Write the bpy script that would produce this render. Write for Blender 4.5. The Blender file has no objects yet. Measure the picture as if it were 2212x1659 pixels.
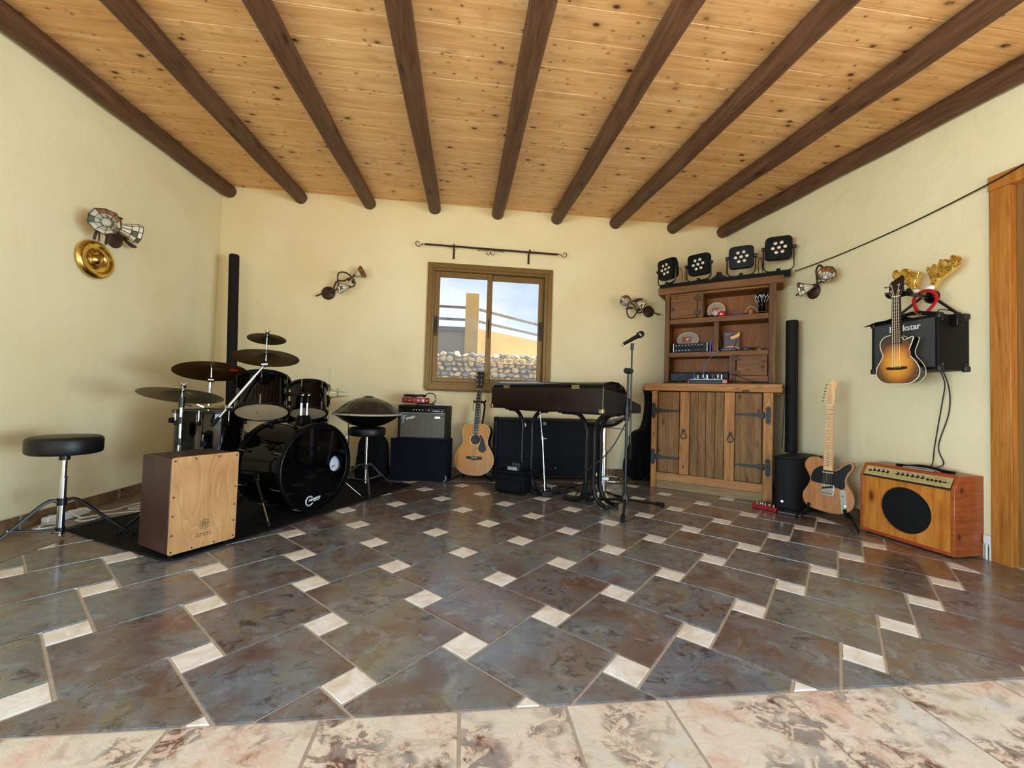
import bpy, bmesh, math, random
from mathutils import Vector, Matrix
random.seed(7)
PI = math.pi
scene = bpy.context.scene
COL = scene.collection

# ------------------------------------------------------------------ camera
# room axes: x along the window wall, y into the room, z up; camera 0.82 m high
cam_d = bpy.data.cameras.new('camera')
cam_d.sensor_width = 36.0
cam_d.lens = 14.489
cam_d.clip_start = 0.02
cam_d.clip_end = 300
cam = bpy.data.objects.new('camera', cam_d)
COL.objects.link(cam)
cx = Vector((0.99259541, -0.11758954, 0.03044768))
cu = Vector((-0.03400554, -0.0283693, 0.99901892))
cw = Vector((0.11661039, 0.99265698, 0.03215793))
m = Matrix((( cx.x, cu.x, -cw.x, 0), (cx.y, cu.y, -cw.y, 0), (cx.z, cu.z, -cw.z, 0.82), (0, 0, 0, 1)))
cam.matrix_world = m
scene.camera = cam

# ------------------------------------------------------------------ world, lights, exposure
scene.view_settings.view_transform = 'Standard'
scene.view_settings.look = 'None'
scene.view_settings.gamma = 1.0
scene.view_settings.use_curve_mapping = False
scene.view_settings.exposure = 0.02

SKY = 1.9
FILL = 400
w = bpy.data.worlds.new('world')
scene.world = w
w.use_nodes = True
nt = w.node_tree
nt.nodes.clear()
wo = nt.nodes.new('ShaderNodeOutputWorld')
bg = nt.nodes.new('ShaderNodeBackground')
tc = nt.nodes.new('ShaderNodeTexCoord')
mp = nt.nodes.new('ShaderNodeMapping')
mp.inputs['Scale'].default_value = (1.0, 1.0, 2.6)
nz = nt.nodes.new('ShaderNodeTexNoise')
nz.inputs['Scale'].default_value = 3.2
nz.inputs['Detail'].default_value = 5
rp = nt.nodes.new('ShaderNodeValToRGB')
rp.color_ramp.elements[0].position = 0.40
rp.color_ramp.elements[0].color = (0.50, 0.66, 0.86, 1)
rp.color_ramp.elements[1].position = 0.60
rp.color_ramp.elements[1].color = (0.86, 0.93, 0.98, 1)
nt.links.new(tc.outputs['Generated'], mp.inputs['Vector'])
nt.links.new(mp.outputs['Vector'], nz.inputs['Vector'])
nt.links.new(nz.outputs['Fac'], rp.inputs['Fac'])
nt.links.new(rp.outputs['Color'], bg.inputs['Color'])
bg.inputs['Strength'].default_value = SKY
nt.links.new(bg.outputs['Background'], wo.inputs['Surface'])

sun_d = bpy.data.lights.new('sun', 'SUN')
sun_d.energy = 12.0
sun_d.angle = math.radians(2.0)
sun_d.color = (1.0, 0.84, 0.62)
sun = bpy.data.objects.new('sun', sun_d)
COL.objects.link(sun)
sun.rotation_euler = (math.radians(-4), math.radians(38), 0)   # high sun from the right, over the roof edge

# cool area lamps added out of view, aimed inward to brighten the side walls
for nm, lx, tx in (('fill_right', 5.0, -2.4), ('fill_left', -4.6, 2.9)):
    fill_d = bpy.data.lights.new(nm, 'AREA')
    fill_d.shape = 'RECTANGLE'
    fill_d.size = 4.0
    fill_d.size_y = 1.1
    fill_d.energy = FILL
    fill_d.color = (0.60, 0.84, 1.0)
    fill = bpy.data.objects.new(nm, fill_d)
    COL.objects.link(fill)
    fill.location = (lx, -1.6, 0.65)
    fill.rotation_euler = (Vector((tx, 2.6, 0.5))-Vector((lx, -1.6, 0.65))).to_track_quat('-Z', 'Y').to_euler()

# ------------------------------------------------------------------ materials
MATS = {}
def nodes(name):
    m_ = bpy.data.materials.new(name)
    m_.use_nodes = True
    n = m_.node_tree
    b = n.nodes['Principled BSDF']
    MATS[name] = m_
    return m_, n, b

def rgb(r, g, b):
    f = lambda c: (c/255/12.92) if c/255 <= 0.04045 else ((c/255+0.055)/1.055)**2.4
    return (f(r), f(g), f(b), 1)

def setp(b, rough=0.5, metal=0.0, spec=0.5, coat=0.0):
    b.inputs['Roughness'].default_value = rough
    b.inputs['Metallic'].default_value = metal
    b.inputs['Specular IOR Level'].default_value = spec
    if coat: b.inputs['Coat Weight'].default_value = coat; b.inputs['Coat Roughness'].default_value = 0.06

def add(n, kind, **kw):
    x = n.nodes.new(kind)
    for k, v in kw.items(): x.inputs[k].default_value = v
    return x

def coords(n, scale=(1, 1, 1), loc=(0, 0, 0), rnd=False):
    t = n.nodes.new('ShaderNodeTexCoord')
    mpn = add(n, 'ShaderNodeMapping', Scale=scale, Location=loc)
    if rnd:   # every piece shows its own stretch of the pattern
        oi = n.nodes.new('ShaderNodeObjectInfo')
        mu = n.nodes.new('ShaderNodeVectorMath'); mu.operation = 'MULTIPLY_ADD'
        cb = n.nodes.new('ShaderNodeCombineXYZ')
        for i, k in enumerate((37.0, 19.0, 53.0)):
            ml = n.nodes.new('ShaderNodeMath'); ml.operation = 'MULTIPLY'
            ml.inputs[1].default_value = k
            n.links.new(oi.outputs['Random'], ml.inputs[0])
            n.links.new(ml.outputs[0], cb.inputs[i])
        ad = n.nodes.new('ShaderNodeVectorMath'); ad.operation = 'ADD'
        n.links.new(t.outputs['Object'], ad.inputs[0]); n.links.new(cb.outputs[0], ad.inputs[1])
        n.links.new(ad.outputs[0], mpn.inputs['Vector'])
    else:
        n.links.new(t.outputs['Object'], mpn.inputs['Vector'])
    return mpn.outputs['Vector']

def ramp(n, src, stops):
    r = n.nodes.new('ShaderNodeValToRGB')
    e = r.color_ramp.elements
    while len(e) < len(stops): e.new(0.5)
    for i, (p, c) in enumerate(stops):
        e[i].position = p; e[i].color = c
    n.links.new(src, r.inputs['Fac'])
    return r.outputs['Color']

def bump(n, b, src, strength=0.3, dist=0.002):
    bn = add(n, 'ShaderNodeBump', Strength=strength, Distance=dist)
    n.links.new(src, bn.inputs['Height'])
    n.links.new(bn.outputs['Normal'], b.inputs['Normal'])

def noise(n, vec, scale, detail=3, rough=0.5, dist=0.0):
    t = add(n, 'ShaderNodeTexNoise', Scale=scale, Detail=detail, Roughness=rough, Distortion=dist)
    n.links.new(vec, t.inputs['Vector'])
    return t.outputs['Fac']

def mix(n, fac, a, b_, mode='MIX'):
    x = n.nodes.new('ShaderNodeMix'); x.data_type = 'RGBA'; x.blend_type = mode
    if isinstance(fac, float): x.inputs[0].default_value = fac
    else: n.links.new(fac, x.inputs[0])
    for i, c in ((6, a), (7, b_)):
        if isinstance(c, tuple): x.inputs[i].default_value = c
        else: n.links.new(c, x.inputs[i])
    return x.outputs[2]

def plain(name, c, rough=0.5, metal=0.0, spec=0.5, coat=0.0, var=0.12, vs=20.0):
    m_, n, b = nodes(name)
    f = noise(n, coords(n), vs, 3)
    k0 = tuple(x*(1-var) for x in c[:3])+(1,); k1 = tuple(min(1, x*(1+var)) for x in c[:3])+(1,)
    n.links.new(ramp(n, f, [(0.3, k0), (0.7, k1)]), b.inputs['Base Color'])
    setp(b, rough, metal, spec, coat)
    return m_

def wood(name, dark, mid, light, scale=(3, 3, 40), rough=0.5, rnd=True, coat=0.0, bstr=0.15, knots=None, spec=0.4, knots2=None):
    """straight-grained wood; scale is high across the grain and low along it"""
    m_, n, b = nodes(name)
    v = coords(n, scale, rnd=rnd)
    f = noise(n, v, 1.0, 4, 0.6, 0.6)
    c = ramp(n, f, [(0.28, dark), (0.5, mid), (0.74, light)])
    v2 = coords(n, tuple(s*4 for s in scale), rnd=rnd)
    f2 = noise(n, v2, 1.0, 3, 0.6)
    c = mix(n, 0.35, c, ramp(n, f2, [(0.35, dark), (0.65, light)]))
    for kn_ in (knots, knots2):
        if not kn_: continue
        ks, kt, kc = kn_
        vk = coords(n, ks, rnd=rnd)
        vo = add(n, 'ShaderNodeTexVoronoi', Scale=1.0, Randomness=1.0)
        n.links.new(vk, vo.inputs['Vector'])
        kk = ramp(n, vo.outputs['Distance'], [(kt*0.45, (1, 1, 1, 1)), (kt, (0, 0, 0, 1))])
        halo = ramp(n, vo.outputs['Distance'], [(kt, (0.45, 0.45, 0.45, 1)), (kt*2.2, (0, 0, 0, 1))])
        c = mix(n, halo, c, tuple(0.5*(kc[i]+mid[i]) for i in range(3))+(1,))
        c = mix(n, kk, c, kc)
    n.links.new(c, b.inputs['Base Color'])
    bump(n, b, f2, bstr, 0.001)
    setp(b, rough, 0, spec, coat)
    return m_

# floor tiles: slate print in browns, blue greys and olives
def slate(name, light=0.0):
    m_, n, b = nodes(name)
    oi = n.nodes.new('ShaderNodeObjectInfo')
    v = coords(n, (1, 1, 1), rnd=True)
    big = noise(n, v, 4.6, 4, 0.55, 0.6)
    sm = noise(n, v, 13, 6, 0.65, 0.5)
    streak = noise(n, coords(n, (1.0, 1.35, 1.0), (3.1, 0.4, 0), rnd=True), 15, 8, 0.72, 0.9)
    patch = noise(n, coords(n, (1, 1, 1), (7.7, 2.2, 0), rnd=True), 5.0, 3, 0.5, 0.5)
    if light:
        c1 = ramp(n, big, [(0.32, rgb(218, 176, 150)), (0.46, rgb(226, 212, 194)), (0.56, rgb(212, 204, 180)), (0.68, rgb(204, 208, 210))])
        c2 = ramp(n, streak, [(0.43, rgb(52, 48, 60)), (0.475, rgb(108, 62, 48)), (0.50, rgb(214, 186, 160)), (0.6, rgb(230, 216, 198))])
        fac = ramp(n, patch, [(0.46, (0.0, 0.0, 0.0, 1)), (0.56, (1, 1, 1, 1))])
        c = mix(n, fac, c1, c2)
        c = mix(n, 0.35, c, ramp(n, sm, [(0.38, rgb(150, 104, 84)), (0.46, rgb(222, 206, 186)), (0.6, rgb(232, 224, 208))]))
    else:
        tint = ramp(n, oi.outputs['Random'], [(0.0, rgb(122, 92, 74)), (0.3, rgb(112, 98, 90)), (0.55, rgb(112, 116, 120)), (0.8, rgb(112, 122, 134)), (1.0, rgb(124, 118, 92))])
        c1 = ramp(n, big, [(0.34, rgb(104, 72, 54)), (0.42, rgb(114, 96, 82)), (0.50, rgb(108, 110, 114)), (0.57, rgb(114, 118, 122)), (0.63, rgb(130, 122, 92)), (0.72, rgb(100, 86, 82))])
        c = mix(n, 0.35, c1, tint)
        rust = ramp(n, patch, [(0.54, (0, 0, 0, 1)), (0.64, (0.6, 0.6, 0.6, 1))])
        c = mix(n, rust, c, rgb(98, 68, 54))
        dark = ramp(n, streak, [(0.40, (0.9, 0.9, 0.9, 1)), (0.485, (0, 0, 0, 1))])
        dm = n.nodes.new('ShaderNodeMath'); dm.operation = 'MULTIPLY'
        n.links.new(dark, dm.inputs[0]); n.links.new(ramp(n, patch, [(0.40, (1, 1, 1, 1)), (0.56, (0.25, 0.25, 0.25, 1))]), dm.inputs[1])
        c = mix(n, dm.outputs[0], c, rgb(62, 52, 52))
        hi = ramp(n, sm, [(0.55, (0, 0, 0, 1)), (0.68, (0.45, 0.45, 0.45, 1))])
        c = mix(n, hi, c, rgb(150, 156, 162))
    n.links.new(c, b.inputs['Base Color'])
    bump(n, b, noise(n, v, 34, 4, 0.6, 1.0), 0.45, 0.003)
    setp(b, 0.26 if not light else 0.4, 0, 0.6)
    if not light:
        b.inputs['Coat Weight'].default_value = 0.5; b.inputs['Coat Roughness'].default_value = 0.12
    return m_
slate('tile_slate'); slate('tile_light', 1.0)
def cream_tile(name, a, b_):
    m_, n, b = nodes(name)
    v = coords(n, rnd=True)
    f = noise(n, v, 12, 5, 0.6, 1.0)
    n.links.new(ramp(n, f, [(0.3, a), (0.65, b_)]), b.inputs['Base Color'])
    bump(n, b, f, 0.5, 0.004); setp(b, 0.3)
cream_tile('tile_cream', rgb(218, 204, 182), rgb(246, 243, 236))
cream_tile('tile_border', rgb(104, 84, 68), rgb(146, 130, 112))
plain('grout', rgb(196, 188, 174), 0.8, var=0.1, vs=60)
plain('concrete', rgb(214, 192, 160), 0.9, var=0.1, vs=3)

# walls: hand-trowelled cream plaster
m_, n, b = nodes('plaster')
v = coords(n)
f1 = noise(n, v, 1.3, 3, 0.5, 0.3)
n.links.new(ramp(n, f1, [(0.3, rgb(226, 212, 168)), (0.7, rgb(237, 226, 188))]), b.inputs['Base Color'])
hv = noise(n, v, 5.0, 4, 0.55, 0.8)
hs = noise(n, v, 120, 2, 0.5)
mm = add(n, 'ShaderNodeMath'); mm.operation = 'MULTIPLY_ADD'
n.links.new(hs, mm.inputs[0]); mm.inputs[1].default_value = 0.07; n.links.new(hv, mm.inputs[2])
bump(n, b, mm.outputs[0], 0.22, 0.03)
setp(b, 0.85, 0, 0.2)

PINE_D, PINE_M, PINE_L = rgb(196, 142, 88), rgb(226, 180, 122), rgb(242, 206, 156)
wood('pine', PINE_D, PINE_M, PINE_L, (1.2, 22, 22), 0.45, knots=((5.5, 9.0, 1.0), 0.15, rgb(84, 44, 18)), bstr=0.08, knots2=((13.0, 17.0, 1.0), 0.12, rgb(110, 62, 30)))
wood('beam_wood', rgb(56, 34, 20), rgb(86, 56, 36), rgb(114, 80, 54), (26, 1.6, 26), 0.6, bstr=0.5, knots=((9, 2.4, 9), 0.12, rgb(34, 18, 8)))
wood('door_wood', rgb(142, 84, 26), rgb(176, 112, 44), rgb(200, 138, 66), (26, 26, 1.6), 0.4, bstr=0.1)
wood('door_inner', rgb(112, 78, 36), rgb(138, 100, 52), rgb(150, 114, 66), (20, 20, 1.2), 0.45, bstr=0.1)
wood('baseboard_tile', rgb(64, 46, 34), rgb(112, 86, 60), rgb(150, 120, 84), (8, 8, 8), 0.35)
plain('bronze_alu', rgb(118, 92, 48), 0.42, 0.45, var=0.06)
plain('bronze_dark', rgb(92, 72, 36), 0.4, 0.75, var=0.06)
plain('black_plastic', rgb(22, 22, 24), 0.45)
plain('stone_a', rgb(196, 190, 176), 0.9, var=0.35, vs=14)
plain('stone_b', rgb(150, 154, 160), 0.9, var=0.4, vs=14)
plain('stone_c', rgb(204, 190, 160), 0.9, var=0.35, vs=14)
plain('earth_joint', rgb(112, 110, 104), 0.95)
plain('yard_grey', rgb(150, 146, 132), 0.9, var=0.12, vs=2)
plain('yard_yellow', rgb(204, 174, 118), 0.9, var=0.12, vs=2)
plain('rail_paint', rgb(120, 118, 118), 0.6)
m_, n, b = nodes('window_glass')
n.nodes.remove(b)
tr = add(n, 'ShaderNodeBsdfTransparent', Color=(0.76, 0.77, 0.78, 1))
gl = add(n, 'ShaderNodeBsdfGlossy', Color=(1, 1, 1, 1), Roughness=0.02)
fr = add(n, 'ShaderNodeFresnel', IOR=1.45)
mx = n.nodes.new('ShaderNodeMixShader')
n.links.new(fr.outputs[0], mx.inputs[0]); n.links.new(tr.outputs[0], mx.inputs[1]); n.links.new(gl.outputs[0], mx.inputs[2])
n.links.new(mx.outputs[0], n.nodes['Material Output'].inputs['Surface'])

# ------------------------------------------------------------------ mesh helpers
WM = {}
def M(n_):
    return MATS[n_] if isinstance(n_, str) else n_

def frame(o, x, z):
    """matrix with origin o, local x along x, local z near z"""
    x = Vector(x).normalized(); z = Vector(z)
    y = z.cross(x).normalized(); z = x.cross(y)
    return Matrix(((x.x, y.x, z.x, o[0]), (x.y, y.y, z.y, o[1]), (x.z, y.z, z.z, o[2]), (0, 0, 0, 1)))

def rotz(o, a):
    return Matrix.Translation(Vector(o)) @ Matrix.Rotation(a, 4, 'Z')

class MB:
    def __init__(s, T=None):
        s.v = []; s.f = []; s.mi = []; s.m = 0; s.T = T or Matrix.Identity(4)
    def add(s, vs, fs):
        o = len(s.v)
        s.v += [s.T @ Vector(p) for p in vs]
        s.f += [tuple(i+o for i in f) for f in fs]
        s.mi += [s.m]*len(fs)
        return s
    def box(s, x0, x1, y0, y1, z0, z1):
        return s.add([(x0, y0, z0), (x1, y0, z0), (x1, y1, z0), (x0, y1, z0), (x0, y0, z1), (x1, y0, z1), (x1, y1, z1), (x0, y1, z1)],
                     [(0, 3, 2, 1), (4, 5, 6, 7), (0, 1, 5, 4), (1, 2, 6, 5), (2, 3, 7, 6), (3, 0, 4, 7)])
    def cbox(s, c, d):
        return s.box(c[0]-d[0]/2, c[0]+d[0]/2, c[1]-d[1]/2, c[1]+d[1]/2, c[2]-d[2]/2, c[2]+d[2]/2)
    def prism(s, poly, z0, z1, axis='z', inset=0.0):
        """extrude a 2-D outline; axis names the extrusion direction; inset bevels the far (z1) face"""
        n_ = len(poly)
        cxm = sum(p[0] for p in poly)/n_; cym = sum(p[1] for p in poly)/n_
        def P(a, b_, c):
            return {'z': (a, b_, c), 'y': (a, c, b_), 'x': (c, a, b_)}[axis]
        top = poly
        if inset:
            top = inset_poly(poly, inset)
        vs = [P(p[0], p[1], z0) for p in poly]+[P(p[0], p[1], z1) for p in top]
        fs = [tuple(range(n_-1, -1, -1)), tuple(range(n_, 2*n_))]
        fs += [(i, (i+1) % n_, (i+1) % n_+n_, i+n_) for i in range(n_)]
        if axis == 'y': fs = [tuple(reversed(f)) for f in fs]
        return s.add(vs, fs)
    def lathe(s, prof, n_=32, T=None, cap=True):
        """revolve (r, z) profile about local z"""
        T = T or Matrix.Identity(4)
        vs = []; fs = []
        for r, z in prof:
            for i in range(n_):
                a = 2*PI*i/n_
                vs.append(T @ Vector((r*math.cos(a), r*math.sin(a), z)))
        k = len(prof)
        for j in range(k-1):
            for i in range(n_):
                i2 = (i+1) % n_
                fs.append((j*n_+i, j*n_+i2, (j+1)*n_+i2, (j+1)*n_+i))
        if cap:
            if prof[0][0] > 1e-5: fs.append(tuple(range(n_-1, -1, -1)))
            if prof[-1][0] > 1e-5: fs.append(tuple((k-1)*n_+i for i in range(n_)))
        return s.add(vs, fs)
    def cyl(s, p0, p1, r0, r1=None, n_=16):
        p0 = Vector(p0); p1 = Vector(p1); r1 = r0 if r1 is None else r1
        d = p1-p0
        T = Matrix.Translation(p0) @ d.to_track_quat('Z', 'Y').to_matrix().to_4x4()
        return s.lathe([(r0, 0), (r1, d.length)], n_, T)
    def tube(s, pts, r, n_=8, closed=False, flat=1.0):
        pts = [Vector(p) for p in pts]
        k = len(pts)
        rs = r if isinstance(r, (list, tuple)) else [r]*k
        tan = []
        for i in range(k):
            if closed: t = pts[(i+1) % k]-pts[i-1]
            else: t = pts[min(i+1, k-1)]-pts[max(i-1, 0)]
            tan.append(t.normalized() if t.length > 1e-9 else Vector((0, 0, 1)))
        up = Vector((0, 0, 1)) if abs(tan[0].z) < 0.9 else Vector((0, 1, 0))
        nr = (up-tan[0]*up.dot(tan[0])).normalized()
        vs = []
        for i in range(k):
            nr = (nr-tan[i]*nr.dot(tan[i])).normalized()
            bn = tan[i].cross(nr)
            for j in range(n_):
                a = 2*PI*j/n_
                vs.append(pts[i]+(nr*math.cos(a)+bn*math.sin(a)*flat)*rs[i])
        fs = []
        for i in range(k if closed else k-1):
            i2 = (i+1) % k
            for j in range(n_):
                j2 = (j+1) % n_
                fs.append((i*n_+j, i*n_+j2, i2*n_+j2, i2*n_+j))
        if not closed:
            fs.append(tuple(range(n_-1, -1, -1))); fs.append(tuple((k-1)*n_+j for j in range(n_)))
        return s.add(vs, fs)
    def ball(s, c, r, n_=12, sz=1.0, sx=1.0, sy=1.0):
        k = max(4, n_//2)
        prof = [(r*math.sin(PI*i/k), -r*math.cos(PI*i/k)*sz) for i in range(k+1)]
        T = Matrix.Translation(Vector(c)) @ Matrix.Diagonal((sx, sy, 1, 1))
        return s.lathe(prof, n_, T, cap=False)

def inset_poly(poly, d):
    n_ = len(poly); out = []
    ar = sum(poly[i][0]*poly[(i+1) % n_][1]-poly[(i+1) % n_][0]*poly[i][1] for i in range(n_))
    sg = 1 if ar > 0 else -1
    for i in range(n_):
        p0, p1, p2 = poly[i-1], poly[i], poly[(i+1) % n_]
        def nrm(a, b_):
            dx, dy = b_[0]-a[0], b_[1]-a[1]; L = math.hypot(dx, dy) or 1e-9
            return (-dy/L*sg, dx/L*sg)
        n0 = nrm(p0, p1); n1 = nrm(p1, p2)
        bx, by = n0[0]+n1[0], n0[1]+n1[1]
        q = bx*bx+by*by
        k = 2*d/q if q > 0.3 else d*2
        out.append((p1[0]+bx*k, p1[1]+by*k))
    return out

def smooth_pts(pts, it=4, closed=False):
    """Catmull-Rom through the points"""
    pts = [Vector(p) for p in pts]; k = len(pts); out = []
    rng = range(k if closed else k-1)
    for i in rng:
        if closed: a, b_, c, d = pts[i-1], pts[i], pts[(i+1) % k], pts[(i+2) % k]
        else: a, b_, c, d = pts[max(i-1, 0)], pts[i], pts[i+1], pts[min(i+2, k-1)]
        for j in range(it):
            t = j/it
            out.append(0.5*((2*b_)+(c-a)*t+(2*a-5*b_+4*c-d)*t*t+(3*b_-a-3*c+d)*t**3))
    if not closed: out.append(pts[-1])
    return out

def sm2(pts, it=4):
    return [(p.x, p.y) for p in smooth_pts([(a, b_, 0) for a, b_ in pts], it, True)]

def mesh_from(mb, name, mats, inv=None, smooth=True, ang=35):
    me = bpy.data.meshes.new(name)
    vs = [(inv @ v) if inv else v for v in mb.v]
    me.from_pydata([tuple(v) for v in vs], [], mb.f)
    for k in (mats if isinstance(mats, (list, tuple)) else [mats]): me.materials.append(M(k))
    if isinstance(mats, (list, tuple)):
        me.polygons.foreach_set('material_index', mb.mi)
    if smooth:
        me.shade_smooth(); me.set_sharp_from_angle(angle=math.radians(ang))
    me.update()
    return me

def thing(name, label, cat, loc=(0, 0, 0), rot=None, group=None):
    o = bpy.data.objects.new(name, None); COL.objects.link(o)
    o.empty_display_size = 0.05
    mt = Matrix.Translation(Vector(loc)) if rot is None else rot
    o.matrix_world = mt
    WM[o.name] = mt
    tag(o, label, cat, group)
    return o

def tag(o, label, cat, group=None, kind=None):
    o['label'] = label; o['category'] = cat
    if group: o['group'] = group
    if kind: o['kind'] = kind
    return o

def obj(name, mb, mats, parent=None, local=False, bev=0.0, smooth=True, ang=35, sub=0, label=None, seg=2, loc=None):
    """one mesh object; world coordinates unless local"""
    P = WM[parent.name] if parent else (Matrix.Translation(Vector(loc)) if loc is not None else Matrix.Identity(4))
    inv = None if local else P.inverted()
    me = mesh_from(mb, name, mats, inv, smooth, ang)
    o = bpy.data.objects.new(name, me); COL.objects.link(o)
    if parent: o.parent = parent
    else: o.matrix_world = P
    WM[o.name] = P
    if bev:
        md = o.modifiers.new('bevel', 'BEVEL'); md.width = bev; md.segments = seg; md.limit_method = 'ANGLE'; md.angle_limit = math.radians(40)
        md.harden_normals = False
    if sub:
        md = o.modifiers.new('sub', 'SUBSURF'); md.levels = sub; md.render_levels = sub
    if label: o['label'] = label
    return o

def struct(name, mb, mats, **kw):
    o = obj(name, mb, mats, **kw); o['kind'] = 'structure'; return o

def inst(name, me, parent, loc, rz=0.0, extra=None):
    """a piece that shares its mesh with its neighbours (loc in world)"""
    o = bpy.data.objects.new(name, me); COL.objects.link(o)
    P = WM[parent.name]
    o.parent = parent
    o.matrix_local = P.inverted() @ rotz(loc, rz) @ (extra or Matrix.Identity(4))
    WM[o.name] = rotz(loc, rz)
    return o

def text(name, body, size, mat, parent, T, depth=0.001, shear=0.0, space=1.0, bold=0.0, align='CENTER', sx=1.0):
    """lettering lying in the local xy plane of T (world matrix)"""
    cu_ = bpy.data.curves.new(name, 'FONT')
    cu_.body = body; cu_.size = size; cu_.extrude = depth; cu_.shear = shear
    cu_.space_character = space; cu_.offset = bold; cu_.align_x = align; cu_.align_y = 'CENTER'
    cu_.resolution_u = 3
    tmp = bpy.data.objects.new('tmp_text', cu_); COL.objects.link(tmp)
    dg = bpy.context.evaluated_depsgraph_get()
    me = bpy.data.meshes.new_from_object(tmp.evaluated_get(dg))
    bpy.data.objects.remove(tmp)
    me.name = name
    me.materials.clear(); me.materials.append(M(mat))
    me.transform((WM[parent.name].inverted() if parent else Matrix.Identity(4)) @ T @ Matrix.Diagonal((sx, 1, 1, 1)))
    o = bpy.data.objects.new(name, me); COL.objects.link(o)
    if parent: o.parent = parent; WM[o.name] = WM[parent.name]
    return o

# ------------------------------------------------------------------ room shell
XL, XR, YB = -2.44, 2.93, 4.35
YF = 0.62                       # front edge of roof and side walls (open terrace side)
CZ, CS = 2.832, 0.055           # plank underside at the window wall, fall towards the open side
def ceil_z(y): return CZ-CS*(YB-y)

# floor: grout bed, tile pieces are its children
mb = MB().box(XL-0.25, XR+0.25, YF-0.3, YB+0.25, -0.12, -0.004)
floor = struct('floor', mb, 'grout')

def clip(poly, x0, x1, y0, y1):
    def cut(P, ins, it):
        o = []
        for i in range(len(P)):
            a, b_ = P[i-1], P[i]
            if ins(b_):
                if not ins(a): o.append(it(a, b_))
                o.append(b_)
            elif ins(a): o.append(it(a, b_))
        return o
    def ix(X): return lambda a, b_: (X, a[1]+(b_[1]-a[1])*(X-a[0])/(b_[0]-a[0]))
    def iy(Y): return lambda a, b_: (a[0]+(b_[0]-a[0])*(Y-a[1])/(b_[1]-a[1]), Y)
    for ins, it in ((lambda p: p[0] >= x0, ix(x0)), (lambda p: p[0] <= x1, ix(x1)), (lambda p: p[1] >= y0, iy(y0)), (lambda p: p[1] <= y1, iy(y1))):
        poly = cut(poly, ins, it)
        if len(poly) < 3: return []
    return poly

def area(P): return 0.5*sum(P[i-1][0]*P[i][1]-P[i][0]*P[i-1][1] for i in range(len(P)))

G = 0.0042                       # half a joint
def tile_mesh(name, poly, c, mat):
    t = MB()
    t.prism([(p[0]-c[0], p[1]-c[1]) for p in poly], -0.006, 0.0, 'z', inset=0.0012)
    return mesh_from(t, name, mat, smooth=False)

LU = Vector((0.16476, -0.32446)); LV = Vector((0.32446, 0.16476)); L0 = Vector((0.1942, 1.8815))
A_, B_ = 0.3459, 0.1130          # pitch of the large tile and of the small insert
e1 = Vector((math.cos(PI/4), math.sin(PI/4))); e2 = Vector((-e1.y, e1.x))
FX0, FX1, FY0, FY1 = -2.06, 2.66, 1.105, 3.985
def sq(c, s): return [tuple(c+e1*a*s/2+e2*b_*s/2) for a, b_ in ((-1, -1), (1, -1), (1, 1), (-1, 1))]
sh = {}
def put_tile(name, poly, mat, full_key=None):
    q = clip(poly, FX0+G, FX1-G, FY0+G, FY1-G)
    if len(q) < 3 or abs(area(q)) < 0.0006: return
    c = (sum(p[0] for p in poly)/len(poly), sum(p[1] for p in poly)/len(poly))
    if len(q) == 4 and abs(abs(area(q))-abs(area(poly))) < 1e-7:
        if full_key not in sh: sh[full_key] = tile_mesh(name, poly, c, mat)
        inst(name, sh[full_key], floor, (c[0], c[1], 0))
    else:
        inst(name, tile_mesh(name, q, c, mat), floor, (c[0], c[1], 0))
off = e1*(A_+B_)/2+e2*(A_-B_)/2
for i in range(-14, 15):
    for j in range(-14, 15):
        c = L0+LU*i+LV*j
        if not (FX0-0.6 < c.x < FX1+0.6 and FY0-0.6 < c.y < FY1+0.6): continue
        put_tile('insert_tile', sq(c, B_-2*G), 'tile_cream', 'ins')
        put_tile('floor_tile', sq(c+off, A_-2*G), 'tile_slate', 'big')
# border tiles round the field
def rect_tile(name, x0, x1, y0, y1, mat):
    x0 += G; x1 -= G; y0 += G; y1 -= G
    c = ((x0+x1)/2, (y0+y1)/2)
    k = (round(x1-x0, 3), round(y1-y0, 3), mat)
    if k not in sh: sh[k] = tile_mesh(name, [(x0, y0), (x1, y0), (x1, y1), (x0, y1)], c, mat)
    inst(name, sh[k], floor, (c[0], c[1], 0))
x = XL
ys = [FY0, 1.43, 1.78, 2.12, 2.47, 2.82, 3.165, 3.51, 3.985]
for a, b_ in zip(ys, ys[1:]):
    rect_tile('border_tile', XL, FX0, a, b_, 'tile_border')
ys = [FY0, 1.36, 1.70, 2.05, 2.40, 2.75, 3.10, 3.45, 3.985]
for a, b_ in zip(ys, ys[1:]):
    rect_tile('border_tile', FX1, XR, a, b_, 'tile_border')
x = XL
while x < XR-0.05:
    rect_tile('border_tile', x, min(x+0.348, XR), 3.985, YB, 'tile_border'); x += 0.348
fj = [-1.37, -1.022, -0.674, -0.326, 0.018, 0.300, 0.583, 0.934, 1.284, 1.637, 1.99]
for a, b_ in zip(fj, fj[1:]):
    rect_tile('threshold_tile', a, b_, 0.76, FY0, 'tile_light')
rect_tile('threshold_tile', XL, fj[0], 0.76, FY0, 'tile_light')
rect_tile('threshold_tile', fj[-1], XR, 0.76, FY0, 'tile_light')

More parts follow.
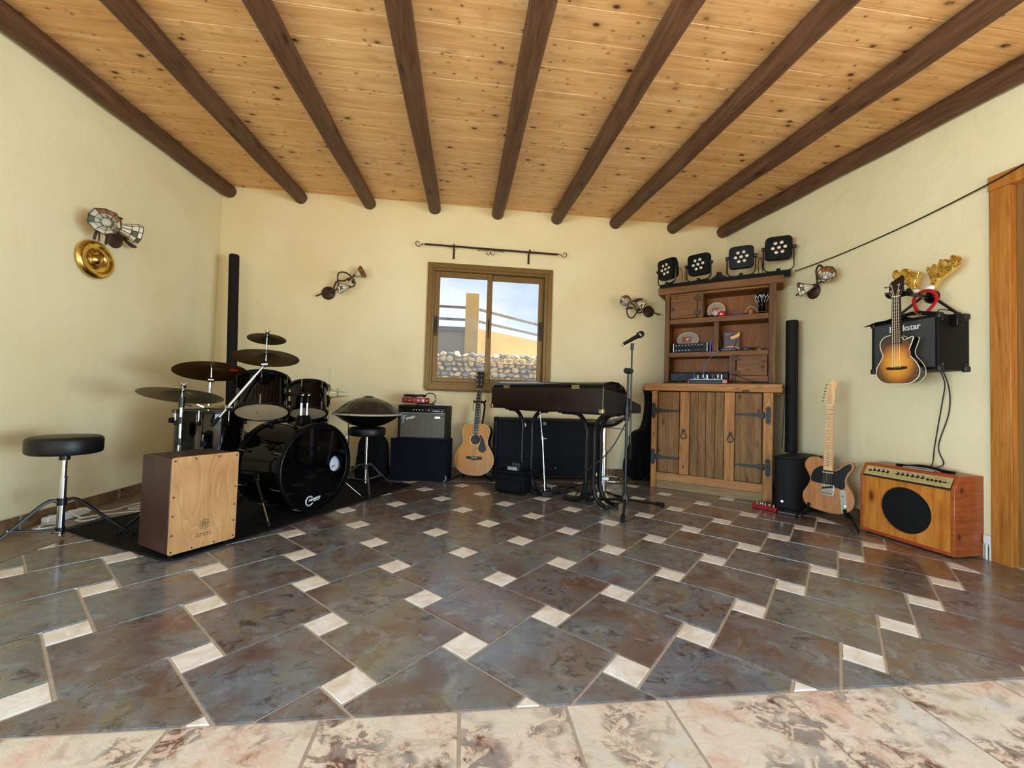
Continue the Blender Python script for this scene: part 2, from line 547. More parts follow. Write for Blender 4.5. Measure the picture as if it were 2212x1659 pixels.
# walls
mb = MB().box(XL-0.22, XL, YF, YB+0.25, -0.1, 3.0)
wall_left = struct('wall_left', mb, 'plaster')
WX0, WX1, WZ0, WZ1 = -0.37, 0.87, 0.92, 2.16    # window hole
mb = MB()
mb.box(XL, WX0, YB, YB+0.25, -0.1, 3.0); mb.box(WX1, XR, YB, YB+0.25, -0.1, 3.0)
mb.box(WX0, WX1, YB, YB+0.25, -0.1, WZ0); mb.box(WX0, WX1, YB, YB+0.25, WZ1, 3.0)
wall_back = struct('wall_back', mb, 'plaster')
mb = MB()
mb.box(XR, XR+0.22, 1.93, YB+0.25, -0.1, 3.0); mb.box(XR, XR+0.22, 1.93-1.04, 1.93, 2.11, 3.0)
mb.box(XR, XR+0.22, YF, 0.89, -0.1, 3.0)
wall_right = struct('wall_right', mb, 'plaster')

# ceiling: roof slab with plank and log children
mb = MB()
YR = -0.4                        # unseen roof overhang, lengthened to keep high sky off the upper walls
mb.prism([(YR, ceil_z(YR)+0.03), (YB+0.25, ceil_z(YB+0.25)+0.03), (YB+0.25, ceil_z(YB+0.25)+0.25), (YR, ceil_z(YR)+0.25)], XL-0.22, XR+0.22, 'x')
ceiling = struct('ceiling', mb, 'pine')
pw = 0.2
tilt = Matrix.Rotation(math.atan(CS), 4, 'X')
t = MB()
W2 = (XR-XL)/2
t.prism([(-pw/2+0.0008, 0.0), (-pw/2+0.0008, 0.018), (pw/2-0.0008, 0.018), (pw/2-0.0008, 0.0), (pw/2-0.0035, -0.003), (-pw/2+0.0035, -0.003)], -W2, W2, 'x')
pm = mesh_from(t, 'plank', 'pine', smooth=False)
t = MB(); t.prism([(-0.040, 0.0), (-0.040, 0.018), (0.041, 0.018), (0.041, 0.0), (0.041, -0.003), (-0.037, -0.003)], -W2, W2, 'x')
inst('plank', mesh_from(t, 'plank', 'pine', smooth=False), ceiling, ((XL+XR)/2, 4.308, ceil_z(4.308)+0.004), 0, tilt)
y = 4.267-pw/2
while y > YR:
    inst('plank', pm, ceiling, ((XL+XR)/2, y, ceil_z(y)+0.004), 0, tilt)
    y -= pw
BR = 0.064
for i, bx in enumerate([-2.375, -1.705, -1.03, -0.365, 0.302, 0.950, 1.609, 2.276, 2.872]):
    ln = YB-YR
    k = 30
    pts = []; rs = []
    for j in range(k+1):
        yy = YR+ln*j/k
        pts.append((bx+0.003*math.sin(j*0.4+i), yy, ceil_z(yy)-BR+0.010+0.003*math.sin(j*1.1+2*i)))
        rs.append(BR*(1+0.012*math.sin(j*0.5+i*1.7)))
    o = obj('ceiling_beam', MB().tube(pts, rs, 20), 'beam_wood', ceiling)

# baseboards made of single tiles
def baseboard(name, p0, p1, nx):
    p0 = Vector(p0); p1 = Vector(p1); L = (p1-p0).length; d = (p1-p0)/L
    T = frame((p0.x, p0.y, 0), (d.x, d.y, 0), (0, 0, 1))
    root = struct(name, MB(T).box(0, L, 0.0, 0.006, 0, 0.078), 'grout')
    x_ = 0.0
    while x_ < L-0.02:
        x1 = min(x_+0.335, L)
        t_ = MB(T); t_.box(x_+0.004, x1-0.004, -0.004, 0.0065, 0.001, 0.075)
        obj('skirting_tile', t_, 'baseboard_tile', root, bev=0.0015)
        x_ = x1
    return root
baseboard('baseboard_left', (XL+0.007, YF, 0), (XL+0.007, YB, 0), 0)
baseboard('baseboard_back', (XL, YB-0.007, 0), (XR, YB-0.007, 0), 0)
baseboard('baseboard_right', (XR-0.007, YB, 0), (XR-0.007, 1.97, 0), 0)

# window: bronze aluminium slider
win = struct('window_1', MB(), 'bronze_alu')
def ring(mb_, x0, x1, z0, z1, t_, y0, y1, tz=None, tb=None):
    tz = tz or t_; tb = tb or t_
    mb_.box(x0, x0+t_, y0, y1, z0, z1); mb_.box(x1-t_, x1, y0, y1, z0, z1)
    mb_.box(x0+t_, x1-t_, y0, y1, z1-tz, z1); mb_.box(x0+t_, x1-t_, y0, y1, z0, z0+tb)
def mitre(mb_, x0, x1, z0, z1, t_, y0, y1):
    o_ = [(x0, z0), (x1, z0), (x1, z1), (x0, z1)]; i_ = [(x0+t_, z0+t_), (x1-t_, z0+t_), (x1-t_, z1-t_), (x0+t_, z1-t_)]
    for k in range(4):
        k2 = (k+1) % 4
        mb_.prism([o_[k], o_[k2], i_[k2], i_[k]], y1, y0, 'y')
t = MB(); mitre(t, -0.408, 0.918, 0.882, 2.205, 0.052, YB-0.022, YB)
obj('casing', t, 'bronze_alu', win, bev=0.002)
t = MB(); ring(t, WX0, WX1, WZ0, WZ1, 0.036, YB-0.012, YB+0.07)
t.box(WX0+0.05, WX1-0.05, YB+0.036, YB+0.040, WZ0+0.036, WZ0+0.05)
obj('frame', t, 'bronze_alu', win, bev=0.002)
def sash(x0, x1, y0):
    t_ = MB(); ring(t_, x0, x1, WZ0+0.038, WZ1-0.038, 0.052, y0, y0+0.028, 0.058, 0.050)
    s_ = obj('sash', t_, 'bronze_alu', win, bev=0.002)
    obj('pane', MB().box(x0+0.05, x1-0.05, y0+0.012, y0+0.016, WZ0+0.09, WZ1-0.095), 'window_glass', s_, smooth=False)
    return s_
s1 = sash(WX0+0.038, 0.268, YB+0.006)
s2 = sash(0.222, WX1-0.038, YB+0.038)
for s_, hx, hy, w_ in ((s1, WX0+0.060, YB+0.006, 0.030), (s2, WX1-0.064, YB+0.038, 0.030), (s1, 0.243, YB+0.006, 0.012)):
    t = MB(); t.box(hx-w_/2, hx+w_/2, hy-0.014, hy, 1.44, 1.64)
    t.box(hx-w_/4, hx+w_/4, hy-0.02, hy-0.012, 1.48, 1.60)
    obj('latch', t, 'black_plastic', s_, bev=0.004)
t = MB(); t.box(-0.39, 0.905, YB-0.03, YB+0.0, 0.862, 0.884)
obj('sill_strip', t, 'bronze_dark', win, bev=0.002)

# door on the right wall
door = struct('door_1', MB(), 'door_wood')
t = MB(); t.box(XR-0.022, XR+0.14, 1.875, 1.965, 0.0, 2.06); obj('jamb', t, 'door_wood', door, bev=0.003)
t = MB(); t.box(XR-0.022, XR+0.14, 0.87, 0.96, 0.0, 2.06); obj('jamb', t, 'door_wood', door, bev=0.003)
t = MB(); t.box(XR-0.026, XR+0.14, 0.87, 1.968, 2.06, 2.142); obj('head_board', t, 'door_wood', door, bev=0.003)
t = MB(); t.box(XR+0.02, XR+0.06, 0.96, 1.875, 0.005, 2.06); lf = obj('leaf', t, 'door_inner', door, bev=0.003)
for i in range(3):
    t = MB(); t.box(XR+0.008, XR+0.022, 1.02, 1.81, 0.12+0.64*i, 0.12+0.64*i+0.56); obj('panel', t, 'door_inner', lf, bev=0.006)

# ------------------------------------------------------------------ outside
ground = struct('ground', MB().box(-30, 30, -30, 30, -0.6, -0.13), 'concrete')
terrace = struct('terrace', MB().box(-6, 6, -5, YF-0.3, -0.13, -0.012), 'concrete')
yard = struct('yard_wall', MB(), 'yard_grey')
t = MB(); t.box(-3.2, 0.0, 8.0, 8.2, -0.1, 2.06); obj('wall_panel', t, 'yard_grey', yard)
t = MB(); t.box(-3.2, 0.0, 7.97, 8.22, 2.06, 2.145); obj('coping', t, 'rail_paint', yard)
t = MB(); t.box(-0.01, 0.25, 7.95, 8.23, -0.1, 2.81); obj('pillar', t, 'yard_yellow', yard, bev=0.01)
Ty = frame((0.25, 8.08, 0), (1.35, 1.28, 0), (0, 0, 1))
t = MB(Ty); t.box(0.0, 5.0, 0, 0.2, -0.1, 2.145); obj('wall_panel', t, 'yard_yellow', yard)
for zz in (2.545, 2.305):
    t = MB(); t.box(-3.2, 0.0, 8.05, 8.09, zz-0.022, zz+0.022); obj('rail', t, 'rail_paint', yard)
    t = MB(Ty); t.box(0.0, 5.0, 0.05, 0.09, zz-0.022, zz+0.022); obj('rail', t, 'rail_paint', yard)
stonewall = struct('stone_wall', MB().box(-2.2, 3.4, 7.12, 7.5, -0.1, 1.40), 'earth_joint')
protos = []
for k in range(7):
    bmn = bmesh.new()
    bmesh.ops.create_icosphere(bmn, subdivisions=1, radius=1.0)
    for v_ in bmn.verts:
        v_.co *= 0.6+0.7*random.random()
    me = bpy.data.meshes.new('stone'); bmn.to_mesh(me); bmn.free()
    me.materials.append(M(('stone_a', 'stone_b', 'stone_c')[k % 3]))
    protos.append(me)
row = 0; z = 0.86
while z < 1.58:
    x = -1.3+random.random()*0.1
    while x < 2.2:
        wd = 0.07+0.08*random.random(); hh = 0.05+0.03*random.random()
        top = 1.54-0.02*x
        if z < top+0.05*random.random():
            o = inst('stone', protos[random.randrange(7)], stonewall, (x+wd/2, 7.12+0.03*random.random(), z+0.02*random.random()), 0, Matrix.Rotation(random.uniform(-0.4, 0.4), 4, 'Y') @ Matrix.Diagonal((wd*0.62, 0.09, hh*0.72, 1)))
        x += wd
    z += 0.082; row += 1

# ================================================================== objects: materials
plain('chrome', rgb(205, 205, 208), 0.16, 1.0, var=0.03)
plain('steel', rgb(150, 150, 152), 0.3, 1.0, var=0.05)
plain('black_metal', rgb(12, 12, 13), 0.32, 0.0, 0.4)
plain('gloss_black', rgb(3, 3, 4), 0.05, 0, 0.22)
plain('satin_black', rgb(7, 7, 8), 0.35, 0, 0.18)
plain('rubber', rgb(18, 18, 20), 0.8, spec=0.2)
plain('leatherette', rgb(13, 13, 14), 0.42, spec=0.35, var=0.2, vs=80)
plain('black_cloth', rgb(20, 21, 28), 0.95, spec=0.1, var=0.2, vs=120)
plain('black_nylon', rgb(8, 8, 10), 0.8, spec=0.15, var=0.3, vs=60)
plain('tolex', rgb(12, 12, 13), 0.6, spec=0.25, var=0.3, vs=260)
plain('tolex_blue', rgb(14, 16, 21), 0.75, spec=0.2, var=0.2, vs=160)
plain('brass', rgb(222, 188, 104), 0.16, 1.0, var=0.08)
plain('gold_foil', rgb(224, 178, 70), 0.16, 1.0, var=0.1, vs=30)
plain('white_plastic', rgb(226, 224, 216), 0.5, var=0.04)
plain('cream_head', rgb(196, 172, 136), 0.45, var=0.1, vs=8)
plain('red_paint', rgb(140, 16, 22), 0.3)
plain('red_felt', rgb(178, 18, 30), 0.9)
plain('iron_brown', rgb(66, 46, 36), 0.55, 0.3)
plain('wrought_iron', rgb(52, 24, 30), 0.55, 0.3)
plain('forged_black', rgb(44, 46, 48), 0.55, 0.4, var=0.2, vs=60)
plain('cable_black', rgb(16, 14, 18), 0.6)
plain('cable_white', rgb(206, 204, 190), 0.6)
plain('cable_blue', rgb(60, 110, 150), 0.5)
plain('print_white', rgb(235, 238, 240), 0.5, var=0.02)
plain('print_red', rgb(196, 20, 24), 0.5)
plain('print_black', rgb(30, 20, 16), 0.6)
plain('paper_white', rgb(206, 212, 222), 0.8, var=0.05)
plain('glass_white', rgb(232, 226, 206), 0.25, var=0.06, vs=30)
plain('glass_amber', rgb(150, 98, 44), 0.25, var=0.3, vs=60)
plain('glass_green', rgb(92, 104, 84), 0.25, var=0.2, vs=40)
plain('rope', rgb(168, 156, 134), 0.9, var=0.15, vs=200)
plain('grille_black', rgb(13, 13, 14), 0.7, spec=0.25, var=0.4, vs=300)
plain('mirror_lens', rgb(236, 232, 220), 0.12, 0.6, 0.8, var=0.05)
plain('cap_metal', rgb(184, 168, 122), 0.35, 1.0)

# cymbal bronze with turning rings
def cymbal_mat(name, a, b_, r_):
    m_, n, b = nodes(name)
    v = coords(n)
    ws = add(n, 'ShaderNodeTexWave', Scale=26, Distortion=1.2, Detail=2)
    ws.wave_type = 'RINGS'; ws.rings_direction = 'Z'
    n.links.new(v, ws.inputs['Vector'])
    n.links.new(ramp(n, ws.outputs['Fac'], [(0.2, a), (0.8, b_)]), b.inputs['Base Color'])
    bump(n, b, ws.outputs['Fac'], 0.12, 0.001)
    setp(b, r_, 0.9)
cymbal_mat('cymbal_brown', rgb(112, 78, 40), rgb(136, 96, 50), 0.38)
cymbal_mat('cymbal_dark', rgb(86, 76, 52), rgb(112, 100, 70), 0.34)
cymbal_mat('cymbal_pale', rgb(170, 160, 126), rgb(188, 178, 142), 0.3)

# rubbery rug with fine diagonal ribs
m_, n, b = nodes('rug')
v = coords(n)
ws = add(n, 'ShaderNodeTexWave', Scale=34, Distortion=0.2); ws.bands_direction = 'DIAGONAL'
n.links.new(v, ws.inputs['Vector'])
n.links.new(ramp(n, ws.outputs['Fac'], [(0.2, rgb(10, 10, 11)), (0.8, rgb(22, 22, 24))]), b.inputs['Base Color'])
bump(n, b, ws.outputs['Fac'], 0.6, 0.003); setp(b, 0.8, 0, 0.2)

# cajon: birch front with wide flame figure, dark stained body
m_, n, b = nodes('cajon_front')
v = coords(n, (1.0, 1.0, 0.30))
f = noise(n, v, 5.5, 2, 0.4, 1.6)
w1 = n.nodes.new('ShaderNodeMath'); w1.operation = 'MULTIPLY'; w1.inputs[1].default_value = 9.0
n.links.new(f, w1.inputs[0])
w2 = n.nodes.new('ShaderNodeMath'); w2.operation = 'FRACT'; n.links.new(w1.outputs[0], w2.inputs[0])
c = ramp(n, w2.outputs[0], [(0.0, rgb(152, 100, 54)), (0.12, rgb(190, 142, 88)), (0.5, rgb(182, 130, 76)), (0.9, rgb(176, 122, 70)), (1.0, rgb(160, 108, 60))])
c = mix(n, 0.4, c, ramp(n, noise(n, coords(n, (2, 1, 1)), 4.0, 2), [(0.3, rgb(172, 118, 66)), (0.7, rgb(208, 164, 106))]))
n.links.new(c, b.inputs['Base Color']); setp(b, 0.42)
plain('cajon_body', rgb(54, 24, 16), 0.45, var=0.15, vs=12)

# tweed speaker cloth
def cloth_mat(name, a, b_, sc):
    m_, n, b = nodes(name)
    v = coords(n)
    f = noise(n, v, sc, 2, 0.7)
    wv = add(n, 'ShaderNodeTexChecker', Scale=sc*1.6)
    n.links.new(v, wv.inputs['Vector'])
    c = mix(n, 0.35, ramp(n, f, [(0.35, a), (0.65, b_)]), mix(n, wv.outputs['Fac'], a, b_))
    n.links.new(c, b.inputs['Base Color']); bump(n, b, f, 0.4, 0.001); setp(b, 0.9, 0, 0.2)
cloth_mat('grille_silver', rgb(66, 66, 62), rgb(122, 120, 108), 240)
cloth_mat('grille_grey', rgb(48, 50, 52), rgb(84, 84, 82), 260)

def V3(*a): return Vector(a)

# ================================================================== drum corner
# --- rug
rug_c = [(-1.335, 2.115), (-0.425, 3.80), (-1.30, 4.27), (-2.21, 2.62)]
def round_corners(poly, r, k=5):
    out = []
    for i in range(len(poly)):
        p0, p1, p2 = Vector(poly[i-1]), Vector(poly[i]), Vector(poly[(i+1) % len(poly)])
        a = p1+(p0-p1).normalized()*r; b_ = p1+(p2-p1).normalized()*r
        for j in range(k+1):
            t_ = j/k
            q = a*(1-t_)**2+p1*2*t_*(1-t_)+b_*t_*t_
            out.append((q.x, q.y))
    return out
rp_ = round_corners(rug_c, 0.07)
rug = obj('rug', MB().prism(rp_, 0.0, 0.006, 'z', inset=0.002), 'rug')
tag(rug, 'black ribbed rubber rug lying under the drum kit', 'rug')
obj('edging', MB().tube([(p[0], p[1], 0.005) for p in rp_], 0.0055, 6, closed=True), 'rubber', rug)
RZ = 0.0062

# --- round seats on tripods
def seat_lathe(r, h):
    e = 0.016
    return [(0.0, 0), (r-e, 0), (r-0.004, 0.006), (r, e), (r, h-e), (r-0.005, h-0.006), (r-e, h), (r*0.6, h+0.002), (0.0, h+0.003)]
def tripod(root, base, z0, ztop, rad, a0, mleg, mcol, footr=0.013, legs=3, angs=None, hub=0.17, rcol=0.013, zf=0.0):
    """column with a sliding collar, three braced legs with rubber feet"""
    bx, by = base
    obj('column', MB().cyl((bx, by, z0), (bx, by, ztop), rcol), mcol, root)
    obj('collar', MB().cyl((bx, by, hub-0.018), (bx, by, hub+0.018), rcol+0.008), mleg, root)
    obj('lower_collar', MB().cyl((bx, by, z0+0.012), (bx, by, z0+0.042), rcol+0.007), mleg, root)
    for k in range(legs):
        a = math.radians(angs[k] if angs else a0+120*k)
        d = V3(math.cos(a), math.sin(a), 0)
        c0 = V3(bx, by, hub); ft = V3(bx, by, zf+0.014)+d*rad
        kn = c0+d*(rcol+0.042)+V3(0, 0, 0.004)
        t_ = MB(); t_.tube(smooth_pts([c0+d*rcol, kn, kn.lerp(ft, 0.45), ft], 4), 0.0085, 6)
        lg = obj('leg', t_, mleg, root)
        obj('rubber_foot', MB().ball(ft-V3(0, 0, 0.001), footr, 10), 'rubber', lg)
        q = kn.lerp(ft, 0.52)
        obj('brace', MB().tube([V3(bx, by, z0+0.027)+d*rcol, q], 0.006, 6), mleg, root)
        obj('rivet', MB().ball(q+d*0.004, 0.0065, 8), 'chrome', root)

t1 = thing('drum_stool', 'black round padded drum stool with chrome post standing alone by the left wall', 'stool', (-1.995, 2.352, 0))
obj('seat', MB(Matrix.Translation((-1.995, 2.352, 0.467))).lathe(seat_lathe(0.141, 0.088), 40), 'leatherette', t1)
obj('seat_clamp', MB().cyl((-1.995, 2.352, 0.435), (-1.995, 2.352, 0.468), 0.021), 'black_metal', t1)
tripod(t1, (-1.995, 2.352), 0.055, 0.45, 0.27, 0, 'black_metal', 'chrome', angs=[32, -128, 128], hub=0.225, rcol=0.0115)
obj('sleeve', MB().cyl((-1.995, 2.352, 0.09), (-1.995, 2.352, 0.345), 0.0150), 'chrome', t1)
obj('locking_pin', MB().tube([(-1.985, 2.345, 0.345), (-1.965, 2.34, 0.352)], 0.0025, 6), 'black_metal', t1)
obj('wing_nut', MB().cbox((-1.995, 2.33, 0.075), (0.045, 0.008, 0.012)), 'chrome', t1, bev=0.003)

# --- cajon
TC = frame((-1.355, 2.135, 0), (0.55, 0.835, 0), (0, 0, 1))
cj = thing('cajon', 'dark brown box drum with a pale birch front plate', 'drum', (-1.355, 2.135, RZ), TC @ Matrix.Translation((0, 0, RZ)))
t = MB(TC); t.box(0, 0.306, 0.006, 0.287, 0.022, 0.478); obj('body', t, 'cajon_body', cj, bev=0.008)
t = MB(TC); t.prism(round_corners([(0.001, 0.022), (0.305, 0.022), (0.305, 0.484), (0.001, 0.484)], 0.014), 0.006, 0.0, 'y', inset=0.001)
obj('front_plate', t, 'cajon_front', cj, smooth=False)
for u_, v_ in [(0.013, 0.466), (0.10, 0.469), (0.205, 0.469), (0.292, 0.466), (0.013, 0.295), (0.013, 0.205), (0.013, 0.115), (0.013, 0.037), (0.292, 0.30), (0.292, 0.205), (0.292, 0.12), (0.292, 0.04), (0.10, 0.034), (0.20, 0.034)]:
    obj('screw', MB(TC).lathe([(0.0045, -0.0005), (0.0045, 0.0012), (0.002, 0.0022), (0, 0.0022)], 10, Matrix.Translation((u_, 0, v_)) @ Matrix.Rotation(PI/2, 4, 'X')), 'print_black', cj)
for u_, v_ in ((0.03, 0.03), (0.276, 0.03), (0.03, 0.25), (0.276, 0.25)):
    obj('rubber_foot', MB(TC).cyl((u_, v_, RZ), (u_, v_, 0.024), 0.014), 'rubber', cj)
# the eight-armed swirl emblem and the maker's word
t = MB(TC)
for k in range(8):
    a = 2*PI*k/8+0.3
    pts = []
    for (r_, da) in ((0.0035, -0.9), (0.0085, -0.55), (0.0125, -0.12), (0.0165, 0.08), (0.0215, -0.02), (0.0245, -0.25), (0.0232, -0.48)):
        aa = a+da
        pts.append((0.151+r_*math.cos(aa), -0.0006, 0.137+r_*math.sin(aa)))
    t.tube(smooth_pts(pts, 3), 0.0010, 5)
obj('emblem', t, 'print_black', cj)
TX = TC @ Matrix(((1, 0, 0, 0.151), (0, 0, -1, -0.0006), (0, 1, 0, 0.0905), (0, 0, 0, 1)))
text('lettering', 'S A K A E', 0.0155, 'print_black', cj, TX, 0.0003)
t = MB(TC); t.box(0.114, 0.141, -0.001, 0.0, 0.0795, 0.0812); t.box(0.145, 0.188, -0.001, 0.0, 0.0795, 0.0812); obj('underline', t, 'print_black', cj, smooth=False)

# --- drums
def drum(root, T, r, d, lugs, top, bot, hoop='satin_black', shell='gloss_black', hw=0.020, lug0=0.0, hole=None):
    """T: local z runs from the lower head (0) to the upper head (d)"""
    t_ = MB(T); t_.lathe([(r, 0.012), (r, d-0.012)], 56, cap=False); t_.lathe([(r-0.008, d-0.012), (r-0.008, 0.012)], 56, cap=False)
    obj('shell', t_, shell, root)
    for z_ in (0.0, d):
        sg = 1 if z_ > 0 else -1
        c_ = z_-sg*0.004
        t_ = MB(T)
        prof = [(r-0.004, c_-sg*hw*0.5), (r+0.013, c_-sg*hw*0.5), (r+0.0145, c_), (r+0.013, c_+sg*hw*0.5), (r+0.002, c_+sg*hw*0.5), (r-0.001, c_+sg*0.002), (r-0.004, c_-sg*hw*0.5)]
        t_.lathe(prof if sg > 0 else list(reversed(prof)), 56, cap=False)
        obj('hoop', t_, hoop, root)
    def head(z_, mat, hl=None):
        t_ = MB(T); R_ = r+0.001; n_ = 56
        if hl:
            hx, hy, hr = hl
            vs = [(hx+hr*math.cos(2*PI*i/n_), hy+hr*math.sin(2*PI*i/n_), z_) for i in range(n_)]
            vs += [(R_*math.cos(2*PI*i/n_), R_*math.sin(2*PI*i/n_), z_) for i in range(n_)]
            vs += [(hx+hr*math.cos(2*PI*i/n_), hy+hr*math.sin(2*PI*i/n_), z_-0.004) for i in range(n_)]
            fs = [(i, i+n_, (i+1) % n_+n_, (i+1) % n_) for i in range(n_)]+[(i, (i+1) % n_, (i+1) % n_+2*n_, i+2*n_) for i in range(n_)]
            t_.add(vs, fs)
        else:
            t_.lathe([(R_, z_-0.0015), (R_, z_+0.0015), (0, z_+0.0015)], n_)
        obj('drum_head', t_, mat, root)
    head(d-0.001, top, hole); head(0.001, bot)
    for k in range(lugs):
        a = lug0+2*PI*k/lugs
        L = Matrix.Rotation(a, 4, 'Z')
        for (z0, z1) in ((0.0, min(0.075, d*0.36)), (d-min(0.075, d*0.36), d)):
            t_ = MB(T @ L)
            zc = z1 if z0 == 0 else z0
            lo, hi = (z0-0.006, z1) if z0 == 0 else (z0, z1+0.006)
            t_.cyl((r+0.014, 0, lo), (r+0.014, 0, hi), 0.0032, n_=6)
            obj('tension_rod', t_, 'chrome', root)
            t_ = MB(T @ L); t_.cbox((r+0.009, 0, zc), (0.022, 0.014, 0.03))
            obj('lug', t_, 'satin_black', root, bev=0.004)

NB = V3(0.87, -0.49, 0).normalized(); TB = V3(0.49, 0.87, 0).normalized()
CB = V3(-0.965, 2.925, 0.315)
# local x = TB (to the right on the head), local y = up, local z = out of the front
TBD = Matrix(((TB.x, 0, NB.x, CB.x-NB.x*0.39), (TB.y, 0, NB.y, CB.y-NB.y*0.39), (TB.z, 1, NB.z, CB.z), (0, 0, 0, 1)))
bd = thing('bass_drum', 'large glossy black bass drum lying on its side, round white patch in its port hole', 'drum', (CB.x, CB.y, RZ))
drum(bd, TBD, 0.279, 0.39, 8, 'gloss_black', 'cream_head', hw=0.036, lug0=PI/8, hole=(0.169, -0.002, 0.055))
t = MB(TBD); t.lathe([(0.262, 0.3925), (0.268, 0.395), (0.274, 0.3925)], 56, cap=False); obj('head_ring', t, 'satin_black', bd)
# white pillow with print seen through the port
t = MB(TBD @ Matrix.Translation((0.17, -0.05, 0.32))); t.ball((0, 0, 0), 0.11, 16, sz=0.4)
pil = obj('damping_pillow', t, 'paper_white', bd)
text('print', 'B0', 0.03, 'print_black', bd, TBD @ Matrix.Translation((0.172, -0.028, 0.362)) @ Matrix.Rotation(0.35, 4, 'Z'), 0.0008)
t = MB(TBD @ Matrix.Translation((0.19, 0.0, 0.352)) @ Matrix.Rotation(-0.5, 4, 'Z')); t.cbox((0, 0, 0), (0.05, 0.012, 0.003)); obj('print_stripe', t, 'print_red', bd)
# head maker's logo: ring with an open C and slanted lettering
TL = TBD @ Matrix.Translation((-0.043, -0.222, 0.3905)) @ Matrix.Rotation(0.10, 4, 'Z')
t = MB(TL); t.tube([(0.033*math.cos(a), 0.033*math.sin(a), 0) for a in [math.radians(35+i*290/28) for i in range(29)]], 0.0009, 5); obj('logo_ring', t, 'print_white', bd)
t = MB(TL); t.tube([(0.027*math.cos(a), 0.027*math.sin(a), 0) for a in [math.radians(42+i*276/28) for i in range(29)]], 0.0024, 6, flat=1.0); obj('logo_ring', t, 'print_white', bd)
text('lettering', 'AQUARIAN', 0.019, 'print_white', bd, TL @ Matrix.Translation((-0.008, 0.004, 0.0005)), 0.0006, shear=0.25, align='LEFT', bold=0.0006, sx=0.95)
text('lettering', 'RESONATOR', 0.0085, 'print_white', bd, TL @ Matrix.Translation((0.030, -0.0095, 0.0005)), 0.0006, shear=0.25, align='LEFT', bold=0.0003)
# spurs
for sx, foot in ((-1, V3(-1.115, 2.615, 0)), (1, V3(-0.745, 3.31, 0))):
    a = V3(CB.x, CB.y, CB.z)-NB*0.20+TB*(0.272*sx)+V3(0, 0, -0.055)
    f = V3(foot.x, foot.y, RZ+0.012)
    mid = a.lerp(f, 0.55)
    s_ = obj('spur', MB().cyl(a, mid, 0.0085), 'black_metal', bd)
    obj('spur_tip', MB().cyl(mid, f, 0.0055), 'chrome', s_)
    obj('rubber_foot', MB().cyl(f+(mid-f).normalized()*0.02, f-V3(0, 0, 0.010), 0.010, 0.008), 'rubber', s_)
    t = MB(Matrix.Translation(a)); t.cbox((0, 0, 0), (0.035, 0.035, 0.07)); obj('bracket', t, 'satin_black', bd, bev=0.006)
    obj('wing_screw', MB().tube([a-NB*-0.02+TB*0.02*sx, a+NB*0.05+TB*0.02*sx], 0.004, 6), 'chrome', bd)
# tom mount on top of the shell
mb0 = V3(-1.10, 3.035, 0.60)
t = MB(rotz((mb0.x, mb0.y, mb0.z-0.012), math.atan2(TB.y, TB.x))); t.prism([(-0.045, -0.03), (0.045, -0.03), (0.045, 0.03), (-0.045, 0.03)], 0, 0.062, 'z', inset=0.008)
obj('mount_block', t, 'satin_black', bd, bev=0.005)
for k, sx in enumerate((-1, 1)):
    p = mb0+TB*(0.024*sx)
    obj('mount_post', MB().cyl((p.x, p.y, 0.63), (p.x, p.y, 0.765), 0.0095), 'chrome', bd)
    obj('post_collar', MB().cyl((p.x, p.y, 0.735), (p.x, p.y, 0.775), 0.0125), 'satin_black', bd)
    q = p+V3(0, 0, 0.785)*1; q.z = 0.79
    obj('ball_clamp', MB().ball((p.x, p.y, 0.79), 0.02, 12), 'satin_black', bd)
    obj('ball_clamp', MB().ball((p.x+0.012, p.y-0.014, 0.79), 0.010, 10), 'chrome', bd)
    tgt = V3(-1.22, 2.99, 0.80) if sx < 0 else V3(-1.13, 3.24, 0.80)
    obj('tom_arm', MB().cyl((p.x, p.y, 0.79), tgt, 0.0085), 'satin_black', bd)

def tilted(c, n_):
    n_ = Vector(n_).normalized()
    return Matrix.Translation(Vector(c)) @ n_.to_track_quat('Z', 'Y').to_matrix().to_4x4()
tm = thing('tom_drum', 'larger black tom drum with pale underside, hanging above the left of the bass drum', 'drum', (-1.345, 2.955, 0.665), group=None)
drum(tm, tilted((-1.341, 2.960, 0.668), (-0.18, 0.40, 1)), 0.155, 0.236, 6, 'cream_head', 'cream_head', lug0=-0.6)
t = MB(tilted((-1.341, 2.960, 0.668), (-0.18, 0.40, 1)))
for yy in (-0.006, 0.009): t.lathe([(0.004, -0.0018), (0.004, -0.001), (0, -0.001)], 10, Matrix.Translation((0.03, yy*1.4-0.01, 0)))
obj('print_dots', t, 'print_black', tm)
tm2 = thing('tom_drum', 'smaller black tom drum with pale underside, beside the hi-hat cymbals', 'drum', (-1.185, 3.33, 0.65))
drum(tm2, tilted((-1.178, 3.333, 0.648), (-0.15, 0.40, 1)), 0.128, 0.225, 6, 'cream_head', 'cream_head', lug0=-0.9)
t = MB(tilted((-1.178, 3.333, 0.648), (-0.15, 0.40, 1))); t.cbox((0.02, -0.129, 0.165), (0.055, 0.006, 0.02)); obj('badge', t, 'cap_metal', tm2, bev=0.006)
ft_ = thing('floor_tom', 'deep black floor tom standing on three legs behind the birch fronted box drum', 'drum', (-1.72, 3.07, RZ))
drum(ft_, Matrix.Translation((-1.72, 3.07, 0.27)), 0.196, 0.395, 8, 'satin_black', 'cream_head', lug0=0.2)
